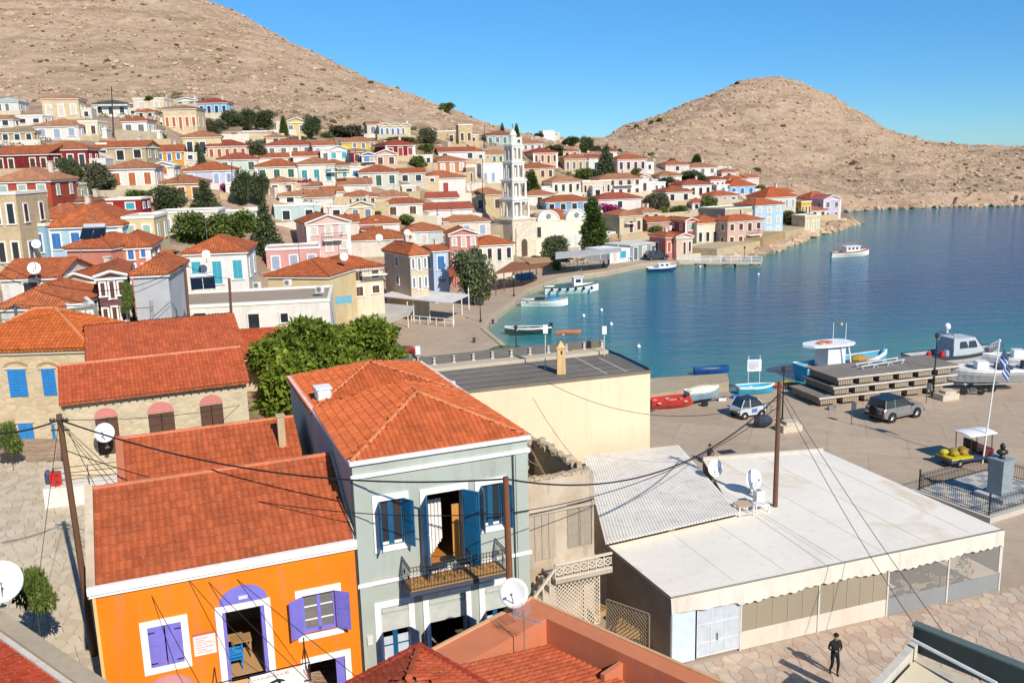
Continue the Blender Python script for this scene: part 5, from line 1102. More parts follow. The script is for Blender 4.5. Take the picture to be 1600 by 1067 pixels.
# blue shuttered stone house
VF = Frame((-33.5, 52.6), 2.0); VW = 8.0
vh = thing('blue_shuttered_house', VF.w(4, 4, 4), 'tall stone house with bright blue shutters and weathered hipped tile roof', 'house'); m = MB(); m.fb(VF, 0, VW, 0, 7.0, 2.5, 9.4); m.build('wall', stonewall('dcc7a2', 1.9), vh)
e = 9.45; c_ = [VF.w(-.2, -.25, e), VF.w(VW+.25, -.25, e), VF.w(VW+.25, 7.2, e), VF.w(-.2, 7.2, e)]; r0, r1 = VF.w(3.4, 3.5, 11.35), VF.w(4.7, 3.5, 11.35)
tile_roof(vh, [c_[0], c_[1], r1, r0], 'd06a34', .24, .34, 'barrel', 150); tile_roof(vh, [c_[1], c_[2], r1], 'd06a34', .24, .34, 'barrel', 150, name='side_roof'); tile_roof(vh, [c_[2], c_[3], r0, r1], 'd06a34', .24, .34, 'barrel', 0, name='rear_roof'); caps(vh, [c_[0], r0, r1, c_[1]], 'dd9060', .1); caps(vh, [r1, c_[2]], 'dd9060', .1)
m = MB(); m.fb(VF, -.1, VW+.12, -.14, -.003, 9.15, 9.38); m.build('cornice', plaster('e3d5ba'), vh)
SKY_ = paint('2f83c4', .55)
for (x0, y0, x1, y1, ar) in ((11, 577, 45, 619, 1), (64, 576, 90, 617, 1), (28, 661, 57, 705, 0), (80, 662, 90, 702, 0)):
    s0, z1 = VF.pix(x0, y0); s1, z0 = VF.pix(x1, y1); mid = (s0+s1)/2
    for a, b in ((s0, mid-.01), (mid+.01, s1)):
        m = MB(); m.fb(VF, a, b, -.05, -.003, z0, z1)
        if ar:
            for q in range(9): m.fb(VF, a+.06, b-.06, -.075, -.051, z0+.08+q*(z1-z0-.1)/9, z0+.16+q*(z1-z0-.1)/9)
        m.build('shutter' if ar else 'door_leaf', SKY_, vh)
    m = MB(); m.fb(VF, s0-.12, s1+.12, -.09, -.003, z1+.002, z1+.14); m.build('lintel', plaster('e6d8be'), vh)
    if ar:
        m = MB(); n = 10; r = (s1-s0)/2+.1
        for i in range(n):
            a0, a1 = pi*i/n, pi*(i+.9)/n; m.hexa([VF.w(mid+rr2*cos(q), t, z1+.16+rr2*.45*sin(q)) for t in (-.06, -.003) for rr2, q in ((r-.12, a0), (r+.1, a0), (r+.1, a1), (r-.12, a1))])
        m.build('arch_stones', plaster('c9a36e'), vh)
# white retaining terrace with railing, red bin and pots
zt = 4.0; a = P(60, 752, zt); b = P(150, 742, zt); TF = Frame((P(92, 790, 3.2)[0], P(92, 790, 3.2)[1]), 12)
ter = thing('white_terrace', TF.w(2, 1.5, 1), 'whitewashed terrace wall with iron rail beside the leaning wooden pole', 'wall')
s0, z0 = TF.pix(70, 790); s1, zz = TF.pix(150, 780); zTop = TF.pix(92, 762)[1]
m = MB(); m.fb(TF, s0, s0+5.6, 0, 3.6, 0, zTop); m.build('wall_body', plaster('f0ebe2', .2), ter)
m = MB(); 
for z in (.35, .7, 1.0): m.tube(TF.w(s0+.6, .1, zTop+z), TF.w(s0+5.5, .1, zTop+z+.1), .022, n=5)
for k in range(3): m.tube(TF.w(s0+.6+k*1.6, .1, zTop), TF.w(s0+.6+k*1.6, .1, zTop+1.05), .025, n=5)
m.build('railing', paint('55504a'), ter)
p = TF.w(s0+.55, .45, zTop); rb_ = thing('red_canister', p, 'bright red plastic canister standing on the white terrace by the pole', 'canister'); m = MB(); m.box(p+[0, 0, .36], (.45, .34, .72)); m.build('body', paint('d8261c', .35), rb_); m = MB(); m.tube(p+[-.1, 0, .72], p+[-.1, 0, .8], .06); m.build('cap', paint('3a3a3a'), rb_)
p = TF.w(s0+.1, .8, zTop); bx = thing('gas_bottle', p, 'dark blue grey gas bottle beside the red canister', 'gas bottle'); m = MB(); m.lathe(p, [(.15, 0), (.17, .05), (.17, .55), (.1, .68), (.05, .75)], 12); m.build('cylinder', paint('3c4a66', .4), bx)
# small awning/green kiosk between trees and stone house
p = P(372, 600, 3.4); kf = Frame((p[0]-.6, p[1]+1), 15); kb = thing('green_kiosk', kf.w(1, 1, 2), 'small green sided shed with orange roof between stone house and big tree', 'shed')
m = MB(); m.fb(kf, 0, 3.2, 0, 2.5, 1.5, 5.0); m.build('wall', paint('2c6b55', .6), kb); tile_roof(kb, [kf.w(-.3, -.5, 5.1), kf.w(3.5, -.5, 5.1), kf.w(3.5, 2.6, 6.0), kf.w(-.3, 2.6, 6.0)], 'cf6a40', .24, .36, 'flat', 0)
p = PY(385, 545, 62); kf2 = Frame((p[0]-1.5, p[1]), 10); kb2 = thing('low_roofed_house', kf2.w(1, 2, 3), 'low house with orange roof below the long white flat roofed building', 'house'); m = MB(); m.fb(kf2, -2.6, 4, 0, 4, 1.5, p[2]-.5); m.build('wall', plaster('e3cdb4'), kb2); tile_roof(kb2, [kf2.w(-2.8, -.3, p[2]-.5), kf2.w(4.2, -.3, p[2]-.5), kf2.w(4.2, 3.9, p[2]+.7), kf2.w(-2.8, 3.9, p[2]+.7)], 'cb6038', .24, .36, 'flat', 0)
# left street paved with irregular stones
def crazy_paving(name, x0, x1, y0, y1, cell, zf, hexes, inside, label, indiv=300, par_mat=None):
    nx = int((x1-x0)/cell); ny = int((y1-y0)/cell); pl = thing(name, ((x0+x1)/2, (y0+y1)/2, zf((x0+x1)/2, (y0+y1)/2)), label, None); pl['kind'] = 'structure'; cells = []
    G = {(i, j): np.array([x0+(i+.5+(RS.rand()-.5)*.85)*cell, y0+(j+.5+(RS.rand()-.5)*.85)*cell]) for i in range(-2, nx+2) for j in range(-2, ny+2)}
    for j in range(ny):
        for i in range(nx):
            c = G[i, j]
            if not inside(*c): continue
            poly = [c+np.array(o)*cell*1.6 for o in ((-1, -1), (1, -1), (1, 1), (-1, 1))]
            for di in (-2, -1, 0, 1, 2):
                for dj in (-2, -1, 0, 1, 2):
                    if di == dj == 0 or (i+di, j+dj) not in G: continue
                    o = G[i+di, j+dj]; n_ = o-c; mid = (o+c)/2; out = []
                    for a, b in zip(poly, poly[1:]+poly[:1]):
                        fa, fb_ = np.dot(a-mid, n_), np.dot(b-mid, n_)
                        if fa <= 0: out.append(a)
                        if fa*fb_ < 0: out.append(a+(b-a)*fa/(fa-fb_))
                    poly = out
                    if len(poly) < 3: break
                if len(poly) < 3: break
            if len(poly) >= 3: cells.append(poly)
    cells.sort(key=lambda q: np.hypot(*np.mean(q, 0)))
    mats = [concrete(h, 2.5, 'flagstone', .35) for h in hexes]; rest = {k: MB() for k in range(len(mats))}
    for n, q in enumerate(cells):
        c = np.mean(q, 0); k = RS.randint(len(mats)); mb = MB() if n < indiv else rest[k]; g = .025/cell; r_ = []
        for p_ in q: d_ = c-np.array(p_); L_ = np.linalg.norm(d_); r_.append(np.array(p_)+d_/L_*min(.016, L_*.2))
        z = [zf(*p_) for p_ in r_]; h = .008+RS.rand()*.008
        top = [(p_[0], p_[1], z_+h) for p_, z_ in zip(r_, z)]; mb.slab(top, .06)
        if n < indiv: o = mb.build('flagstone', mats[k], pl)
    for k, mb in rest.items():
        if mb.v: o = mb.build('flagstones', mats[k], pl); o['kind'] = 'stuff'
    return pl
# ---------------------------------------------------------------- ruin with lattice balcony
RU = thing('ruined_house', GF.w(8, 4, 1), 'roofless crumbling stone house with grey board shutters beside the grey green house', 'house')
UM = stonewall('cfba9b', 3.0); UP = plaster('dccbb3', .8)
g0 = 6.72; Rf = Frame(GF.w(g0, .55, 0), 22); Wd = 2.95
holed_wall(Rf, 0, Wd, 1.0, 7.75, [(1.75, 2.85, 4.7, 6.6)], t1=.3).build('facade', UP, RU)
m = MB(); m.fb(Rf, 0, .3, .301, 9.5, 1, 7.55); m.fb(Rf, Wd-.35, Wd, .301, 9.5, 1, 7.5); m.fb(Rf, .301, Wd-.36, 9.2, 9.5, 1, 7.7); m.fb(Rf, .301, Wd-.36, 5.2, 5.5, 1, 7.6); m.build('wall', UM, RU)
m = MB(); pts = []
for i in range(26):
    t = .35+i*.19; m.box(Rf.w(Wd-.2+random.uniform(-.08, .08), t, 7.55+random.uniform(0, .22)), (random.uniform(.2, .4), random.uniform(.15, .3), random.uniform(.1, .25)), random.random())
for i in range(14): m.box(Rf.w(.1+i*.2, .15, 7.78+random.uniform(0, .07)), (random.uniform(.2, .3), .3, random.uniform(.06, .16)), random.random()*.3+.38)
o = m.build('broken_wall_top', UM, RU); o['kind'] = 'stuff'
m = MB(); m.fb(Rf, .3, Wd-.3, 5.5, 9.3, 7.6, 7.75); m.build('remaining_roof', concrete('b39d80', 2, 'mud_roof', .8), RU)
for i in range(9): m = MB(); a = random.uniform(.3, 2.4); m.tube(Rf.w(a, 5.3, 7.5), Rf.w(a+random.uniform(-.4, .9), 3.0+random.uniform(-.8, .5), 6.7+random.uniform(-.8, .8)), .05, .03); m.build('broken_beam', wood('8b7a66'), RU)
m = MB(); m.fb(Rf, .3, Wd-.3, .3, 5.2, 4.4, 4.6); m.build('floor', concrete('6e6254', 2, 'rubble', .9), RU)
for a, b in ((1.75, 2.29), (2.31, 2.85)):
    m = MB(); m.fb(Rf, a, b, .05, .1, 4.7, 6.6)
    for q in range(4): m.fb(Rf, a+.05, b-.05, .025, .049, 4.78+q*.46, 5.15+q*.46)
    m.build('shutter', wood('a39582'), RU)
for k in range(4): m = MB(); m.fb(Rf, .05+k*.3, .33+k*.3, -.04, -.003, 4.5, 6.35); m.build('plank', wood('b5a48e'), RU)
m = MB(); m.fb(Rf, -.05, Wd+.05, -.06, -.003, 6.4, 6.52); m.build('ledge', UP, RU)
# balcony with pierced concrete blocks, lattice below and stair
la, za = Rf.pix(868, 880); lb, zb = Rf.pix(955, 868); 
LFm = Frame(Rf.w(0, -1.3, 0), 22); la, zt1 = LFm.pix(868, 880); lb, zt2 = LFm.pix(957, 866); _, zb1 = LFm.pix(868, 907); zt_ = (zt1+zt2)/2; zb_ = zb1
lb_ = thing('lattice_balcony', LFm.w((la+lb)/2, 0, 0), 'balcony of pierced cream concrete blocks over a crossed wooden lattice', 'balcony'); CRM = paint('dccdb6', .8)
m = MB(); m.fb(LFm, la, lb, 0, 1.7, zb_-.16, zb_-.02); m.build('slab', concrete('cdbfa8', 2, 'slab', .5), lb_)
m = MB(); m.fb(LFm, la, lb, 0, .1, zt_-.05, zt_+.02); m.fb(LFm, la, lb, 0, .1, zb_, zb_+.06); m.build('rail', CRM, lb_)
n = 7; wd_ = (lb-la)/n
for i in range(n):
    m = MB(); c = la+wd_*(i+.5); zc = (zt_+zb_)/2; r = min(wd_, zt_-zb_)*.42
    m.path([LFm.w(c+r*cos(q), .05, zc+r*sin(q)) for q in np.linspace(0, 2*pi, 13)], .028, 4)
    for sx in (-1, 1): m.tube(LFm.w(c-wd_/2, .05, zc-sx*r), LFm.w(c+wd_/2, .05, zc+sx*r), .022, n=4)
    m.fb(LFm, c-wd_/2-.015, c-wd_/2+.015, .02, .08, zb_+.06, zt_-.05); m.build('pierced_block', CRM, lb_)
def lattice(par, fr, s0, s1, z0, z1, mat, pitch=.16, t=0.0):
    m = MB(); L = s1-s0; Hh = z1-z0; k = int((L+Hh)/pitch)
    for i in range(k):
        x = s0-Hh+i*pitch
        for sg in (0, 1):
            p0, p1 = (x, z0), (x+Hh, z1)
            if p0[0] < s0: p0 = (s0, z0+(s0-x))
            if p1[0] > s1: p1 = (s1, z0+(s1-x))
            if p1[0]-p0[0] < .04: continue
            if sg: p0, p1 = (s0+s1-p0[0], p0[1]), (s0+s1-p1[0], p1[1])
            m.tube(fr.w(p0[0], t+sg*.02, p0[1]), fr.w(p1[0], t+sg*.02, p1[1]), .02, n=4)
    for a in ((s0-.04, s0, z0, z1), (s1, s1+.04, z0, z1), (s0, s1, z1, z1+.04), (s0, s1, z0-.04, z0)): m.fb(fr, a[0], a[1], t-.02, t+.04, a[2], a[3])
    o = m.build('lattice_panel', mat, par); return o
lattice(lb_, LFm, la+.05, lb-.5, 1.9, zb_-.2, CRM, .17, .2)
lf2 = Frame(LFm.w(lb-.3, .1, 0), -40); lattice(lb_, lf2, .1, 2.0, .6, 2.9, paint('8f7d66', .8), .17)
ss_ = thing('outside_stair', LFm.w(-.3, 0, 0), 'small plastered stair with white handrail rising to the lattice balcony', 'stairs')
for k in range(7): m = MB(); m.fb(LFm, la-1.45+k*.2, la-1.25+k*.2 if k < 6 else la, .1, 1.2, 1.0, 2.6+k*.22); m.build('step', concrete('d3c5ae', 2, 'step', .5), ss_)
m = MB(); m.hexa([LFm.w(s, t, z+dz) for dz in (0, .12) for s, t, z in ((la-1.45, 0, 3.0), (la-.03, 0, 4.55), (la-.03, .1, 4.55), (la-1.45, .1, 3.0))]); m.build('handrail', CRM, ss_)
for k in range(5): m = MB(); s = la-1.35+k*.28; m.tube(LFm.w(s, .05, 2.5+k*.3), LFm.w(s, .05, 3.1+k*.3), .035, n=6); m.build('baluster', CRM, ss_)
# benches / pallets in the yard
yd = P(985, 975, .5); 
for i, (px, py, lab) in enumerate(((945, 965, 'stack of yellowed planks leaning in the yard below the lattice'), (985, 985, 'broken wooden pallet on the yard floor by the grey wall'))):
    p = P(px, py, .5); f = Frame((p[0]-.6, p[1]), 40-60*i); t_ = thing('wooden_pallet', p, lab, 'pallet'); 
    for k in range(6): m = MB(); m.fb(f, k*.2, k*.2+.13, 0, 1.1, .55+.12*i, .58+.12*i); m.build('plank', wood('b08a52'), t_)
    m = MB(); m.fb(f, 0, 1.15, .05, .12, .25, .549+.12*i); m.fb(f, 0, 1.15, .95, 1.02, .25, .549+.12*i); m.build('bearer', wood('c09a62'), t_)

# ---------------------------------------------------------------- restaurant pavilion
RF = Frame((6.1, 32.5), 19.0); rzt = 2.95
rs = thing('taverna_pavilion', RF.w(8, 5, 0), 'long white canvas roofed taverna with scalloped valance and roll down screens', 'building')
CV = plaster('e9e0d0', .35, .92); roofpts = [P(1048, 935, 2.95), P(1568, 828, 2.95), P(1285, 703, 2.95), P(1098, 717, 2.95), P(1150, 806, 2.95), P(948, 853, 2.95)]
def canvas():
    g = NG('roof_canvas'); c = lin('efe6d6'); co = g.coord('Object'); f = g.noise(co, .35, 5, .6, .5); f2 = g.noise(co, .22, 4, .5, 1.5); f3 = g.noise(co, 3, 4, .7)
    a = g.mix(g.ramp(f, [(.35, (0, 0, 0)), (.75, (1, 1, 1))]), mul(c, .98), mul(c, .88)); a = g.mix(g.ramp(f2, [(.6, (0, 0, 0)), (.74, (.45,)*3)]), a, lin('c9a577')); a = g.mix(g.ramp(f3, [(.55, (0, 0, 0)), (.8, (.3,)*3)]), a, lin('a89a86'))
    g.col(a); g.bump(f, .5, .08); return g.fin(.8, 0, .25)
CANV = canvas(); m = MB(); m.slab([roofpts[0], roofpts[1], roofpts[2], roofpts[3], roofpts[4], roofpts[5]], .06); m.build('canvas_roof', CANV, rs)
m = MB(); m.tube(np.array(roofpts[0])+[0, 0, .03], np.array(roofpts[1])+[0, 0, .03], .035); m.tube(np.array(roofpts[0])+[0, 0, .03], np.array(roofpts[5])+[0, 0, .03], .04); m.build('edge_bar', paint('77736c', .5, .4), rs)
rp2 = [tuple(p[:2]) for p in roofpts]
for k in range(1, 7):
    inside_ = [t for t in np.arange(.1, 22, .1) if inpoly(np.array([RF.w(k*2.45+.4, t, 0)[0]]), np.array([RF.w(k*2.45+.4, t, 0)[1]]), rp2)[0]]
    if inside_: m = MB(); m.tube(RF.w(k*2.45+.4, min(inside_)+.1, 2.952), RF.w(k*2.45+.4, max(inside_)-.1, 2.952), .01, n=4); m.build('canvas_seam', plaster('d2c7b4', .4), rs)
c = [P(912, 712, 3.15), P(1060, 695, 3.15), P(1155, 800, 3.35), P(946, 848, 3.35)]
m = MB(); m.slab(c, .08); cs_ = m.build('corrugated_roof', plaster('f0ebe0', .3, .96), rs); m = MB(); A0, B0, C0, D0 = [np.array(x) for x in c]; n = 34
for i in range(1, n): a = A0+(D0-A0)*i/n; b = B0+(C0-B0)*i/n; m.tube(a+[0, 0, .012], b+[0, 0, .012], .035, n=5, caps=False)
# channels run towards the camera
n = 44; m = MB()
for i in range(1, n): a = A0+(B0-A0)*i/n; b = D0+(C0-D0)*i/n; m.tube(a+[0, 0, -.012], b+[0, 0, -.012], .04, n=5, caps=False)
o = m.build('corrugations', plaster('f0ebe0', .3, .96), cs_); o['kind'] = 'stuff'
m = MB()
for i in range(n): a = D0+(C0-D0)*(i+.5)/n; m.ball(a+[0, -.03, -.0], .05, 6)
o = m.build('roof_screw', paint('efe9de'), cs_); o['kind'] = 'stuff'
rl = roofpts[5]; b0 = np.array(roofpts[0]); sw = MB(); l0 = np.array([roofpts[5][0], roofpts[5][1]]); l1 = b0[:2]; dl = (l1-l0)/np.linalg.norm(l1-l0); nn = np.array([dl[1], -dl[0]])
sw.prism([l0, l1-dl*.05, l1-dl*.05-nn*.12, l0-nn*.12], 0, 2.85); sw.build('side_wall', plaster('aaa298', .5), rs)
m = MB(); e2 = np.array(roofpts[2]); e1 = np.array(roofpts[1]); d_ = (e2-e1)[:2]; d_ /= np.linalg.norm(d_); nn2 = np.array([-d_[1], d_[0]])
m.prism([e1[:2], e2[:2], e2[:2]+nn2*.1, e1[:2]+nn2*.1], .9, 2.8); m.build('end_screen', paint('cfc8ba', .7), rs)
m = MB(); bk = np.array(roofpts[3])[:2]; m.prism([e2[:2], bk, bk+[0, -.15], e2[:2]+[0, -.15]], 0, 3.1); m.build('rear_wall', plaster('d9cfc0'), rs)
ro = np.array(roofpts[1]); RF = Frame((roofpts[0][0], roofpts[0][1]), math.degrees(atan2(ro[1]-roofpts[0][1], ro[0]-roofpts[0][0]))); RW = float(np.hypot(ro[0]-roofpts[0][0], ro[1]-roofpts[0][1]))
# valance: gently folded with a scalloped hem
m = MB(); n = 170; top = []; bot = []
for i in range(n+1):
    s = RW*i/n; fold = .04*sin(s*3.1)+.03*sin(s*7.3); hem = .62+.09*(s > RW*.18 and 1 or 0)*abs(sin(s*pi/.42))
    top.append(RF.w(s, -.03, 2.93)); bot.append(RF.w(s, -.1+fold, 2.93-(hem+.12*sin(s*.4)**2)))
m.loft([top, bot], close=False, cap=False); m.build('valance', CV, rs)
posts = [RF.pix(x, 960)[0] for x in (1052, 1158, 1279, 1385, 1477, 1557)]; posts[0] = .05
def gz0(s): return 0.0
for i, s in enumerate(posts): m = MB(); m.tube(RF.w(s, .02, 0), RF.w(s, .02, 2.9), .045, n=8); m.build('post', paint('e3ded3', .5) if i else paint('8a8d92', .5), rs)
m = MB(); m.fb(RF, .1, posts[1]*.35, .02, .06, .05, 2.35); m.build('blue_white_panel', paint('cfe0ec', .6), rs)
m = MB(); a, b = posts[1]*.38, posts[1]-.06
for k in range(4): s = a+(b-a)*k/3; m.fb(RF, s-.02, s+.02, .02, .06, .1, 2.5)
for z in (.1, .7, 1.5, 2.4): m.fb(RF, a, b, .025, .055, z, z+.05)
gd = m.build('door_frame', paint('d6dbe0', .5), rs); m = MB(); m.fb(RF, a, b, .035, .045, .1, 2.5); m.build('frosted_pane', paint('c4ccd2', .25), gd)
m = MB(); m.tube(RF.w(a+.9, -.03, 1.05), RF.w(a+.9, -.03, .75), .02); m.build('door_handle', paint('222222'), gd)
for i, (k, low) in enumerate((('w', 'e9dccb'), ('w', 'e9dccb'), ('c', '9a9c9c'), ('c', '9a9c9c'))):
    a, b = posts[i+1]+.06, posts[i+2]-.06; m = MB(); m.fb(RF, a, b, .02, .06, .02, .82); m.build('skirt_panel', plaster(low, .2), rs)
    m = MB(); m.fb(RF, a, b, .03, .036, .821, 2.5); m.build('roll_down_screen', plaster('a89c86', .2) if k == 'w' else clearfilm(), rs)
    if k == 'w':
        m = MB()
        for q in range(1, 5): s = a+(b-a)*q/5; m.fb(RF, s-.015, s+.015, .01, .029, .83, 2.45)
        m.build('screen_seam', plaster('b8ae9a', .2), rs)
# furniture inside the clear screens
def cafe_chair(f, s, t, z, mat, lab, yaw=0):
    c = thing('cafe_chair', f.w(s, t, z), lab, 'chair', 'chairs behind the clear screens of the taverna'); m = MB(); m.fb(f, s-.2, s+.2, t-.2, t+.2, z+.43, z+.47); m.build('seat', mat, c); m = MB(); m.fb(f, s-.2, s+.2, t+.17, t+.2, z+.55, z+.88); m.build('backrest', mat, c)
    for a, b in ((-.2, -.2), (.16, -.2), (-.2, .16), (.16, .16)): m = MB(); m.fb(f, s+a, s+a+.04, t+b, t+b+.04, z, z+.43 if b < 0 else z+.88); m.build('leg', mat, c)
for i in range(3):
    s = posts[3]+.8+i*1.7; t_ = thing('taverna_table', RF.w(s, 1.3, 0), 'dark taverna table number %s behind the clear screens counting from the person' % ('one', 'two', 'three')[i], 'table', 'tables behind the clear screens'); t_['label'] = ('dark table with white striped cloth behind the clear screens', 'dark table in the middle behind the clear screens', 'dark table near the grey corner behind the clear screens')[i]
    m = MB(); m.fb(RF, s-.45, s+.45, .9, 1.7, .72, .76); m.build('tabletop', wood('4a3524') if i else paint('d8d8d8'), t_); m = MB(); m.tube(RF.w(s, 1.3, 0), RF.w(s, 1.3, .72), .04); m.build('pedestal', paint(IRON), t_)
    cafe_chair(RF, s-.25, 2.1, 0, wood('3c2a1e'), 'dark chair on the inner side of the %s behind the clear screens' % ('white topped table', 'middle table', 'last table')[i]); 
    cafe_chair(Frame(RF.w(s, .55, 0), math.degrees(RF.a)+180), -.2, 0, 0, wood('3c2a1e'), 'dark chair on the street side of the %s behind the clear screens' % ('white topped table', 'middle table', 'last table')[i])
s, _ = RF.pix(1530, 860); p = RF.w(s, .7, 0); ct = thing('decorated_tree', p, 'small green tree hung with red baubles behind the last clear screen', 'tree'); m = MB(); m.lathe(p, [(.14, 0), (.16, .3), (.05, .32)], 10); m.build('pot', paint('6a3a22'), ct)
m = MB()
for k in range(260): h = random.random(); r = .5*(1-h)+.03; a = random.random()*6.28; q = p+np.array([r*cos(a)*random.random()**.4, r*sin(a)*random.random()**.4, .35+1.5*h]); e_ = np.array([cos(a), sin(a), -.3])*.14; m.poly(q, q+e_+[0, 0, .03], q+e_*.8+np.array([-sin(a), cos(a), 0])*.05)
m.build('crown', foliage('1f4a2a', '3a7a40'), ct)
for k in range(16): h = random.random(); r = .5*(1-h)+.05; a = random.random()*6.28; m = MB(); m.ball(p+np.array([r*cos(a), r*sin(a), .35+1.5*h]), .055, 6); m.build('bauble', paint('c01c28', .3), ct)
# things on the pavilion roof
zr = 2.96
for (px, py, r, lab) in ((1113, 752, .46, 'first large white dish from the harbour side on the taverna roof'), (1172, 770, .5, 'middle large white dish on the taverna roof')):
    q = P(px, py, zr); dish((q[0], q[1], zr), 25, r, lab, .75, .25, 'f2f1ee')
q = P(1200, 795, zr); wt = thing('water_tank', q, 'white upright box tank beside the wooden pole on the taverna roof', 'tank'); m = MB(); m.box(q+np.array([-.35, .4, .4]), (.45, .35, .8), .3); m.build('body', paint('f0efeb', .5), wt); m = MB(); m.lathe(q+np.array([-.35, .4, .8]), [(.1, 0), (.1, .05)], 10); m.build('cap', paint('8a8a8a'), wt)
q = P(1168, 808, zr); f = Frame((q[0]-.4, q[1]), 15); st_ = thing('roof_stand', q, 'low metal frame table on the canvas roof by the pole', 'table')
m = MB(); m.lathe(f.w(.35, .3, zr+.52), [(.42, 0), (.42, .04)], 18); m.build('tabletop', plaster('d9b99a'), st_)
for a, b in ((0, 0), (.75, 0), (0, .6), (.75, .6)): m = MB(); m.fb(f, a, a+.06, b, b+.06, zr-.02, zr+.52); m.build('leg', paint('dedbd4'), st_)
m = MB(); m.fb(f, .06, .75, 0, .04, zr+.1, zr+.14); m.fb(f, .06, .75, .6, .64, zr+.1, zr+.14); m.build('stretcher', paint('dedbd4'), st_)
f3 = Frame(f.w(1.0, .2, 0), 10); st2 = thing('roof_stool', f3.w(.3, .2, zr), 'small white slatted stool between metal table and wooden pole', 'stool')
m = MB(); m.fb(f3, 0, .7, 0, .45, zr+.36, zr+.4); m.build('seat', paint('e5e1d8'), st2)
for a, b in ((0, 0), (.65, 0), (0, .4), (.65, .4)): m = MB(); m.fb(f3, a, a+.05, b, b+.05, zr-.02, zr+.36); m.build('leg', paint('e5e1d8'), st2)
# ---------------------------------------------------------------- corner building lower right with sun sail
z = 4.3; c0 = P(1430, 972, z); c1 = P(1338, 1070, z); c2 = P(1610, 1043, z); d1 = (c1-c0)[:2]; d1 /= np.linalg.norm(d1); d2 = (c2-c0)[:2]; d2 /= np.linalg.norm(d2)
cb = thing('corner_building', (c0[0], c0[1], 0), 'building corner with green edged parapet, white roof beams and cream sun sail', 'building'); k0 = c0[:2]
m = MB(); m.prism([k0+d1*.3+d2*.05, k0+d1*8, k0+d1*8+d2*8, k0+d2*9+d1*.3], 0, 3.3); m.build('wall', plaster('d6cdbb'), cb)
m = MB(); m.prism([k0, k0+d2*9, k0+d2*9+d1*.12, k0+d1*.12], 3.3, 4.3); m.build('green_board', paint('4b5550', .7), cb); m = MB(); m.prism([k0-d1*.05, k0+d2*9-d1*.05, k0+d2*9+d1*.3, k0+d1*.3], 4.302, 4.36); m.build('board_cap', paint('5d6a64', .6), cb)
m = MB(); m.prism([k0+d1*.31, k0+d1*8, k0+d1*8+d2*.25, k0+d1*.31+d2*.25], 3.3, 3.75); m.build('parapet', plaster('e3ddcf', .3), cb)
sail = [np.r_[k0+d1*1.0+d2*.4, 3.5], np.r_[k0+d1*7+d2*.4, 3.7], np.r_[k0+d1*7+d2*5, 3.9], np.r_[k0+d1*2.2+d2*4.4, 3.5]]
m = MB(); G = 10; V_ = []
for i in range(G+1):
    for j in range(G+1): u_, v_ = i/G, j/G; q = (sail[0]*(1-u_)+sail[1]*u_)*(1-v_)+(sail[3]*(1-u_)+sail[2]*u_)*v_; V_.append(q+[0, 0, -.25*sin(pi*u_)*sin(pi*v_)])
m.add(V_, [(i*(G+1)+j, (i+1)*(G+1)+j, (i+1)*(G+1)+j+1, i*(G+1)+j+1) for i in range(G) for j in range(G)]); m.build('sun_sail', plaster('e8d9b8', .15, .9), cb, smooth=True)
for a_, b_ in (((.6, .1), (1.2, 3.0)), ((1.2, 3.0), (7, 4.8)), ((.2, 5.4), (5, 6.2))): m = MB(); p = np.r_[k0+d1*a_[0]+d2*a_[1], 4.0]; q = np.r_[k0+d1*b_[0]+d2*b_[1], 4.05]; m.tube(p, q, .06, n=6); m.build('roof_beam', paint('e6e6e2', .5), cb)
# ---------------------------------------------------------------- pavings
def in_front(x, y):
    q = np.array([x, y, 0])-RF.O; s = q @ RF.u; t = q @ RF.v; return t < -.15 and s > -1.0 and not (np.dot(np.array([x, y])-k0, d1) > .2 and np.dot(np.array([x, y])-k0, d2) > 0)
crazy_paving('taverna_paving', 4.5, 27, 27.5, 42, .46, lambda x, y: .004, ('d6bca4', 'cbb09a', 'dcc5ae', 'cfbba8'), lambda x, y: in_front(x, y) and x > 5.2, 'pinkish irregular flagstones of the lane in front of the taverna')
def zl(x, y): return float(max(.3, gz(x, y)))+.03
crazy_paving('street_paving', -31, -15.5, 29, 49.5, .46, zl, ('d6c6ac', 'cebda3', 'dccdb4'), lambda x, y: x < -15.3-(y-30)*.18 and zl(x, y) < 4.5, 'worn pale stone paving of the street beside the leaning pole')
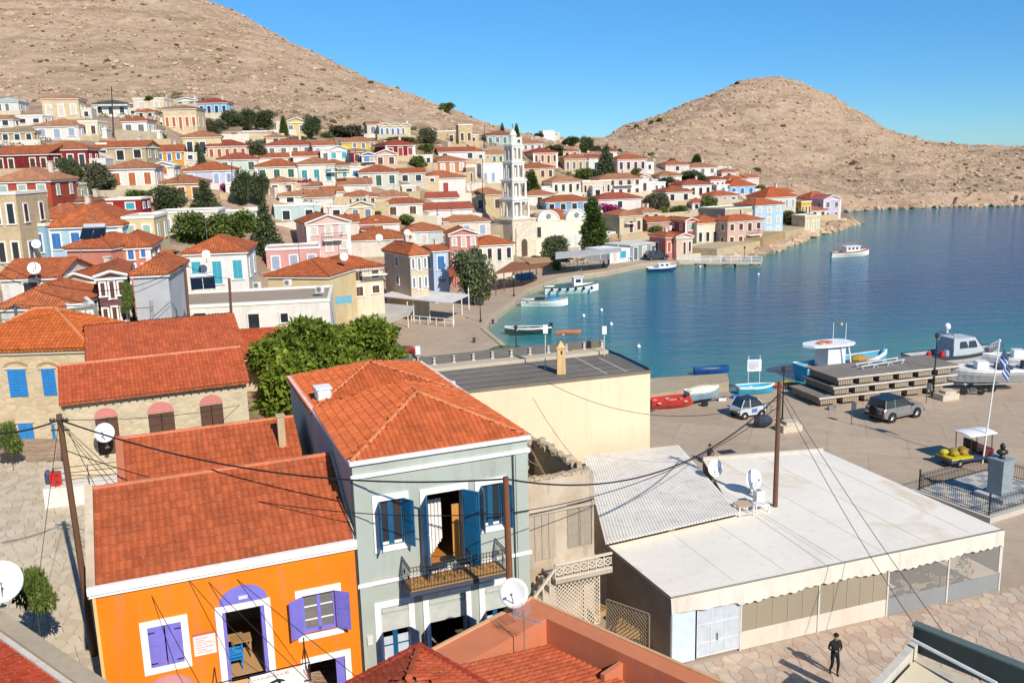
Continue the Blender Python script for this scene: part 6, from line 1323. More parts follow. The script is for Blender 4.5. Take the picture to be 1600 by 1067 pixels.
# ---------------------------------------------------------------- church with bell tower
def tower(fr0):
    th = thing('bell_tower', fr0, 'tall white tiered church bell tower with arched openings and small dome', 'bell tower'); f = Frame(fr0, 38); z = fr0[2]
    WHm = plaster('f0ece0', .25, .92); m = MB(); m.fb(f, -3.0, 3.0, -3.0, 3.0, z-3, z+7.3); m.fb(f, -3.15, 3.15, -3.15, 3.15, z+7.3, z+7.6); m.build('stone_base', stonewall('e8dcc2', 1.6), th)
    m = MB(); n = 10; arc = [f.w(-.1+.75*cos(pi*i/n), -3.03, z+2.8+.75*sin(pi*i/n)) for i in range(n+1)]+[f.w(-.85, -3.03, z+.1), f.w(.65, -3.03, z+.1)]; m.loft([arc, [p+f.v*.03 for p in arc]]); m.build('door_arch', paint('5a4a3a'), th)
    z1 = z+7.6; w = 2.15
    for k, h in enumerate((3.9, 3.7, 3.5, 3.3)):
        t_ = MB(); t_.fb(f, -w, w, -w, w, z1, z1+.35); t_.fb(f, -w*.62, w*.62, -w*.62, w*.62, z1+.35, z1+h-.35)
        for a in (-w+.22, 0, w-.22):
            for b in (-w+.22, 0, w-.22):
                if a == 0 and b == 0: continue
                t_.fb(f, a-.2, a+.2, b-.2, b+.2, z1+.35, z1+h-.7)
        t_.fb(f, -w+.02, w-.02, -w+.02, w-.02, z1+h-.7, z1+h-.3); t_.fb(f, -w-.12, w+.12, -w-.12, w+.12, z1+h-.3, z1+h); tp = t_.build('tier', WHm, th)
        o = MB()
        for sx in (-1, 1):
            for fa in range(2):
                c = sx*(w-.02)/2
                for tt in (-w*.63, w*.63):
                    q = [(c-.28, z1+.5), (c+.28, z1+.5), (c+.28, z1+h-1.2), (c+.14, z1+h-.95), (c-.14, z1+h-.95), (c-.28, z1+h-1.2)]
                    o.poly(*[f.w(s, tt, zz) if fa == 0 else f.w(tt, s, zz) for s, zz in q])
        o.build('opening', paint('9a9688', .9), tp); z1 += h; w *= .84
    m = MB(); m.lathe(f.w(0, 0, z1), [(w*.62, 0), (w*.62, 1.6), (w*.75, 1.7), (w*.7, 1.9), (w*.5, 2.5), (.12, 2.9), (.05, 3.0)], 12); m.build('dome', WHm, th)
    m = MB(); p = f.w(0, 0, z1+2.9); m.tube(p, p+[0, 0, 1.1], .05); m.tube(p+[-.3, 0, .75], p+[.3, 0, .75], .045); m.build('cross', paint('3a3a3a'), th)
q = P(806, 401, .5); tower((q[0], q[1]+2.5, .4))
q = hit(868, 397); NF = Frame((q[0], q[1], 0), 15); a, za = NF.pix(833, 347); b, zb = NF.pix(921, 341); NF = Frame(NF.w(a, 0, 0), 15); NW = b-a; zt = (za+zb)/2
ch_ = thing('church', NF.w(NW/2, 5, .4), 'cream plastered church nave with two round barrel gables and orange roof', 'church'); CP_ = plaster('f2e8cf', .3, .95)
m = MB(); m.fb(NF, 0, NW, 0, 11, -2, zt); m.build('wall', CP_, ch_)
roof_part(ch_, Frame(NF.w(0, .6, 0), 15), NW, 10, zt+.02, 'hip', roofmat('c9603a'), 1.9, 0)
for c, r in ((NW*.27, NW*.19), (NW*.77, NW*.19)):
    m = MB(); n = 16
    rings = [[NF.w(c+(r+dr)*cos(pi*i/n), t, zt-.1+(r+dr)*.92*sin(pi*i/n)) for i in range(n+1)] for t, dr in ((-.06, 0), (3.5, 0))]; m.loft(rings); m.build('barrel_gable', plaster('f0e9d8', .2, .92), ch_)
    m = MB(); m.path([NF.w(c+(r)*cos(pi*i/n), -.1, zt-.1+r*.92*sin(pi*i/n)) for i in range(n+1)], .14, 5); m.build('arch_moulding', WHT, ch_)
    m = MB(); m.lathe(NF.w(c, -.13, zt+r*.4), [(.5, 0), (.5, .08)], 14, Vector(-NF.v)); m.build('round_window', paint('7d8790'), ch_)
for s, w_, z0, z1 in ((NW*.1, .8, 4, 6), (NW*.45, .9, .6, 2.6), (NW*.88, .7, 4, 5.8)): put_window(ch_, NF, s, z0, w_, z1-z0, 'k', 'e3d6ba')
m = MB(); q2 = hit(800, 399); af = Frame((q2[0]-4, q2[1]+1, 0), 15); 
an = thing('church_annex', af.w(1.5, 3, 0), 'low grey stone annex in shade at the foot of the bell tower', 'building'); m.fb(af, -1.5, 2.5, 0, 6, -1, P(783, 345, 7)[2]); m.build('wall', stonewall('b9a88c', 2), an)
wl = thing('churchyard_wall', af.w(2, -3, 0), 'pale plaster boundary wall round the church yard', 'wall'); m = MB(); a = P(745, 398, .2); b = P(905, 400, .2); 
m.prism([a[:2], b[:2], b[:2]+[0, .4], a[:2]+[0, .4]], -1, 1.9); m.build('wall_body', plaster('e9dcc6', .4), wl)

# ---------------------------------------------------------------- canopies and quay buildings
def canopy(pix, z, col, posts, label, name='canopy', th=.12, pc='e6e2da', mat=None, cat='canopy', ribs=False):
    q = [P(x, y, z if not isinstance(z, (list, tuple)) else z[i]) for i, (x, y) in enumerate(pix)]; c = np.mean(q, 0); t_ = thing(name, (c[0], c[1], 0), label, cat)
    a2 = sum(q[i][0]*q[(i+1) % len(q)][1]-q[(i+1) % len(q)][0]*q[i][1] for i in range(len(q)))
    if a2 < 0: q = q[::-1]
    m = MB(); m.slab(q, th); m.build('roof', mat or plaster(col, .35, .9), t_)
    for (x, y) in posts: p = P(x, y, 0 if gz(*P(x, y, 0)[:2]) < 1 else 0); m = MB(); zt_ = c[2]; m.tube((p[0], p[1], 0), (p[0], p[1], zt_), .07, n=6); m.build('post', paint(pc, .6), t_)
    return t_
canopy([(592, 462), (704, 473), (734, 460), (628, 450)], 3.0, 'efe9e2', [(647, 503), (672, 504), (709, 507), (722, 492), (733, 484)], 'white sheet roof shelter with white posts and rails on the plaza', pc='f0ece6')
t_ = canopy([(522, 493), (585, 512), (640, 491), (648, 478), (560, 470)], 3.2, 'cfc8ba', [(600, 530), (638, 512)], 'grey beige flat canopy roof beside the white shelter')
rl_ = thing('shelter_railing', P(680, 500, 0), 'low white double railing in front of the white sheet shelter', 'railing'); m = MB()
for z in (.5, .95): m.path([P(643, 505, 0)+[0, 0, z], P(708, 511, 0)+[0, 0, z]], .05, 5)
for k in range(6): p = P(643+13*k, 505+1.2*k, 0); m.tube(p, p+[0, 0, .98], .05, n=5)
m.build('rails', paint('ece8e0'), rl_)
canopy([(770, 428), (838, 419), (860, 411), (800, 409)], 3.2, 'a06a4a', [(775, 462), (788, 455), (802, 448), (815, 441), (828, 436), (838, 430)], 'brown boarded pergola roof along the promenade', pc='7a4a30')
canopy([(828, 412), (862, 408), (858, 402), (812, 402)], 3.4, 'c09a72', [(838, 430), (848, 428)], 'tan canvas pergola between brown pergola and the second olive tree', pc='7a4a30')
canopy([(690, 440), (720, 427), (715, 418), (668, 428)], 3.2, 'b5603f', [(676, 470), (695, 462), (712, 452)], 'rust red pergola roof in front of the narrow blue house', pc='5a4a40')
canopy([(868, 404), (972, 393), (970, 387), (868, 394)], 3.3, 'c9c8c4', [(902, 418), (938, 413), (966, 409)], 'long grey and white awning roof along the promenade cafes')
t_ = thing('parapet_building', P(905, 400, 0), 'long flat white building with parapet behind the grey promenade awning', 'building'); m = MB(); a, b = P(866, 402, .0), P(985, 391, .0); m.prism([a[:2], b[:2], b[:2]+[-2, 7], a[:2]+[-2, 7]], -1, 4.2); m.build('wall', plaster('e6e3da', .3, .9), t_)
fq = P(985, 408, 0); q3 = P(1041, 401, 0); yaw = math.degrees(atan2(q3[1]-fq[1], q3[0]-fq[0])); fq_ = Frame((fq[0], fq[1], 0), yaw); Wq = float(np.hypot(*(q3-fq)[:2]))
gs = thing('grey_blue_shop', fq_.w(Wq/2, 3, 0), 'long flat grey blue waterfront building with tall white framed openings', 'building'); ht = fq_.pix(1040, 377)[1]
m = MB(); m.fb(fq_, 0, Wq, 0, 7, -1, ht-.2); m.build('wall', plaster('93a3ab', .2, .85), gs); m = MB(); m.fb(fq_, -.1, Wq+.1, -.1, 7.1, ht-.2, ht); m.build('parapet', plaster('e9e2d4', .2), gs)
for i in range(4):
    s = Wq*(.14+.24*i); put_window(gs, fq_, s, .1, 1.0, 2.4, 'w' if i % 2 else 'm', 'f2f0ea')
fw = Frame(fq_.w(-5.3, 0, 0), yaw); ws = thing('white_shop', fw.w(2.5, 3, 0), 'low white waterfront building with turquoise window next to the grey blue one', 'building'); m = MB(); m.fb(fw, 0, 5.25, .05, 7, -1, ht-.5); m.build('wall', plaster('eef0ee', .15, .95), ws); put_window(ws, fw, 3.3, .8, 1.6, 1.3, 'c', 'dfeff2'); put_window(ws, fw, 1.2, .1, 1.0, 2.2, 'w', 'f2f0ea')
# coast walls under the last houses
def seawall(pts, z, label, t=.8, col='cdb995'):
    p = [P(x, y, 0)[:2] for x, y in pts]; c = np.mean(p, 0); w = thing('sea_wall', (c[0], c[1], 0), label, 'sea wall', 'stone sea walls below the waterfront houses'); m = MB()
    for a, b in zip(p[:-1], p[1:]): d = (b-a)/np.linalg.norm(b-a); n = np.array([-d[1], d[0]]); m.prism([a, b+d*.2, b+d*.2+n*7, a+n*7], -1.5, z)
    m.build('masonry', stonewall(col, 1.2), w)
seawall([(1120, 402), (1175, 391), (1192, 388)], 1.6, 'long pale sea wall under the dusty pink and cream waterfront houses')
seawall([(1192, 389), (1224, 377)], 2.2, 'sea wall block standing in the water below the tall pale blue house', col='bfa27a')
seawall([(1226, 376), (1262, 365), (1290, 356)], 1.8, 'sea wall below the cream house and the end of the point')
# small railed pier
pf = Frame(P(1078, 412, 0), 0); a = P(1062, 411, 0); b = P(1190, 412, 0); pr = thing('railed_pier', (a+b)/2, 'narrow white railed pier on two concrete blocks off the waterfront', 'pier'); d = (b-a)/np.linalg.norm(b-a); n_ = np.array([-d[1], d[0], 0])
m = MB(); m.prism([a[:2], b[:2], (b+n_*2.2)[:2], (a+n_*2.2)[:2]], -.1, .12); m.build('deck', concrete('d9cfc0', 2, 'deck', .2), pr); m = MB()
for nn_ in (n_*.1, n_*2.1):
    for z in (.6, 1.1): m.path([a+nn_+[0, 0, z], b+nn_+[0, 0, z]], .045, 4)
    for k in range(9): p = a+(b-a)*k/8+nn_; m.tube(p+[0, 0, .1], p+[0, 0, 1.12], .05, n=4)
m.build('railing', paint('efece6'), pr)
for k in (.25, .62, .92): p = a+(b-a)*k+n_*1.1; m = MB(); m.box((p[0], p[1], -1.0), (1.6, 2.0, 1.75), yaw); m.build('pier_block', concrete('a89c86', 2, 'pier', .5), pr)
# jetty
jt = thing('concrete_jetty', P(1070, 600, 0), 'low weathered concrete jetty running out from behind the yellow building', 'jetty'); q = [P(x, y, .35) for x, y in ((1000, 620), (1139, 596), (1137, 583), (1000, 592))]
m = MB(); m.prism([p[:2] for p in q], -2.5, .35); m.build('body', concrete('c6b295', 1.6, 'jetty', .6), jt)

# ---------------------------------------------------------------- boats
def hull(L, B, H, par, c_out, c_in, stripe=None, transom=.7, sheer=.35, deck=None, name='hull'):
    """bow at +x; keel at z=-0.3H"""
    R_ = []; Ri = []; N_ = 12; top = []
    for i in range(N_+1):
        u = i/N_; x = -L/2+L*u; b = B/2*(transom+(1-transom)*min(1, u*2.4)) if u < .42 else B/2*max(.02, 1-((u-.42)/.58)**2.3); zt_ = H*(1+sheer*max(0, (u-.35)/.65)**2+.08*(1-u)); rake = .12*L*max(0, (u-.8)/.2)**2*.0
        zk = -.35*H+.5*H*max(0, (u-.8)/.2)**2
        R_.append([(x, -b, zt_), (x, -b*.93, zt_*.55), (x, -b*.6, zk*.4), (x, 0, zk), (x, b*.6, zk*.4), (x, b*.93, zt_*.55), (x, b, zt_)]); top.append((x, b, zt_))
    m = MB(); m.loft(R_, close=False, cap=False); m.add(R_[0], [tuple(range(7))]); h = m.build(name, paint(c_out, .35), par, smooth=False)
    m = MB()
    for sgn in (-1, 1): m.path([(x, b*sgn, z+.02) for x, b, z in top], .045, 5)
    m.path([(top[0][0], -top[0][1], top[0][2]), (top[0][0], top[0][1], top[0][2])], .045, 5); m.build('gunwale', paint(stripe or c_in, .4), par)
    if stripe:
        m = MB()
        for sgn in (-1, 1): m.loft([[(x, (b+.012)*sgn, z*.97), (x, (b*.985+.012)*sgn, z*.8)] for x, b, z in top], close=False, cap=False)
        m.build('stripe', paint(stripe, .4), h)
    m = MB(); dz = .35 if deck is None else deck; m.loft([[(x, -b*.94, z-dz*H if dz else z-.03), (x, b*.94, z-dz*H if dz else z-.03)] for x, b, z in top], close=False, cap=False); m.build('deck', paint(c_in, .6), par); return h
def prep(name, label, group=None): return local_thing(name, label, 'boat', group)
def lb(par, name, c, d, col, rough=.4): m = MB(); m.box(c, d); return m.build(name, paint(col, rough), par)
def put(o, px, py, hdg, z=-.75): p = P(px, py, z); place(o, (p[0], p[1], z), radians(hdg)); return o
WZ = -.62
# caique
b = prep('caique', 'wooden caique with white wheelhouse and brown rail motoring alone in the bay'); hull(8.4, 2.5, .85, b, 'f0ece2', 'c9a070', 'a8663c', .35, .55)
lb(b, 'wheelhouse', (.2, 0, 1.35), (3.0, 1.5, 1.1), 'f5f3ee'); lb(b, 'wheelhouse_roof', (.1, 0, 1.95), (3.5, 1.8, .1), 'f5f3ee')
for k in range(3): lb(b, 'window', (-.7+k*.85, -.76, 1.5), (.5, .03, .4), '2a2f34')
m = MB(); m.tube((2.1, 0, .8), (2.1, 0, 3.3), .05); m.tube((-3.6, 0, 2.4), (1.2, 0, 2.5), .06); m.tube((-3.6, 0, .8), (-3.6, 0, 2.4), .04); m.build('mast', paint('b86a4a'), b); put(b, 1328, 400, 14, WZ)
# small cabin boat
b = prep('cabin_boat', 'small white cabin boat with dark blue hull moored beside the promenade kerb'); hull(5.4, 2.0, .6, b, '2f4a78', 'f0f0ee', 'f4f4f2', .8, .4, deck=.05)
lb(b, 'cabin', (.3, 0, .95), (2.0, 1.4, .7), 'f4f4f2'); lb(b, 'cabin_roof', (.2, 0, 1.33), (2.3, 1.5, .07), 'f4f4f2')
for k in range(2): lb(b, 'window', (-.15+k*.9, -.71, 1.05), (.55, .03, .3), '20262c')
put(b, 1034, 423, 8, WZ)
# fishing boat with wheelhouse
b = prep('fishing_boat', 'white fishing boat with wheelhouse and black fenders moored at the promenade'); hull(8.6, 2.9, .95, b, 'eef0ec', 'b9bdb4', '5a6a60', .5, .5)
lb(b, 'wheelhouse', (.9, 0, 1.5), (1.3, 1.5, 1.5), 'f2f2ef'); lb(b, 'wheelhouse_roof', (.9, 0, 2.3), (1.7, 1.8, .1), 'e9e9e6'); lb(b, 'window', (.9, -.76, 1.75), (.8, .03, .5), '2c3238')
for k in range(6): m = MB(); m.ball((-3.4+k*1.25, -1.35, .65), .24, 8); m.build('fender', paint('1c1d20'), b)
lb(b, 'net_heap', (-1.6, 0, .9), (1.6, 1.6, .5), '2f6f78'); m = MB(); m.tube((1.6, 0, 1), (1.6, 0, 3.6), .05); m.tube((1.6, 0, 3.2), (-2.4, 0, 2.6), .04); m.build('mast', paint('8c8478'), b); put(b, 893, 456, 10, WZ)
b = prep('rowing_boat', 'white open boat with bright blue cover beside the fishing boat'); hull(6.6, 2.2, .8, b, 'f0efe9', 'a99f8c', '9aa09a', .4, .5); m = MB(); m.ball((1.2, 0, .85), .8, 10, (1.3, 1, .55)); m.build('blue_cover', paint('2f86c4', .6), b); lb(b, 'dark_tarp', (-.6, 0, .9), (1.4, 1.2, .35), '2a3038'); lb(b, 'thwart', (-2.2, 0, .75), (.3, 1.8, .06), 'd9d2c2'); put(b, 851, 477, -8, WZ)
b = prep('open_boat', 'long dark green and white open boat on the clear shallow water'); hull(5.6, 1.7, .6, b, '3c4a44', 'd5d6d0', 'e6e6e2', .5, .5); 
for k in range(3): lb(b, 'thwart', (-1.6+k*1.5, 0, .5), (.25, 1.5, .06), 'c9c4b8')
m = MB(); m.box((-2.8, 0, .8), (.35, .35, .6)); m.build('outboard_motor', paint('20242a'), b); put(b, 825, 520, 186, WZ)
b = prep('tarped_boat', 'small boat under green tarpaulin on the ramp by the water'); hull(4.0, 1.7, .6, b, '4a5a3c', '4c5c3e', None, .6, .4); m = MB(); m.ball((0, 0, .55), 1.0, 10, (1.8, .8, .55)); m.build('tarpaulin', paint('51603a', .8), b); put(b, 785, 556, 25, -.35)
b = prep('yellow_canoe', 'bright yellow canoe floating behind the roof terrace'); hull(3.6, 1.0, .4, b, 'eaa818', 'e9b020', None, .25, .5); put(b, 918, 546, 12, WZ)
b = prep('orange_canoe', 'thin orange canoe on the water left behind the chimney'); hull(3.0, .7, .25, b, 'd98058', 'd98058', None, .25, .4); put(b, 888, 521, 5, WZ)
# red boat, white boat on trailer, turquoise dinghy
b = prep('red_boat', 'red open fibreglass boat lying on the plaza beside the yellow building'); hull(3.7, 1.5, .55, b, 'b8382f', 'd9a79a', 'cc3a34', .55, .35, deck=.6)
for k in range(3): lb(b, 'thwart', (-1.3+k*1.1, 0, .42), (.28, 1.35, .05), 'e8d6cc')
m = MB(); m.tube((-1.6, -.2, .5), (1.4, .3, .52), .03); m.build('oar', wood('6b4a30'), b); put(b, 1050, 633, 12, .18)
b = prep('boat_on_trailer', 'pale blue boat with cream cover standing on a trailer by the jetty'); hull(3.0, 1.3, .6, b, '8fa9b8', 'efe6cc', 'f2efe6', .75, .3, deck=.02); m = MB(); m.ball((0, 0, .7), 1.0, 10, (1.5, .6, .25)); m.build('cream_cover', paint('ece0c4', .8), b)
for sy in (-.8, .8): m = MB(); m.lathe((-.3, sy, -.35), [(.28, -.08), (.28, .08)], 12, (0, 1, 0)); m.build('wheel', paint('1a1a1a', .8), b)
m = MB(); m.tube((-1.4, .3, -.15), (2.4, 0, -.2), .04); m.tube((-1.4, -.3, -.15), (2.4, 0, -.2), .04); m.build('trailer_frame', paint('7a7a78', .5, .4), b); put(b, 1098, 620, 20, .55)
b = prep('turquoise_dinghy', 'turquoise and white dinghy below the white notice board'); hull(3.2, 1.4, .5, b, '3aa8c4', '48b8d4', 'f0f2f0', .7, .3); lb(b, 'thwart', (-.3, 0, .35), (.25, 1.1, .05), 'e9f2f4'); put(b, 1181, 612, 6, .12)
b = prep('blue_boat', 'small blue boat with yellow inside tied at the end of the jetty'); hull(3.4, 1.3, .5, b, '24508c', 'd9c27a', '2a5a9a', .6, .4); put(b, 1112, 583, 4, WZ)
# big fishing boat with canopy
b = prep('blue_fishing_boat', 'blue and white fishing boat with big white canopy behind the stacked pontoons'); hull(9.6, 3.2, 1.2, b, '58b0d4', 'b9a888', 'f2f4f4', .7, .55)
lb(b, 'wheelhouse', (-1.6, 0, 1.9), (1.9, 1.9, 1.9), 'e6e9ee'); 
m = MB(); ring = [(-.2, 0), (.4, .9), (1.6, 1.25), (3.2, 1.35), (4.4, 1.2), (4.9, .8)]; pl = [(x-4.4, y) for x, y in ring]+[(x-4.4, -y) for x, y in ring[::-1]]; m.prism(pl, 2.95, 3.15); m.build('canopy', paint('f4f2ee', .4), b)
for x in (-.9, -.1):
    for sy in (-1, 1): m = MB(); m.tube((x, sy*1.1, 1.1), (x-.3, sy*1.0, 2.95), .07); m.build('stanchion', paint('f4f4f2'), b)
for k in range(3): m = MB(); m.lathe((-2.9+k*.5, -.2+.3*(k % 2), 3.2), [(.3, 0), (.32, .12), (.12, .14)], 10); m.build('rope_coil', paint('d9662c' if k % 2 else 'c98a5c', .9), b)
for x, h in ((-1.2, 4.6), (.2, 4.5)): m = MB(); m.tube((x, .2, 3.1), (x, .2, h+.3), .03); m.build('aerial', paint('e6e6e0'), b)
m = MB(); m.ball((-.5, 0, 4.75), .14, 8); m.build('lamp_globe', paint('e8cc5a'), b); m = MB(); m.ball((1.6, 0, 1.3), .7, 9, (1.3, 1, .5)); m.build('net_heap', paint('b08a3c', .9), b)
m = MB(); m.tube((4.3, 0, 1.6), (4.5, 0, 2.6), .1, .04); m.build('stem_post', paint('3a9ad0'), b); put(b, 1318, 584, 18, WZ)
gw = thing('gangway', P(1380, 582, .5), 'white tubular truss gangway lying behind the stacked pontoons', 'gangway'); a = P(1345, 590, 1.6); c = P(1412, 579, 1.6)
m = MB(); off = np.array([-.15, .8, 0])
for o_ in (off*0, off):
    for z in (.1, .95): m.tube(a+o_+[0, 0, z], c+o_+[0, 0, z], .05, n=5)
    for k in range(6): p0 = a+(c-a)*k/6+o_; p1 = a+(c-a)*(k+1)/6+o_; m.tube(p0+[0, 0, .1 if k % 2 else .95], p1+[0, 0, .95 if k % 2 else .1], .035, n=5)
m.build('truss', paint('e3e8ea', .4, .2), gw); m = MB(); m.hexa([*(a+off*0, c+off*0, c+off, a+off), *[p+[0, 0, .08] for p in (a, c, c+off, a+off)]]); m.build('walkway', paint('a8a8a2'), gw)
# patrol boat
b = prep('patrol_boat', 'grey coastguard patrol boat with cabin, radar dome and pale blue stripes'); hull(10.2, 3.2, 1.3, b, 'a9b0b5', '4c4f52', '3a3d40', .85, .35, deck=.25)
m = MB(); m.hexa([(-1.4, -1.2, 1.1), (2.6, -1.1, 1.2), (2.6, 1.1, 1.2), (-1.4, 1.2, 1.1), (-1.1, -1.0, 2.9), (1.2, -.95, 2.9), (1.2, .95, 2.9), (-1.1, 1.0, 2.9)]); m.build('cabin', paint('b8bfc4'), b)
for x0, x1 in ((-.6, .35), (.45, 1.4)): m = MB(); m.hexa([(x0, -1.17, 2.0), (x1, -1.15, 2.0), (x1, -1.0, 2.0), (x0, -1.0, 2.0), (x0+.05, -1.06, 2.6), (x1-.2, -1.04, 2.6), (x1-.2, -.95, 2.6), (x0+.05, -.95, 2.6)]); m.build('side_window', GLASS, b)
m = MB(); m.hexa([(1.75, -.9, 2.0), (2.25, -.9, 2.0), (2.25, .9, 2.0), (1.75, .9, 2.0), (1.3, -.85, 2.75), (1.5, -.85, 2.75), (1.5, .85, 2.75), (1.3, .85, 2.75)]); m.build('windscreen', GLASS, b)
m = MB(); m.tube((-1.2, -1.0, 1.2), (-1.2, -1.0, 3.3), .07); m.tube((-1.2, 1.0, 1.2), (-1.2, 1.0, 3.3), .07); m.tube((-1.2, -1, 3.3), (-1.2, 1, 3.3), .07); m.build('radar_arch', paint('c9ced2'), b)
m = MB(); m.lathe((-1.2, 0, 3.3), [(.1, 0), (.1, .4), (.28, .45), (.3, .7), (.2, .9), (.05, .98)], 12); m.build('radar_dome', paint('f2f3f3', .3), b)
for k in range(3): m = MB(); x = 1.9+k*.42; m.hexa([(x, -1.58, .5), (x+.2, -1.58, .5), (x+.2, -1.52, .5), (x, -1.52, .5), (x+.25, -1.6, 1.2), (x+.45, -1.6, 1.2), (x+.45, -1.54, 1.2), (x+.25, -1.54, 1.2)]); m.build('blue_stripe', paint('5aa8dc'), b)
for x, y, c_ in ((-4.0, -1, 'c22a2a'), (-2.6, -1.1, 'c22a2a'), (-2.0, -1, '9ab4c4')): m = MB(); m.lathe((x, y, 1.1), [(.22, 0), (.26, .4), (.2, .8)], 10); m.build('deck_drum', paint(c_), b)
m = MB()
for k in range(6): m.tube((2.8+k*.4, -1.2+k*.18, 1.4), (2.8+k*.4, -1.2+k*.18, 2.1), .03, n=5)
m.tube((2.8, -1.2, 2.1), (4.8, -.3, 2.2), .03); m.build('bow_rail', paint('c9ced2'), b); put(b, 1492, 572, 16, WZ)
# speedboats on trailers at the right
for i, (px, py, hd, lab, cc) in enumerate(((1535, 592, 175, 'white speedboat with cluttered deck on a trailer by the pontoons', 'b3b4b2'), (1592, 573, 172, 'white motor boat on a trailer at the picture edge beyond the flag', 'c4c6c8'))):
    b = prep('speedboat', lab); hull(6.2, 2.3, .9, b, cc, 'dcdad4', 'f0efec', .85, .3, deck=.1); lb(b, 'console', (.2, 0, 1.2), (.9, .9, .7), 'efeeea'); lb(b, 'seat_box', (-1.6, 0, 1.05), (.9, 1.5, .35), '4a4c50'); m = MB(); m.box((-3.2, 0, 1.1), (.4, .45, .9)); m.build('outboard_motor', paint('26282c'), b)
    for sy in (-.95, .95): m = MB(); m.lathe((-.4, sy, -.55), [(.33, -.1), (.33, .1)], 14, (0, 1, 0)); m.build('wheel', paint('18191a', .8), b)
    m = MB()
    for sy in (-.6, .6): m.tube((-2.6, sy, -.3), (1.8, sy, -.3), .05); m.tube((1.8, sy, -.3), (4.0, 0, -.35), .05)
    m.tube((-.4, -.95, -.5), (-.4, .95, -.5), .05); m.build('trailer_frame', paint('6d6e6e', .5, .5), b); put(b, px, py, hd, .88)
# mooring buoys
for px, py, lab in ((912, 495, 'white mooring buoy nearest the open boat'), (940, 486, 'pale buoy between fishing boat and open sea'), (880, 523, 'small buoy beside the orange canoe'), (998, 543, 'white buoy beyond the roof terrace corner'), (1185, 430, 'white buoy off the railed pier'), (1094, 418, 'tiny buoy by the pier end'), (955, 508, 'white buoy alone in the middle of the shallows')):
    p = P(px, py, -.75); o = thing('buoy', p, lab, 'buoy', 'mooring buoys'); m = MB(); m.ball(p+[0, 0, .12], .22, 8); m.tube(p+[0, 0, .3], p+[0, 0, .45], .04); m.build('float', paint('f1efea'), o)

# ---------------------------------------------------------------- stacked pontoons
PFa, PFb = P(1305, 634, 0), P(1492, 612, 0); yaw = math.degrees(atan2(PFb[1]-PFa[1], PFb[0]-PFa[0])); PF = Frame((PFa[0], PFa[1]), yaw); PL = float(np.hypot(*(PFb-PFa)[:2]))
WD = wood('a89880'); DK = concrete('9a9188', 1.5, 'pontoon_deck', .8)
for k, lab in enumerate(('lowest grey floating pontoon of the stack behind the silver car', 'middle grey floating pontoon of the stack', 'topmost grey floating pontoon of the stack with worn deck')):
    z = .18+k*.72; sh = (0, -.25, .1)[k]; o = thing('pontoon', PF.w(PL/2+sh, 2, z), lab, 'pontoon', 'stacked floating pontoons'); L0, L1 = sh-(1.5 if k == 0 else 0), PL+sh+(0 if k else -.6)
    m = MB(); m.fb(PF, L0, L1+.3, .0, 4.2, z+.5, z+.62); m.build('deck', DK, o)
    for q in range(9): m = MB(); m.fb(PF, L0-.002, L1+.302, .03+q*.46, .05+q*.46, z+.622, z+.64); m.build('deck_board', DK, o)
    m = MB(); m.fb(PF, L0-.04, L1+.34, -.06, -.002, z+.48, z+.64); m.build('edge_beam', paint('c9c0b2', .8), o)
    n = 6
    for q in range(n):
        a = L0+.2+(L1-L0-.2)*q/n; b_ = a+(L1-L0-.2)/n-.55; m = MB(); m.fb(PF, a, b_, .12, 4.0, z, z+.5); m.build('float_box', paint('8c7c68', .9), o)
        m = MB(); kk = int((b_-a)/.16)
        for r in range(kk): m.fb(PF, a+r*.16, a+r*.16+.12, .07, .118, z+.02, z+.48)
        m.build('slats', WD, o)['kind'] = 'stuff'
for k in range(6): s = 1+k*2; o = None
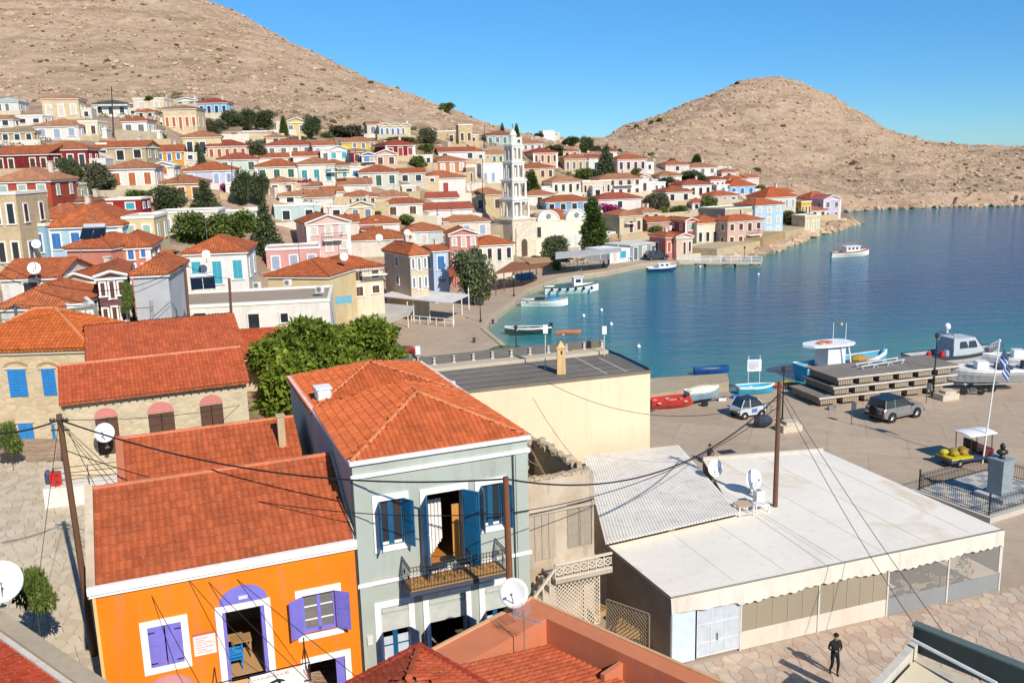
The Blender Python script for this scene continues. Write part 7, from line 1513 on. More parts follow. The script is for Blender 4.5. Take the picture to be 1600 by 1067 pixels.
# ---------------------------------------------------------------- vehicles
def wheelset(par, xs_, y, r, w=.2, rim='b9bcc0'):
    for x in xs_:
        for sy in (-1, 1):
            m = MB(); m.lathe((x, sy*y, r), [(r*.62, -w/2), (r, -w/2+.02), (r, w/2-.02), (r*.62, w/2)], 20, (0, 1, 0)); wl_ = m.build('wheel', paint('151617', .85), par, smooth=False)
            m = MB(); m.lathe((x, sy*(y+.02), r), [(r*.63, -w/2+.03), (r*.63, w/2-.03)], 14, (0, 1, 0)); m.build('rim', paint(rim, .3, .6), wl_)
            m = MB()
            for k in range(5): a = 2*pi*k/5; m.tube((x, sy*(y+w/2+.0), r), (x+cos(a)*r*.55, sy*(y+w/2), r+sin(a)*r*.55), .03, n=4)
            m.build('spokes', paint('d6d8da', .3, .5), wl_)
def car(par, L, W, prof, glass, body, roofc, wx_, wr):
    """prof: side outline (x,z) of lower body; glass: greenhouse outline, both front = +x"""
    m = MB(); rings = []
    for f_, ins in ((-1, .10), (-.97, .0), (.97, .0), (1, .10)): rings.append([(x*(1-ins*.25), f_*W/2, z-(ins*.0)) for x, z in prof])
    m.loft(rings); m.build('body', paint(body, .28, .35), par)
    m = MB(); m.loft([[(x, y*W/2*k, z) for (x, z), k in zip(glass, [.94]+[.8]*(len(glass)-2)+[.94])] for y in (-1, 1)]); m.build('windows', GLASS, par)
    gx = [g_ for g_ in glass]; top = glass[1:-1]; m = MB(); m.loft([[(x, y*W/2*.81, z+.015) for x, z in top]+[(x, y*W/2*.81, z-.05) for x, z in top[::-1]] for y in (-1, 1)]); m.build('roof', paint(roofc, .3, .3), par)
    m = MB()
    for y in (-1, 1):
        for a, b_ in ((0, 1), (len(glass)-2, len(glass)-1)):
            pa, pb = glass[a], glass[b_]; ka = .945 if a == 0 else .81; kb = .81 if b_ == 1 else .945; m.tube((pa[0], y*W/2*ka, pa[1]), (pb[0], y*W/2*kb, pb[1]), .04, n=5)
        mx = (glass[1][0]+glass[-2][0])/2; m.tube((mx-.1, y*W/2*.95, glass[0][1]), (mx-.1, y*W/2*.81, glass[1][1]), .045, n=5)
    m.build('pillars', paint(body, .3, .35), par); m = MB()
    for y in (-1, 1):
        for x in wx_: m.lathe((x, y*(W/2-.02), wr), [(wr*1.22, -.05), (wr*1.22, .03)], 16, (0, 1, 0))
    m.build('wheel_arch', paint('1b1c1e', .8), par); wheelset(par, wx_, W/2-.06, wr)
sv = local_thing('silver_car', 'silver three door off road car with black soft top parked by the stacked pontoons', 'car'); 
car(sv, 4.4, 1.8, [(-2.1, .45), (-2.15, 1.0), (-2.0, 1.12), (.75, 1.1), (2.0, .98), (2.18, .75), (2.18, .42), (1.8, .35), (-1.9, .35)], [(-2.0, 1.11), (-1.85, 1.72), (.1, 1.75), (.95, 1.08)], '9a9896', '1a1b1d', (1.35, -1.3), .37)
m = MB(); m.lathe((-2.28, 0, .95), [(.36, -.1), (.36, .1)], 18, (1, 0, 0)); m.build('spare_wheel', paint('18191a', .8), sv); 
for y in (-.65, .65): m = MB(); m.box((2.17, y, .78), (.06, .3, .16)); m.build('headlight', paint('dfe3e6', .15), sv); m = MB(); m.box((-2.14, y*1.15, .9), (.06, .14, .3)); m.build('tail_light', paint('8c1c1c', .3), sv)
m = MB(); m.box((2.22, 0, .5), (.12, 1.7, .2)); m.box((-2.2, 0, .5), (.12, 1.7, .2)); m.build('bumper', paint('3a3b3d', .6), sv)
for y in (-1, 1): m = MB(); m.box((.75, y*.98, 1.15), (.12, .16, .14)); m.build('mirror', paint('222324'), sv); m = MB(); m.box((-.2, y*.915, .95), (.16, .03, .03)); m.build('door_handle', paint('2a2a2a'), sv)
m = MB()
for y in (-1, 1):
    for x in (-.75, .7): m.box((x, y*.902, .78), (.025, .012, .62))
    m.box((-.02, y*.902, .48), (1.5, .012, .02))
m.build('door_seam', paint('3a3a3a'), sv); m = MB(); m.box((-2.2, .55, .72), (.03, .5, .13)); m.build('number_plate', paint('eceade'), sv)
p = P(1397, 652, 0); place(sv, p, radians(27))
mc = local_thing('micro_car', 'tiny white electric car with black roof parked beside the bicycle and pole', 'car')
car(mc, 2.4, 1.4, [(-1.15, .35), (-1.2, .75), (-1.1, .92), (1.1, .92), (1.2, .75), (1.15, .35), (.9, .28), (-.9, .28)], [(-1.08, .92), (-.75, 1.5), (.45, 1.52), (1.08, .92)], 'e9eef2', '222428', (.78, -.78), .27)
for y in (-.45, .45): m = MB(); m.lathe((-1.2, y, .62), [(.1, -.03), (.1, .03)], 12, (1, 0, 0)); m.build('lamp', paint('f2f2f2', .2), mc)
m = MB(); m.box((-1.2, 0, .42), (.08, 1.0, .14)); m.build('bumper', paint('3c3f44'), mc); m = MB(); m.box((0.1, -.715, .62), (.5, .02, .3)); m.build('door_stripe', paint('5a7fb0'), mc)
p = P(1168, 650, 0); place(mc, p, radians(22))
# motorcycle
def motorbike(label, px, py, hd, col='1a1b1d'):
    o = local_thing('motorcycle', label, 'motorcycle')
    for x in (-.65, .68): m = MB(); m.lathe((x, 0, .31), [(.24, -.05), (.31, -.04), (.31, .04), (.24, .05)], 18, (0, 1, 0)); w_ = m.build('wheel', paint('17181a', .8), o); m = MB(); m.lathe((x, 0, .31), [(.1, -.03), (.1, .03)], 10, (0, 1, 0)); m.build('hub', paint('9a9c9e', .3, .6), w_)
    m = MB(); m.ball((.15, 0, .82), .2, 8, (1.3, .8, .8)); m.build('tank', paint(col, .3), o); m = MB(); m.hexa([(-.75, -.12, .78), (.0, -.13, .74), (.0, .13, .74), (-.75, .12, .78), (-.8, -.1, .88), (.0, -.12, .84), (.0, .12, .84), (-.8, .1, .88)]); m.build('seat', paint('101112', .7), o)
    m = MB(); m.box((.02, 0, .45), (.45, .26, .34)); m.build('engine', paint('6a6c6e', .4, .5), o)
    m = MB(); m.tube((.68, 0, .31), (.48, 0, .98), .035); m.tube((-.65, 0, .31), (-.1, 0, .42), .03); m.tube((.4, 0, .8), (-.3, 0, .7), .03); m.tube((-.7, .15, .4), (.2, .15, .33), .04); m.build('frame', paint('2a2c2e', .4, .3), o)
    m = MB(); m.tube((.42, -.33, 1.02), (.42, .33, 1.02), .02); m.build('handlebar', paint('202122'), o); m = MB(); m.lathe((.6, 0, .88), [(.1, -.05), (.1, .05)], 10, (1, 0, 0)); m.build('headlight', paint('d9dde0', .2), o)
    place(o, P(px, py, 0), radians(hd)); return o
motorbike('black motorcycle parked at the end of the stacked pontoons', 1519, 617, 172)
bk = local_thing('bicycle', 'grey bicycle leaning by the wooden pole on the plaza', 'bicycle')
for x in (-.5, .52): m = MB(); m.path([(x+.33*cos(a), 0, .34+.33*sin(a)) for a in np.linspace(0, 2*pi, 19)], .016, 4); m.build('wheel', paint('26282a'), bk)
m = MB(); m.path([(-.5, 0, .34), (-.08, 0, .32), (.35, 0, .75), (-.2, 0, .8), (-.08, 0, .32)], .018, 5); m.path([(-.5, 0, .34), (-.2, 0, .8), (-.22, 0, .92)], .016, 5); m.path([(.52, 0, .34), (.35, 0, .85), (.33, 0, 1.0)], .018, 5); m.build('frame', paint('8c8f92', .3, .4), bk)
m = MB(); m.box((-.22, 0, .95), (.24, .12, .05)); m.build('saddle', paint('1a1a1a'), bk); m = MB(); m.tube((.33, -.26, 1.0), (.33, .26, 1.0), .015); m.build('handlebar', paint('1a1a1a'), bk); place(bk, P(1200, 655, 0), radians(35))
# small flatbed cart with white canopy
ct = local_thing('utility_cart', 'low utility cart with white roof carrying yellow sacks beside the flagpole', 'cart')
m = MB(); m.box((0, 0, .42), (3.6, 1.4, .16)); m.build('chassis', paint('3a4a66'), ct); m = MB(); m.box((-.9, 0, .58), (1.7, 1.36, .14)); m.build('load_bed', paint('c9b52a', .6), ct)
for k, c_ in enumerate(('c4ae2c', 'a8922a', '8a7c2a', 'b09030', '8c6a34')): m = MB(); m.ball((-1.5+k*.36, .25*(-1)**k, .82), .28, 8, (1.1, .9, .7)); m.build('sack', paint(c_, .9), ct)
m = MB(); m.box((1.3, 0, .7), (.7, 1.2, .4)); m.build('front_cowl', paint('6d2a2c', .5), ct); m = MB(); m.box((.55, 0, .9), (.5, 1.1, .12)); m.box((.33, 0, 1.2), (.1, 1.1, .55)); m.build('seat', paint('1c1c1e'), ct)
for x, y in ((-.2, -.62), (-.2, .62), (1.5, -.6), (1.5, .6)): m = MB(); m.tube((x, y, .5), (x-.1, y, 2.0), .03); m.build('post', paint('2a2a2c'), ct)
m = MB(); m.loft([[(x, y, 2.0+.12*cos(y*1.8)-.05) for y in np.linspace(-.75, .75, 7)]+[(x, y, 1.95+.12*cos(y*1.8)-.05) for y in np.linspace(.75, -.75, 7)] for x in (-.5, 1.7)]); m.build('canopy', paint('efeeea', .5), ct)
wheelset(ct, (-1.1, 1.25), .66, .27, .16); place(ct, P(1508, 722, 0), radians(18))
# ---------------------------------------------------------------- memorial
MA, MBp = P(1436, 765, .3), P(1545, 805, .3); d = (MBp-MA); yaw = math.degrees(atan2(d[1], d[0])); MFr = Frame((MA[0], MA[1]), yaw); ML = float(np.hypot(d[0], d[1])); MD = 6.2
me_ = thing('memorial', MFr.w(ML/2, MD/2, 0), 'grey memorial pedestal with bust on paved plinth inside black iron fence', 'memorial'); m = MB(); m.fb(MFr, -.3, ML+.3, -.3, MD+.3, 0, .3); m.build('plinth', concrete('cfc6b8', 2, 'plinth', .3), me_)
n = 7
for i in range(n):
    for j in range(9):
        if (i+j) % 2: m = MB(); m.fb(MFr, .1+i*(ML-.2)/n, .1+(i+1)*(ML-.2)/n-.03, .1+j*(MD-.2)/9, .1+(j+1)*(MD-.2)/9-.03, .3, .315); m.build('paving_slab', paint('8f959a', .7), me_)
p = P(1552, 772, .35); s, t = MFr.at(1560, 776, .3); m = MB(); m.fb(MFr, s-.9, s+.9, t-.9, t+.9, .31, .55); m.build('step', concrete('c3c4c4', 3, 'step', .2), me_)
m = MB(); m.fb(MFr, s-.45, s+.45, t-.45, t+.45, .55, 2.5); m.fb(MFr, s-.52, s+.52, t-.52, t+.52, 2.5, 2.62); m.build('pedestal', paint('8f9a9c', .5), me_)
q = MFr.w(s, t, 2.62); m = MB(); m.lathe(q, [(.2, 0), (.12, .1), (.13, .2)], 10); m.ball(q+[0, 0, .36], .3, 10, (1.15, .7, .6)); m.ball(q+[0, 0, .68], .17, 10, (.85, 1, 1.25)); m.tube(q+[0, 0, .45], q+[0, 0, .6], .08); m.build('bust', paint('3a322c', .4, .3), me_, smooth=True)
fn = thing('iron_fence', MFr.w(ML/2, 0, .3), 'black wrought iron fence of pointed bars round the memorial', 'fence'); cs = [MFr.w(0, 0, .3), MFr.w(ML, 0, .3), MFr.w(ML, MD, .3), MFr.w(0, MD, .3), MFr.w(0, 0, .3)]; cnt = 0; IR = paint('1a1b1d', .5)
bm_ = MB(); bm_.tube((0, 0, 0), (0, 0, .95), .013, n=4); bm_.tube((0, 0, .95), (0, 0, 1.05), .024, .003, n=4); bo = bm_.build('fence_bar', IR); bar_me = bo.data; bpy.data.objects.remove(bo)
for a, b in zip(cs[:-1], cs[1:]):
    L = np.linalg.norm(b-a); m = MB()
    for z in (.15, .85): m.tube(a+[0, 0, z], b+[0, 0, z], .02, n=4)
    m.build('fence_rail', IR, fn); k = int(L/.13)
    for i in range(k): p = a+(b-a)*i/k-ORG[fn.name]; o = bpy.data.objects.new('fence_bar', bar_me); COL.objects.link(o); o.parent = fn; o.location = tuple(p)
    m = MB(); m.tube(a, a+[0, 0, 1.15], .05, n=6); m.ball(a+[0, 0, 1.2], .07, 6); m.build('fence_post', IR, fn)
# flagpole with striped flag
b0 = P(1535, 724, 0); tp = PY(1562, 532, b0[1]); fp = thing('flagpole', b0, 'white flagpole beside the memorial leaning slightly', 'flagpole'); m = MB(); m.tube(b0, tp, .06, .035, n=8); m.ball(tp, .09, 8); m.build('pole', paint('f0ece4', .4), fp)
fg = thing('striped_flag', tp+np.array([.1, 0, -.5]), 'blue and white striped flag with a cross hanging limp from the flagpole', 'flag'); m1 = MB(); m2 = MB(); o0 = tp+np.array([.05, 0, -.2]); 
def fpt(u, v): return o0+np.array([.15+.75*u*.55+.12*sin(v*4), -.1+.22*sin(u*9+v*2), -2.1*u*.62-1.1*v])
for k in range(9):
    mm = m1 if k % 2 == 0 else m2; 
    for i in range(14): u0, u1, v0, v1 = i/14, (i+1)/14, k/9, (k+1)/9; mm.poly(fpt(u0, v0), fpt(u1, v0), fpt(u1, v1), fpt(u0, v1))
m1.build('blue_stripe', paint('2c62a8', .8), fg); m2.build('white_stripe', paint('eef0f2', .8), fg)
# notice board on posts
nb_ = thing('notice_board', P(1178, 603, 0), 'white notice board on two posts behind the turquoise dinghy', 'sign'); f = Frame(P(1178, 601, 0), 3); z0 = 1.0
m = MB(); m.fb(f, -.62, .62, 0, .05, z0+.2, z0+1.25); bd = m.build('board', paint('f0f1f2', .5), nb_)
for s in (-.5, .5): m = MB(); m.tube(f.w(s, .08, 0), f.w(s, .08, z0+1.6), .035); m.build('post', paint('e3e6e8'), nb_)
m = MB(); rr = random.Random(5)
for k in range(8): m.fb(f, -.52, -.52+rr.uniform(.5, 1.0), -.006, -.001, z0+1.08-k*.1, z0+1.11-k*.1)
m.build('printed_lines', paint('55708c'), bd)
# lamp posts
def lamp(px, py, ytop, label, kind=0):
    b = P(px, py, 0); t = PY(px, ytop, b[1]); h = t[2]; o = thing('street_lamp', b, label, 'street lamp', 'black street lamps along the harbour'); m = MB(); m.lathe(b, [(.16, 0), (.14, .3), (.07, .4), (.05, h*.6), (.04, h-.5)], 8); m.build('post', paint(IRON), o)
    m = MB(); m.lathe((b[0], b[1], h-.5), [(.06, 0), (.17, .12), (.2, .38), (.05, .5)], 8); m.build('lantern', paint('3a3d3c' if kind else 'd8d6c8', .3), o)
lamp(803, 463, 430, 'street lamp with white lantern in the middle of the promenade'); lamp(751, 503, 466, 'black street lamp at the corner of the plaza kerb', 1); lamp(807, 560, 508, 'black street lamp at the ramp behind the roof terrace', 1)
lamp(1458, 617, 520, 'tall black street lamp in front of the stacked pontoons', 1); lamp(1222, 660, 572, 'black street lamp right beside the wooden pole', 1); lamp(1163, 405, 385, 'dark street lamp near the railed pier', 1); lamp(950, 415, 392, 'dark street lamp by the grey promenade awning', 1)
for px, py, lab in ((1330, 663, 'small grey parking sign on a thin post left of the silver car'), (1447, 630, 'narrow grey sign post beside the pontoons and silver car')):
    b = P(px, py, 0); o = thing('road_sign', b, lab, 'sign'); m = MB(); m.tube(b, b+[0, 0, 1.7], .03); m.build('post', paint('4a4a4a'), o); m = MB(); m.box(b+[.12, -.03, 1.4], (.36, .03, .55)); m.build('sign_plate', paint('4a5058'), o)
# pile of rubble stones by lamps
for i, (px, py, lab) in enumerate(((1232, 672, 'pale stone base block beside the wooden pole on the plaza'), (1478, 623, 'pale stone base block beside the tall lamp and pontoons'))):
    b = P(px, py, 0); o = thing('stone_plinth', b, lab, 'stone plinth'); m = MB(); m.box(b+[0, 0, .25], (1.6, 1.1, .5), .3); m.box(b+[.1, 0, .6], (1.0, .8, .25), .2); m.build('masonry', stonewall('dccfb6', 3), o)
sc = thing('scooter', P(1195, 668, 0), 'dark covered scooter at the foot of the wooden pole', 'scooter'); b = P(1192, 668, 0); m = MB(); m.ball(b+[0, 0, .5], .55, 9, (1.3, .6, .9)); m.build('cover', paint('2c3440', .7), sc); m = MB(); m.lathe(b+[-.5, 0, .25], [(.25, -.05), (.25, .05)], 12, (0, 1, 0)); m.build('wheel', paint('151515'), sc)
ph = thing('manhole_cover', P(1135, 706, 0), 'dark square drain cover on the plaza behind the taverna roof', 'drain cover'); m = MB(); m.box(P(1135, 706, 0)+[0, 0, .01], (1.1, .7, .03), .3); m.build('grate', paint('3a2a24'), ph)
# terrace aerial poles
for px, y0, y1, lab in ((852, 577, 510, 'slim mast with white speaker rising behind the roof terrace'), (944, 556, 512, 'slim mast with white camera at the terrace corner'), (653, 578, 543, 'short pale post at the end of the roof terrace')):
    b = P(px, y0, 7.4); t = PY(px, y1, b[1]); o = thing('terrace_mast', b, lab, 'mast'); m = MB(); m.tube(b, t, .04); m.build('pole', paint('c9c6be', .5), o); m = MB(); m.box(t+[0, -.06, -.15], (.28, .2, .5)); m.build('fitting', paint('f0f0ee'), o)
# ---------------------------------------------------------------- people
def person(label, loc, yaw, joints, cols, sit=False):
    """joints: name -> (x,y,z), body grown as one skin surface"""
    o = thing('person', loc, label, 'person'); 
    V = []; E_ = []; Rr = []; idx = {}
    for n_, (x, y, z, r) in joints.items(): idx[n_] = len(V); V.append((x, y, z)); Rr.append(r)
    for a, b in (('pelvis', 'belly'), ('belly', 'chest'), ('chest', 'neck'), ('neck', 'head'), ('head', 'crown'), ('pelvis', 'hipL'), ('hipL', 'kneeL'), ('kneeL', 'footL'), ('footL', 'toeL'), ('pelvis', 'hipR'), ('hipR', 'kneeR'), ('kneeR', 'footR'), ('footR', 'toeR'), ('chest', 'shL'), ('shL', 'elL'), ('elL', 'haL'), ('chest', 'shR'), ('shR', 'elR'), ('elR', 'haR')): E_.append((idx[a], idx[b]))
    me = bpy.data.meshes.new('body'); me.from_pydata(V, E_, []); b = bpy.data.objects.new('body', me); COL.objects.link(b)
    md = b.modifiers.new('skin', 'SKIN'); me.skin_vertices.new() if not me.skin_vertices else None
    for i, sv_ in enumerate(me.skin_vertices[0].data): sv_.radius = (Rr[i], Rr[i]*.85); sv_.use_root = (i == 0)
    sb = b.modifiers.new('sub', 'SUBSURF'); sb.levels = 2; sb.render_levels = 2
    dg = bpy.context.evaluated_depsgraph_get(); nm = bpy.data.meshes.new_from_object(b.evaluated_get(dg)); bpy.data.objects.remove(b)
    nm.materials.clear()
    for c in cols: nm.materials.append(paint(c, .8))
    for p in nm.polygons:
        z = p.center[2]; p.use_smooth = True
        hand = any((p.center-Vector(joints[h][:3])).length < .09 for h in ('haL', 'haR')); p.material_index = 2 if (z > joints['neck'][2]-.0 or hand) else (0 if z > joints['pelvis'][2]-.02 else (3 if z < .1 else 1))
    bo = bpy.data.objects.new('body', nm); COL.objects.link(bo); bo.parent = o; bo.rotation_euler = (0, 0, yaw)
    h = joints['crown']; m = MB(); m.ball((h[0], h[1]+.02, h[2]-.04), .115, 10, (.9, 1.05, .9)); ho = m.build('hair', paint('1e1814', .9)); ho.parent = o; ho.rotation_euler = (0, 0, yaw); ORG[ho.name] = np.zeros(3)
    for v in ho.data.vertices:
        if v.co.z < h[2]-.07 and v.co.y < h[1]: v.co.z = h[2]-.05
    return o
J = dict(pelvis=(0, 0, .95, .15), belly=(0, 0, 1.1, .14), chest=(0, -.01, 1.36, .17), neck=(0, -.02, 1.52, .06), head=(0, -.05, 1.62, .095), crown=(0, -.05, 1.74, .08),
 hipL=(.1, 0, .88, .1), kneeL=(.11, -.1, .5, .07), footL=(.1, -.05, .08, .045), toeL=(.1, -.2, .04, .035), hipR=(-.1, 0, .88, .1), kneeR=(-.1, -.02, .5, .07), footR=(-.1, .16, .1, .045), toeR=(-.1, .03, .04, .035),
 shL=(.19, 0, 1.42, .065), elL=(.27, .02, 1.14, .048), haL=(.06, -.26, 1.14, .032), shR=(-.19, 0, 1.42, .065), elR=(-.27, .02, 1.14, .048), haR=(-.03, -.26, 1.14, .032))
pm = P(1303, 1054, 0); person('person in black clothes walking along the flagstone lane looking down at the hands', pm, radians(8), J, ['17181b', '101114', 'b98a6c', '1a1d24'])
J2 = dict(J); J2.update(pelvis=(0, 0, .45, .15), belly=(0, -.02, .6, .14), chest=(0, -.04, .86, .16), neck=(0, -.05, 1.0, .06), head=(0, -.08, 1.1, .09), crown=(0, -.08, 1.22, .08), hipL=(.1, -.02, .45, .1), kneeL=(.12, -.42, .48, .07), footL=(.12, -.42, .08, .045), toeL=(.12, -.55, .04, .035), hipR=(-.1, -.02, .45, .1), kneeR=(-.12, -.42, .48, .07), footR=(-.12, -.42, .08, .045), toeR=(-.12, -.55, .04, .035), shL=(.18, -.02, .92, .06), elL=(.24, -.1, .68, .045), haL=(.12, -.36, .58, .032), shR=(-.18, -.02, .92, .06), elR=(-.24, -.1, .68, .045), haR=(-.12, -.36, .58, .032))
p2 = P(1108, 722, 0); sb_ = thing('bench_block', p2, 'low block seat behind the taverna roof where a person sits', 'bench'); m = MB(); m.box(p2+[0, .1, .18], (.9, .4, .36)); m.build('seat', concrete('b9ad98', 2, 'seat', .3), sb_)
person('seated person in dark clothes just beyond the far corner of the taverna roof', p2, radians(30), J2, ['2c2220', '1c1c22', 'b98a6c', '1a1a1a'])
# ---------------------------------------------------------------- trees and bushes
def leaf_cloud(name, blobs, n, leaf, mat, par=None, flat=1.0, droop=0.0, shell=.55, elong=2.2):
    """blobs: (x,y,z,rx,ry,rz). n leaf sprays spread through the volume, denser towards the outside"""
    B_ = np.array(blobs, float); vol = (B_[:, 3]*B_[:, 4]*B_[:, 5])**(2/3); k = RS.choice(len(B_), n, p=vol/vol.sum()); d = RS.randn(n, 3); d /= np.linalg.norm(d, axis=1)[:, None]
    r = shell+(1-shell)*RS.rand(n)**.7; r *= 1+.16*RS.randn(n)*.6; c = B_[k, :3]+d*B_[k, 3:]*r[:, None]
    a = d*.7+RS.randn(n, 3)*.55; a[:, 2] -= droop; a /= np.linalg.norm(a, axis=1)[:, None]; b = np.cross(a, RS.randn(n, 3)); b /= np.linalg.norm(b, axis=1)[:, None]; L = leaf*(.6+.8*RS.rand(n))[:, None]
    w = L/elong; V = np.stack([c-b*w*.2, c+a*L*.45-b*w*.5, c+a*L, c+a*L*.5+b*w*.5], 1).reshape(-1, 3); F = np.arange(n*4).reshape(-1, 4)
    t = np.clip(RS.rand(n)*.6+.4*RS.rand(len(B_))[k], 0, 1); o = fast_mesh(name, V, F, mat, np.repeat(t, 4), parent=par); o['kind'] = 'stuff' if False else o.get('kind', 'thing'); del o['kind']; return o
def blobset(R, Hh, n, seed, base=0.0, jit=.5, rr=.45):
    r = np.random.RandomState(seed); out = []
    for i in range(n):
        a = r.rand()*6.28; q = r.rand()**.5*jit*2*R*.5; z = base+Hh*(r.rand()*.7+.15); k = 1-abs((z-base)/Hh-.5)*.8; out.append((q*cos(a)*k, q*sin(a)*k, z, R*rr*(.8+.5*r.rand()), R*rr*(.8+.5*r.rand()), Hh*rr*.55*(.8+.5*r.rand())))
    return out
PINE = foliage('4a5e2e', '8c9a4c'); DARK = foliage('454f38', '7a8458'); OLIVE = foliage('4b5638', '8a9268'); FICUS = foliage('456220', 'a0ac3e'); CYP = foliage('3d5224', '7a9046'); GREY = foliage('565a40', '8c8a68'); MAG = foliage('8a1c5c', 'c23a86')
BARK = wood('5c4a38')
def tree_proto(name, blobs, n, leaf, mat, trunk_h, trunk_r, droop=0, elong=2.2, shell=.5):
    root = local_thing(name, 'x', 'tree'); leaf_cloud('crown', blobs, n, leaf, mat, root, droop=droop, elong=elong, shell=shell)
    m = MB(); m.tube((0, 0, -1.0), (.05, 0, trunk_h), trunk_r, trunk_r*.7, n=8)
    r = random.Random(len(blobs))
    for b in blobs[:7]: m.tube((.05, 0, trunk_h*.85), (b[0]*.8, b[1]*.8, b[2]), trunk_r*.5, trunk_r*.15, n=5)
    m.build('trunk', BARK, root); return root
PR = {}
def proto(k):
    if k in PR: return PR[k]
    if k == 'round': r = tree_proto('broadleaf_tree', blobset(1, 1.7, 16, 3, .35, .75, .42), 5200, .17, DARK, .7, .07)
    elif k == 'olive': r = tree_proto('olive_tree', blobset(1, 1.75, 24, 5, .3, .8, .4), 8500, .15, OLIVE, .75, .07)
    elif k == 'grey': r = tree_proto('tamarisk_tree', blobset(1, 1.5, 16, 9, .2, .8, .38), 4800, .17, GREY, .5, .05)
    elif k == 'pine': r = tree_proto('pine_tree', blobset(1, 1.5, 20, 11, .4, .85, .36), 6500, .16, PINE, .8, .07)
    elif k == 'bush': r = tree_proto('green_bush', blobset(1, 1.1, 12, 13, -.1, .8, .42), 3600, .2, PINE, .3, .04)
    elif k == 'mag': r = tree_proto('bougainvillea', blobset(1, 1.0, 10, 17, -.1, .8, .42), 2600, .2, MAG, .3, .03)
    elif k == 'cypress': r = tree_proto('cypress_tree', [(0, 0, .25+.25*i, .5*(1-(i/11)**1.6)+.06, .5*(1-(i/11)**1.6)+.06, .3) for i in range(11)], 5600, .17, CYP, .4, .06, droop=-.6)
    elif k == 'conifer': r = tree_proto('conifer_tree', [(.62*(1-i/12)*cos(a*1.05+i), .62*(1-i/12)*sin(a*1.05+i), .35+.22*i, .42*(1-i/13), .42*(1-i/13), .13) for i in range(12) for a in range(0, 6, 1)], 5200, .17, DARK, 2.4, .06, droop=.2)
    PR[k] = r; return r
usedp = set()
def tree(k, x0, x1, y0, yb, label, group=None, Y=None, zfix=None):
    if k in ('round', 'grey') and x1-x0 < 60: w_ = (x1-x0)*.17; x0 -= w_; x1 += w_
    """crown spans x0..x1, top y0, foot at yb"""
    xc = (x0+x1)/2; q = PY(xc, yb, Y) if Y else (P(xc, yb, zfix) if zfix is not None else hit(xc, yb)); d = float(np.dot(q-cC, cF)); R = (x1-x0)/2*d/FOC; t = PY(xc, y0, q[1]); Hh = max(.5, t[2]-q[2]); base = {'cypress': 3.05, 'conifer': 3.1, 'bush': 1.15, 'mag': 1.05}.get(k, 2.1)
    w = {'cypress': .5, 'conifer': .95, 'olive': .98}.get(k, 1.1); sc = (R/w, R/w, Hh/base)
    if q[1] > 200: q[2] = float(tz(np.array([q[0]]), np.array([q[1]]))[0])-.2
    pr = proto(k)
    if k not in usedp: usedp.add(k); o = pr; place(o, q, random.random()*6); o.scale = sc; o['label'] = label
    else: o = dup(pr, q, random.random()*6.28, label, sc)
    if k == 'bush': o['category'] = 'bush'
    if k == 'mag': o['category'] = 'flowering shrub'
    if group: o['group'] = group
    elif 'group' in o: del o['group']
    return o
tree('olive',707,770,391,476,'round olive tree standing on the plaza edge by the yellow bench',zfix=0)
tree('olive',845,895,370,418,'second round olive tree by the promenade beside the tan pergola',zfix=0)
tree('cypress',906,946,309,388,'broad dark green cypress against the church nave')
tree('cypress',820,843,264,310,'short rounded cypress right of the bell tower')
tree('cypress',781,789,186,212,'thin cypress on the skyline beside the turquoise house')
tree('cypress',803,812,188,216,'thin cypress on the skyline closest to the tower top')
tree('conifer',928,966,222,284,'tall dark ragged conifer behind the flat balustraded house')
tree('conifer',298,326,220,266,'small dark conifer beside the red shuttered house')
tree('conifer',388,447,310,405,'tall grey green conifer beside the wide pine hedge')
tree('conifer',297,346,278,335,'grey green conifer with open branches behind the cream flat roofed house')
tree('round',365,396,268,322,'dark tree between the two conifers in the village')
tree('round',392,422,272,322,'dark tree beside the cream house with arched windows')
tree('pine',268,350,326,398,'bright green spreading pine nearest the cream flat roofed house',Y=110)
tree('pine',322,410,326,398,'bright green spreading pine in the middle of the pine hedge',Y=112)
tree('round',240,288,292,334,'round dark green tree above the cream flat roofed house')
tree('grey',131,186,248,306,'grey green tree with pale flowers between the houses')
tree('round',94,127,248,296,'round olive green tree below the dark red house')
tree('grey',322,352,180,212,'brownish grey tree leftmost of the dark grove')
tree('round',348,376,172,210,'dark tree next to the brownish grey tree in the grove')
tree('round',372,402,170,208,'dark tree in the middle of the grove below the hill')
tree('round',400,432,172,206,'dark tree of the grove nearest the yellow pediment house')
tree('cypress',438,450,180,212,'slim dark cypress in front of the yellow pediment house')
tree('round',474,500,180,218,'dark tree just past the yellow pediment house')
tree('round',452,478,176,196,'dark tree behind the yellow pediment house')
tree('grey',382,414,214,252,'dull green tree behind the white pilastered cream house')
tree('bush',500,522,206,216,'low dark bush on the slope past the dark grove')
tree('grey',508,580,192,214,'wide brown purple brush in front of the triple gabled house')
tree('bush',590,650,213,222,'green creeper hedge below the triple gabled house')
tree('bush',640,668,244,262,'bright green round bush below the dark red cube house')
tree('grey',655,684,196,226,'grey brush beside the roofless stone ruin')
tree('grey',692,718,202,228,'grey tree growing in the roofless stone ruin')
tree('bush',650,685,224,236,'dull green bush on the slope above the salmon house')
tree('bush',618,650,336,352,'green bush with white flowers in mid village')
tree('bush',580,600,330,340,'small green bush beside the cream annex with hipped roof')
tree('bush',712,726,300,312,'green bush at the corner of the red shuttered white house')
tree('bush',545,572,386,396,'row of potted greenery on the long terrace below the pink pediment house')
tree('pine',684,711,146,165,'lone pine on the bare skyline of the left hill',Y=352)
tree('round',855,884,226,243,'dark round tree on the saddle above the peach house')
tree('round',880,905,207,224,'dark tree on the saddle near the tiny chapel')
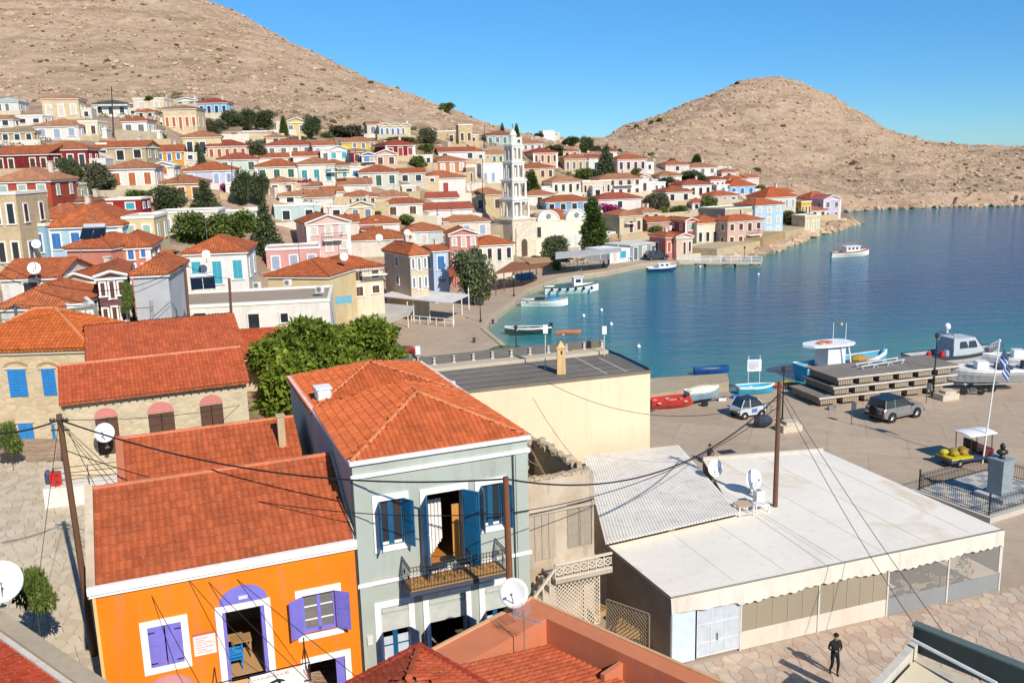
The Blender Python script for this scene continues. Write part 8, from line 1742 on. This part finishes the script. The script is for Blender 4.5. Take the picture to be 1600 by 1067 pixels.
tree('round',905,926,212,238,'dark oval tree on the saddle beside the conifer')
tree('grey',924,942,218,232,'pale bush beyond the conifer on the saddle')
tree('round',836,850,203,212,'dark bush beside the tiny white chapel')
tree('bush',898,930,262,280,'dark green bush in front of the beige pink house')
tree('cypress',1080,1097,238,260,'dark tree leaning above the white house with arched windows')
tree('grey',1002,1028,298,330,'grey green tree with yellow leaves beside the large white house')
tree('bush',1028,1046,322,340,'dark green shrub below the pyramid roofed cream house')
tree('grey',1026,1048,296,330,'grey tree on the near side of the pyramid roofed cream house')
tree('bush',1044,1082,320,334,'clipped dark hedge in front of the pyramid roofed cream house')
tree('round',1063,1100,266,288,'dark tree behind the arched windows house')
tree('round',1032,1056,276,294,'dark tree beside the small glass fronted house')
tree('bush',1094,1122,306,334,'green bush above the cream waterfront house')
tree('grey',1108,1134,318,342,'grey bush behind the flat stone coloured house')
tree('grey',1222,1258,324,354,'drooping grey tamarisk by the rocky shore')
tree('bush',1176,1200,288,306,'green bush behind the steep pyramid roof')
tree('bush',1010,1040,353,372,'green bush in front of the dusky pink blank house')
tree('bush',985,1004,262,272,'small green bush at the foot of the pale pink house')
tree('mag',458,502,278,298,'bright magenta bougainvillea in mid village')
tree('mag',934,968,314,332,'dark magenta bougainvillea beside the beige stone house')
tree('mag',345,366,284,298,'pinkish bougainvillea on the lavender house')
tree('mag',306,322,190,206,'dull pink bougainvillea under the five windowed mansion')
tree('mag',234,262,398,420,'dark red creeper beside the small pink house',Y=88)
tree('bush',192,212,440,490,'dark green creeper climbing beside the dusky purple house',Y=69.5)
tree('bush',55,110,322,348,'green bush under the salmon red house balcony',Y=108)
tree('bush',100,152,326,342,'dark hedge above the wide orange roof',Y=106)
tree('bush',175,240,297,312,'green hedge on the bank below the white house with brown shutters')
tree('bush',225,240,150,158,'row of terrace plants at the top of the village',Y=184)
tree('bush',196,216,192,206,'shrubs beside the small white two storey house')
tree('bush',240,262,206,222,'grey green shrubs below the cream mansion')
tree('bush',270,285,228,245,'green shrub beside the yellow orange house')
tree('bush',0,35,660,712,'leafy green plant in front of the blue shuttered stone house',Y=48)
tree('bush',30,85,888,960,'dark broad leaved shrub behind the large pale dish',Y=30)
tree('bush',860,880,408,422,'low shrub in front of the churchyard wall',zfix=0)
tree('bush',825,850,400,412,'green shrub behind the brown pergola',zfix=0)
tree('bush',190,205,470,490,'green potted plants at the dusky purple house door',Y=66)
# skyline shrubs of the right hill
for (px, py), w in zip(((1018, 189), (1030, 186), (994, 195), (968, 200), (950, 205)), ('second highest', 'highest', 'middle', 'second lowest', 'lowest')): tree('bush', px-5, px+5, py-7, py, w+' of the five small shrubs on the ridge line of the right hill', 'shrubs on the skyline of the right hill')
# big ficus: one tree of two lobes
rt = thing('ficus_tree', (-14.5, 63, 2.6), 'large glossy green tree of two rounded crowns between stone house and plaza', 'tree')
def lobes(cs, seed):
    r = np.random.RandomState(seed); out = []
    for (x, y, z, R, H_) in cs:
        out.append((x, y, z, R*.75, R*.7, H_*.75))
        for i in range(34):
            d = r.randn(3); d /= np.linalg.norm(d); out.append((x+d[0]*R*.78, y+d[1]*R*.7, z+d[2]*H_*.78, R*.3, R*.3, R*.26))
    return out
c1 = PY(470, 560, 62); c2 = PY(570, 555, 68); c3 = PY(455, 610, 58); c4 = PY(520, 590, 62)
L_ = lobes([(c1[0], c1[1], c1[2], 3.3, 2.9), (c2[0], c2[1], c2[2], 3.4, 2.6), (c3[0], c3[1], c3[2], 2.5, 2.4), (c4[0], c4[1], c4[2], 2.8, 2.0)], 4)
leaf_cloud('crown', L_, 46000, .42, FICUS, rt, shell=.6, elong=2.0, droop=.15).location = tuple(-ORG[rt.name])
m = MB()
for c in (c1, c2, c3): m.tube((c[0], c[1], 1.0), (c[0]-.3, c[1], c[2]), .28, .12, n=8)
m.build('trunk', BARK, rt)
# village ground cover: dry grass and small scrub between the houses
N = 2600; X = RS.uniform(-90, 120, N); Y = RS.uniform(70, 270, N); k = (~inpoly(X, Y, WATERPOLY)) & (~inpoly(X, Y, QUAYPOLY)) & (rbf(X, Y) > 1.2) & (vnoise(X, Y, 14, 41) > .5); X, Y = X[k], Y[k]; n = len(X); Z = tz(X, Y)
bl = np.stack([X, Y, Z+.15, .5+RS.rand(n)*.9, .5+RS.rand(n)*.9, .3+RS.rand(n)*.5], -1); o = leaf_cloud('garden_scrub', bl, 60000, .34, foliage('47502c', '848358', 'garden'), None); tag(o, 'low garden scrub and weeds between the village houses', 'scrub', None, 'stuff')

# ---------------------------------------------------------------- poles, cables
def pole(px, pyb, pyt, label, Y=None, zb=None, r=.13, col='6b4a33', px2=None, arms=0):
    b = P(px, pyb, zb) if zb is not None else (PY(px, pyb, Y) if Y else hit(px, pyb)); t = PY(px2 if px2 is not None else px, pyt, b[1]+.3); o = thing('utility_pole', b, label, 'utility pole', 'wooden and metal utility poles'); m = MB(); m.tube(b-[0, 0, 1.0], t, r, r*.75, n=10); m.build('pole', wood(col), o)
    if arms:
        a = MB()
        for k in range(arms): z = t[2]-.25-.35*k; a.tube((t[0]-.35, t[1]-.05, z), (t[0]+.35, t[1]-.05, z), .03)
        for k in range(6): a.lathe((t[0]-.3+.12*k, t[1]-.08, t[2]-.22), [(.04, 0), (.05, .05), (.02, .1)], 8)
        a.build('crossarm', paint('3a3c3e', .5), o)
    return b, t
bL, tL = pole(150, 1035, 647, 'leaning wooden utility pole with tangled cables beside the orange house', zb=1.0, px2=92, arms=2, r=.14)
bR, tR = pole(1211, 790, 597, 'wooden utility pole rising through the taverna roof', zb=3.0, px2=1218, arms=1, r=.13); 
pb = P(797, 925, 4.2); t_ = PY(790, 745, 27.9); o = thing('utility_pole', (pb[0], 27.8, 0), 'brown wooden pole in front of the grey green house and its balcony', 'utility pole', 'wooden and metal utility poles'); m = MB(); b_ = PY(797, 930, 27.8); d_ = t_-b_; m.tube(t_-d_*2.2, t_, .15, .1, n=10); m.build('pole', wood('7a4a2a'), o); t3 = t_
bA, tA_ = pole(296, 512, 412, 'brown wooden pole taller of the pair before the long white building', Y=69, px2=288, arms=1); bB, tB_ = pole(363, 530, 435, 'brown wooden pole second of the pair before the long white building', Y=72, px2=358)
bC, tC = pole(28, 512, 475, 'grey metal pole above the weathered hipped roof', Y=60, px2=23, col='5a5c5e', arms=1); bD, tD = pole(177, 215, 136, 'tall thin dark pole beside the dark veranda house', px2=174, col='3c3634'); bE, tE = pole(236, 512, 470, 'pale steel flue pipe behind the orange roofs', Y=62, col='9a9c9c')
for px, yb_, yt_, lab in ((555,262,232,'thin pole in front of the sky blue house'),(683,358,325,'thin pole beside the long blank white house'),(362,300,254,'thin pole behind the conifers'),(1006,268,225,'tall dark street light pole under the right hill'),(754,332,248,'thin dark pole beside the narrow grey stone house'),(757,232,196,'thin pole below the thin cypresses'),(1230,310,278,'thin pole above the steep pyramid roof'),(946,372,325,'dark pole beside the broad cypress'),(1167,305,276,'thin pole by the light blue house'),(806,400,358,'dark pole at the foot of the bell tower'),(140,345,262,'leaning thin pole beside the olive green tree'),(621,455,392,'dark pole against the stone coloured corner house'),(278,318,275,'thin pole beside the peach coloured house')):
    pole(px, yb_, yt_, lab, r=.09, col='4a4038')
Lp = tL+np.array([0, -.05, -.2]); 
t3p = np.array(t3)+[0, -.05, -.05]; wire(Lp, t3p, through=737, r=.032, label='thick black cable sagging from the leaning pole to the pole before the grey green house'); wire(t3p, tR+np.array([0, 0, -.6]), through=733, r=.032, label='thick black cable rising from the brown balcony pole to the taverna pole'); wire(Lp+np.array([.1, 0, -1.2]), t3p+np.array([0, 0, -1.2]), sag=.9, r=.018, label='thinner second cable below the thick one before the orange house'); wire(t3p+np.array([0, 0, -1.2]), tR+np.array([0, 0, -1.2]), sag=.9, r=.016, label='thinner second cable crossing before the ruin')
wire(Lp, PY(-40, 676, 30), sag=.2, r=.035, label='thick black cable from the leaning pole out of the picture')
wire(Lp, SF.w(SW*.95, -.05, 7.0), sag=.25, r=.014, label='thin grey cable from the leaning pole to the pale stone house')
for i, (x, y, Yv) in enumerate(((470, 1100, 24), (520, 1100, 24.5), (600, 1090, 25), (330, 1100, 24))): wire(Lp+np.array([.1*i, -.1, -.1*i]), PY(x, y, Yv), sag=.25, r=.012, label='thin cable from the leaning pole %s over the orange house' % ('slanting', 'running second', 'running farthest', 'dropping steepest')[i])
wire(Lp, bL+np.array([-2.2, -1, .1]), sag=0, r=.012, label='stay wire of the leaning pole down to the street')
wire(tR+np.array([-.1, 0, -.9]), PY(855, 597, 47.8), sag=1.3, r=.015, label='thin cable from the taverna pole to the yellow building wall')
wire(tR+np.array([0, 0, -.5]), PY(1445, 1000, 29), sag=.4, r=.014, label='thin cable from the taverna pole down to the green edged corner'); wire(tR+np.array([.1, 0, -.4]), PY(1560, 1100, 27), sag=.4, r=.014, label='second thin cable from the taverna pole toward the sun sail')
wire(PY(-20, 402, 60), tA_, sag=2.2, r=.025, label='cable crossing before the dusky purple house to the taller brown pole'); wire(PY(-20, 420, 50), PY(240, 480, 62), sag=.8, r=.022, label='cable crossing the pale green hipped house roof'); wire(tC, tA_+np.array([0, 0, -.3]), sag=1.2, r=.02, label='cable between grey metal pole and taller brown pole'); wire(tA_, tB_, sag=.3, r=.02, label='short cable between the pair of brown poles'); wire(PY(-20, 492, 55), tC, sag=.2, r=.025, label='cable from the picture edge to the grey metal pole')
# roof dishes and solar heater in the near quarter
def roofdish(px, py, Y, r, lab, fac=20): q = PY(px, py, Y); dish((q[0], q[1], q[2]-.75), fac, r, lab, .75, .3)
roofdish(54, 420, 72, .5, 'large white dish on the long orange roof beside the beige pediment'); roofdish(57, 382, 90, .45, 'white dish on the light blue wing'); roofdish(322, 398, 90, .42, 'white dish at the eave of the turquoise shuttered house'); roofdish(537, 402, 96, .45, 'white dish above the cream house with brown balcony doors'); roofdish(592, 372, 112, .45, 'white dish on the long orange roof in mid village'); roofdish(636, 364, 126, .45, 'white dish on the pale grey green house')
def solar(px, py, Y, lab, yaw=10, k=1.0):
    q = PY(px, py, Y); o = thing('solar_heater', q, lab, 'solar water heater', 'solar water heaters'); f = Frame(q, yaw); z = q[2]; P_ = paint('1c2530', .15)
    for i in range(2): m = MB(); m.hexa([f.w(s, t, z+zz) for dz in (0, .07) for s, t, zz in ((-1.05*k+i*1.07*k, -.8*k, .1+dz), (-.03+i*1.07*k, -.8*k, .1+dz), (-.03+i*1.07*k, .6*k, 1.0*k+dz), (-1.05*k+i*1.07*k, .6*k, 1.0*k+dz))]); m.build('collector_panel', P_, o)
    m = MB(); m.tube(f.w(-.95*k, .8*k, z+1.15*k), f.w(.95*k, .8*k, z+1.15*k), .27*k, n=14); m.build('tank', paint('d9dbdc', .3, .3), o); m = MB()
    for s in (-.9*k, .9*k): m.tube(f.w(s, .6*k, z), f.w(s, .75*k, z+1.0*k), .03); m.tube(f.w(s, -.8*k, z), f.w(s, .6*k, z+.95*k), .03)
    m.build('stand', paint('8a8c8e', .4, .5), o)
solar(147, 374, 84, 'solar water heater on the salmon house orange roof'); solar(318, 452, 73, 'solar water heater on the flat roof beside the taller brown pole', 20, .9); solar(160, 545, 56, 'silver solar heater between the stone houses', -30, .7)
for px, py, Y, lab in ((402, 450, 90, 'air conditioner on the flat roof by the turquoise shuttered house'), (450, 446, 90, 'air conditioner on the cream yellow wall'), (500, 457, 84, 'grey air conditioner at the far end of the flat roof')): q = PY(px, py, Y); aircon(q, 8, lab)
# grilled windows of the long white flat building
wf = [o for o in COL.objects if o.get('label', '').startswith('long white flat roofed building')][0]
fr_ = Frame(PY(386, 532, 80), 9)
for x, w_, y0, y1 in ((312, 1.0, 490, 515), (355, .9, 490, 516), (396, .9, 490, 516), (444, .6, 490, 503)):
    s, z1 = fr_.pix(x, y0); _, z0 = fr_.pix(x, y1); put_window(wf, fr_, s, z0, w_, z1-z0, 'k', 'e6e0d4', t=-.06)
    m = MB()
    for k in range(5): a = s-w_/2+w_*k/4; m.tube(fr_.w(a, -.14, z0), fr_.w(a, -.14, z1), .02, n=4)
    m.build('window_grille', paint(IRON), wf)
for x0, x1 in ((352, 364), (378, 412)):
    s0, zb_ = fr_.pix(x0, 530); s1, _ = fr_.pix(x1, 530); m = MB()
    for z in (zb_+.1, zb_+.85): m.tube(fr_.w(s0, -.7, z), fr_.w(s1, -.7, z), .03)
    for k in range(int((s1-s0)/.15)): m.tube(fr_.w(s0+k*.15, -.7, zb_), fr_.w(s0+k*.15, -.7, zb_+.9), .02, n=4)
    m.build('railing', paint('e9e6e0'), wf)
q = PY(462, 500, 60)
bs = thing('shop_sign', PY(535, 468, 86), 'pale turquoise sign board on the side wall beside the flat roof', 'sign'); f = Frame(PY(525, 476, 84), 30); m = MB(); m.fb(f, 0, 1.6, 0, .06, f.pix(525, 476)[1], f.pix(525, 464)[1]); m.build('board', paint('6fa8b8'), bs)
# ---------------------------------------------------------------- terrace walls, promenade clutter
def twall(x0, y0, x1, y1, h, label, col='d9c8a8', stone=True):
    a, b = hit(x0, y0), hit(x1, y1); c = (a+b)/2; d = (b-a)[:2]; d /= np.linalg.norm(d); n = np.array([-d[1], d[0]]); w = thing('terrace_wall', c, label, 'terrace wall', 'retaining walls between the houses'); m = MB(); za, zb = a[2], b[2]
    A = [a[:2], b[:2], b[:2]+n*1.2, a[:2]+n*1.2]; z = [za, zb, zb, za]; m.hexa([(p[0], p[1], q-5) for p, q in zip(A, z)]+[(p[0], p[1], q+h) for p, q in zip(A, z)]); m.build('masonry', stonewall(col, 1.8) if stone else plaster(col, .5), w)
for a in ((590,222,650,224,1.8,'cream terrace wall below the triple gabled house'),(640,214,700,232,1.6,'sloping stone wall beside the grey brush below the hill'),(372,222,440,224,2.0,'long stone wall below the dark grove'),(190,222,262,226,2.2,'stone wall under the cream mansion'),(145,252,170,262,1.5,'short white wall beside the beige stone house','eee6d8',False),(160,318,250,316,1.8,'stone bank wall below the white house with brown shutters'),(455,300,500,302,1.6,'wall under the magenta bougainvillea'),(640,352,670,352,2.0,'pale wall beside the long blank white house','e9e2d4',False),(735,292,760,294,2.0,'stone wall below the white cube house'),(925,310,960,312,1.6,'stone wall in front of the balustraded house'),(945,378,1030,372,1.5,'beige garden wall below the beige stone house','d8b993',False),(1020,346,1090,340,1.6,'stone wall below the clipped hedge'),(1108,322,1160,324,2.0,'pale wall above the large flat stone coloured house','d9cbb0',False),(790,345,850,342,2.0,'wall between the bell tower and the sky blue house'),(430,310,470,312,1.8,'white garden wall beside the cream arched windows house','eee7da',False),(250,325,300,326,1.6,'garden wall below the peach coloured house','e6dac4',False),(545,402,640,398,2.2,'long pale terrace wall with potted greenery','e8dfcd',False),(700,285,745,290,1.6,'wall beside the narrow grey stone house'),(1125,312,1180,310,1.4,'wall below the light blue house','e3d8c4',False)):
    twall(*a)
# boxes and tables of the promenade cafes
BLU2 = paint('2a62b8', .6)
rr = random.Random(11)
spots = [(1008, 404), (985, 408), (925, 420), (915, 413), (905, 409), (893, 414), (880, 420)]
names = ('closest to the grey blue shop', 'in front of the white shop', 'beside the awning post', 'under the middle of the grey awning', 'deep under the grey awning', 'at the tan pergola end of the awning', 'beside the second olive tree')
for (px, py), nm in zip(spots, names):
    q = P(px, py, 0); t_ = thing('cafe_table', q, 'promenade cafe table '+nm, 'table', 'promenade cafe tables'); m = MB(); m.box(q+[0, 0, .74], (.8, .8, .05)); m.build('tabletop', paint('e6e2d8'), t_)
    for a, b in ((-.35, -.35), (.35, -.35), (-.35, .35), (.35, .35)): m = MB(); m.tube(q+[a, b, 0], q+[a, b, .72], .03, n=4); m.build('leg', paint('5a4a3a'), t_)
def parked(label, px, py, hd, body, roofc):
    q = P(px, py, 0); o = dup(sv, q, radians(hd), label)
    for c in o.children:
        if c.name.startswith('body'): me = c.data.copy(); me.materials[0] = paint(body, .3, .3); c.data = me
        if c.name.startswith('roof'): me = c.data.copy(); me.materials[0] = paint(roofc, .3, .3); c.data = me
    return o
parked('dark car parked close to the grey blue waterfront shop', 1026, 406, 8, '4a4f55', '3a3e44')
for px, py, hd, lab in ((943, 417, 70, 'scooter parked at the end of the grey awning'), (951, 415, 80, 'second scooter by the white waterfront shop'), (1128, 399, 20, 'motorcycle on the quay by the pink waterfront house')):
    o = [x for x in COL.objects if x.name.startswith('motorcycle') and x.parent is None][0]; dup(o, P(px, py, 0), radians(hd), lab)
yb_ = thing('yellow_bench', P(757, 466, 0), 'yellow wooden bench beside the round olive tree', 'bench'); q = P(759, 468, 0); m = MB(); m.box(q+[0, 0, .45], (.5, 2.2, .08), -.5); m.build('seat', paint('d9a83a', .6), yb_); m = MB(); m.box(q+[-.25, 0, .8], (.07, 2.2, .5), -.5); m.build('backrest', paint('d9a83a', .6), yb_)
for s in (-.8, .8): m = MB(); m.box(q+[s*.48, s*.87, .2], (.4, .08, .42), -.5); m.build('leg', paint('7a6a4a'), yb_)
bl = thing('blue_boat_stand', P(872, 412, 0), 'upright blue box by the promenade under the second olive tree', 'box'); q = P(873, 412, 0); m = MB(); m.box(q+[0, 0, .7], (.9, .7, 1.4)); m.build('body', BLU2, bl); m = MB(); m.box(q+[0, 0, 1.44], (1.0, .8, .08)); m.build('lid', paint('e6e6e6'), bl)
bt = thing('blue_market_table', P(815, 440, 0), 'blue covered table under the brown pergola', 'table'); q = P(820, 437, 0); m = MB(); m.box(q+[0, .6, .5], (3.0, .9, 1.0), .6); m.build('cover', paint('2f7fb0', .8), bt)
for i, (px, py) in enumerate(((776, 452), (792, 446), (806, 441))):
    q = P(px, py, 0); t_ = thing('pergola_table', q, 'wooden table under the brown pergola %s' % ('closest to the round olive tree', 'in the middle', 'next to the blue covered table')[i], 'table', 'tables under the brown pergola'); m = MB(); m.box(q+[-1, .5, .74], (.9, .9, .06)); m.build('tabletop', wood('7a5236'), t_); m = MB(); m.tube(q+[-1, .5, 0], q+[-1, .5, .72], .06); m.build('pedestal', wood('5a3a26'), t_)
# low plaza objects: red buoy ring and bollards
rg = thing('red_car', P(636, 548, 0), 'red small car nose showing beyond the big glossy tree', 'car'); parked_ = None
bpy.data.objects.remove(rg); parked('red car half hidden behind the big glossy tree', 618, 560, 20, 'a82820', '7a1c18')
for px, py, nm in ((741, 535, 'middle'), (770, 506, 'kerb corner')):
    q = P(px, py, 0); o = thing('bollard', q, 'squat iron mooring bollard at the %s of the plaza edge' % nm, 'bollard', 'mooring bollards'); m = MB(); m.lathe(q, [(.2, 0), (.16, .1), (.13, .35), (.2, .42), (.2, .5), (.08, .55)], 10); m.build('post', paint('3a3a3c'), o)

for i, (px, py, c_, lab) in enumerate(((1212, 606, 'd0582c', 'orange fishing net heap on the quay edge by the pontoons'), (1228, 603, 'c9a02c', 'yellow fishing net heap next to the orange one'), (1243, 606, '3a4a44', 'dark green net heap against the lowest pontoon'))):
    q = P(px, py, 0); o = thing('fishing_net_heap', q, lab, 'fishing net', 'fishing nets on the quay'); m = MB(); m.ball(q+[0, 0, .12], .62, 10, (1.2, .9, .55)); m.ball(q+[.5, .1, .1], .4, 8, (1, 1, .5)); m.build('net', paint(c_, .95), o)
for i, (px, py, lab) in enumerate(((1150, 622, 'blue plastic fish crate beside the turquoise dinghy'), (1128, 626, 'white plastic fish crate between dinghy and covered boat'), (1300, 640, 'grey fish crate in the shadow of the pontoons'))):
    q = P(px, py, 0); o = thing('fish_crate', q, lab, 'crate', 'fish crates on the plaza'); cc = ('3a78b8', 'e6e6e2', '8a8c8c')[i]; m = MB(); m.box(q+[0, 0, .04], (.6, .4, .04))
    m.box(q+[0, .19, .15], (.6, .03, .26)); m.box(q+[0, -.19, .15], (.6, .03, .26)); m.box(q+[.29, 0, .15], (.03, .35, .26)); m.box(q+[-.29, 0, .15], (.03, .35, .26)); m.build('box', paint(cc), o)
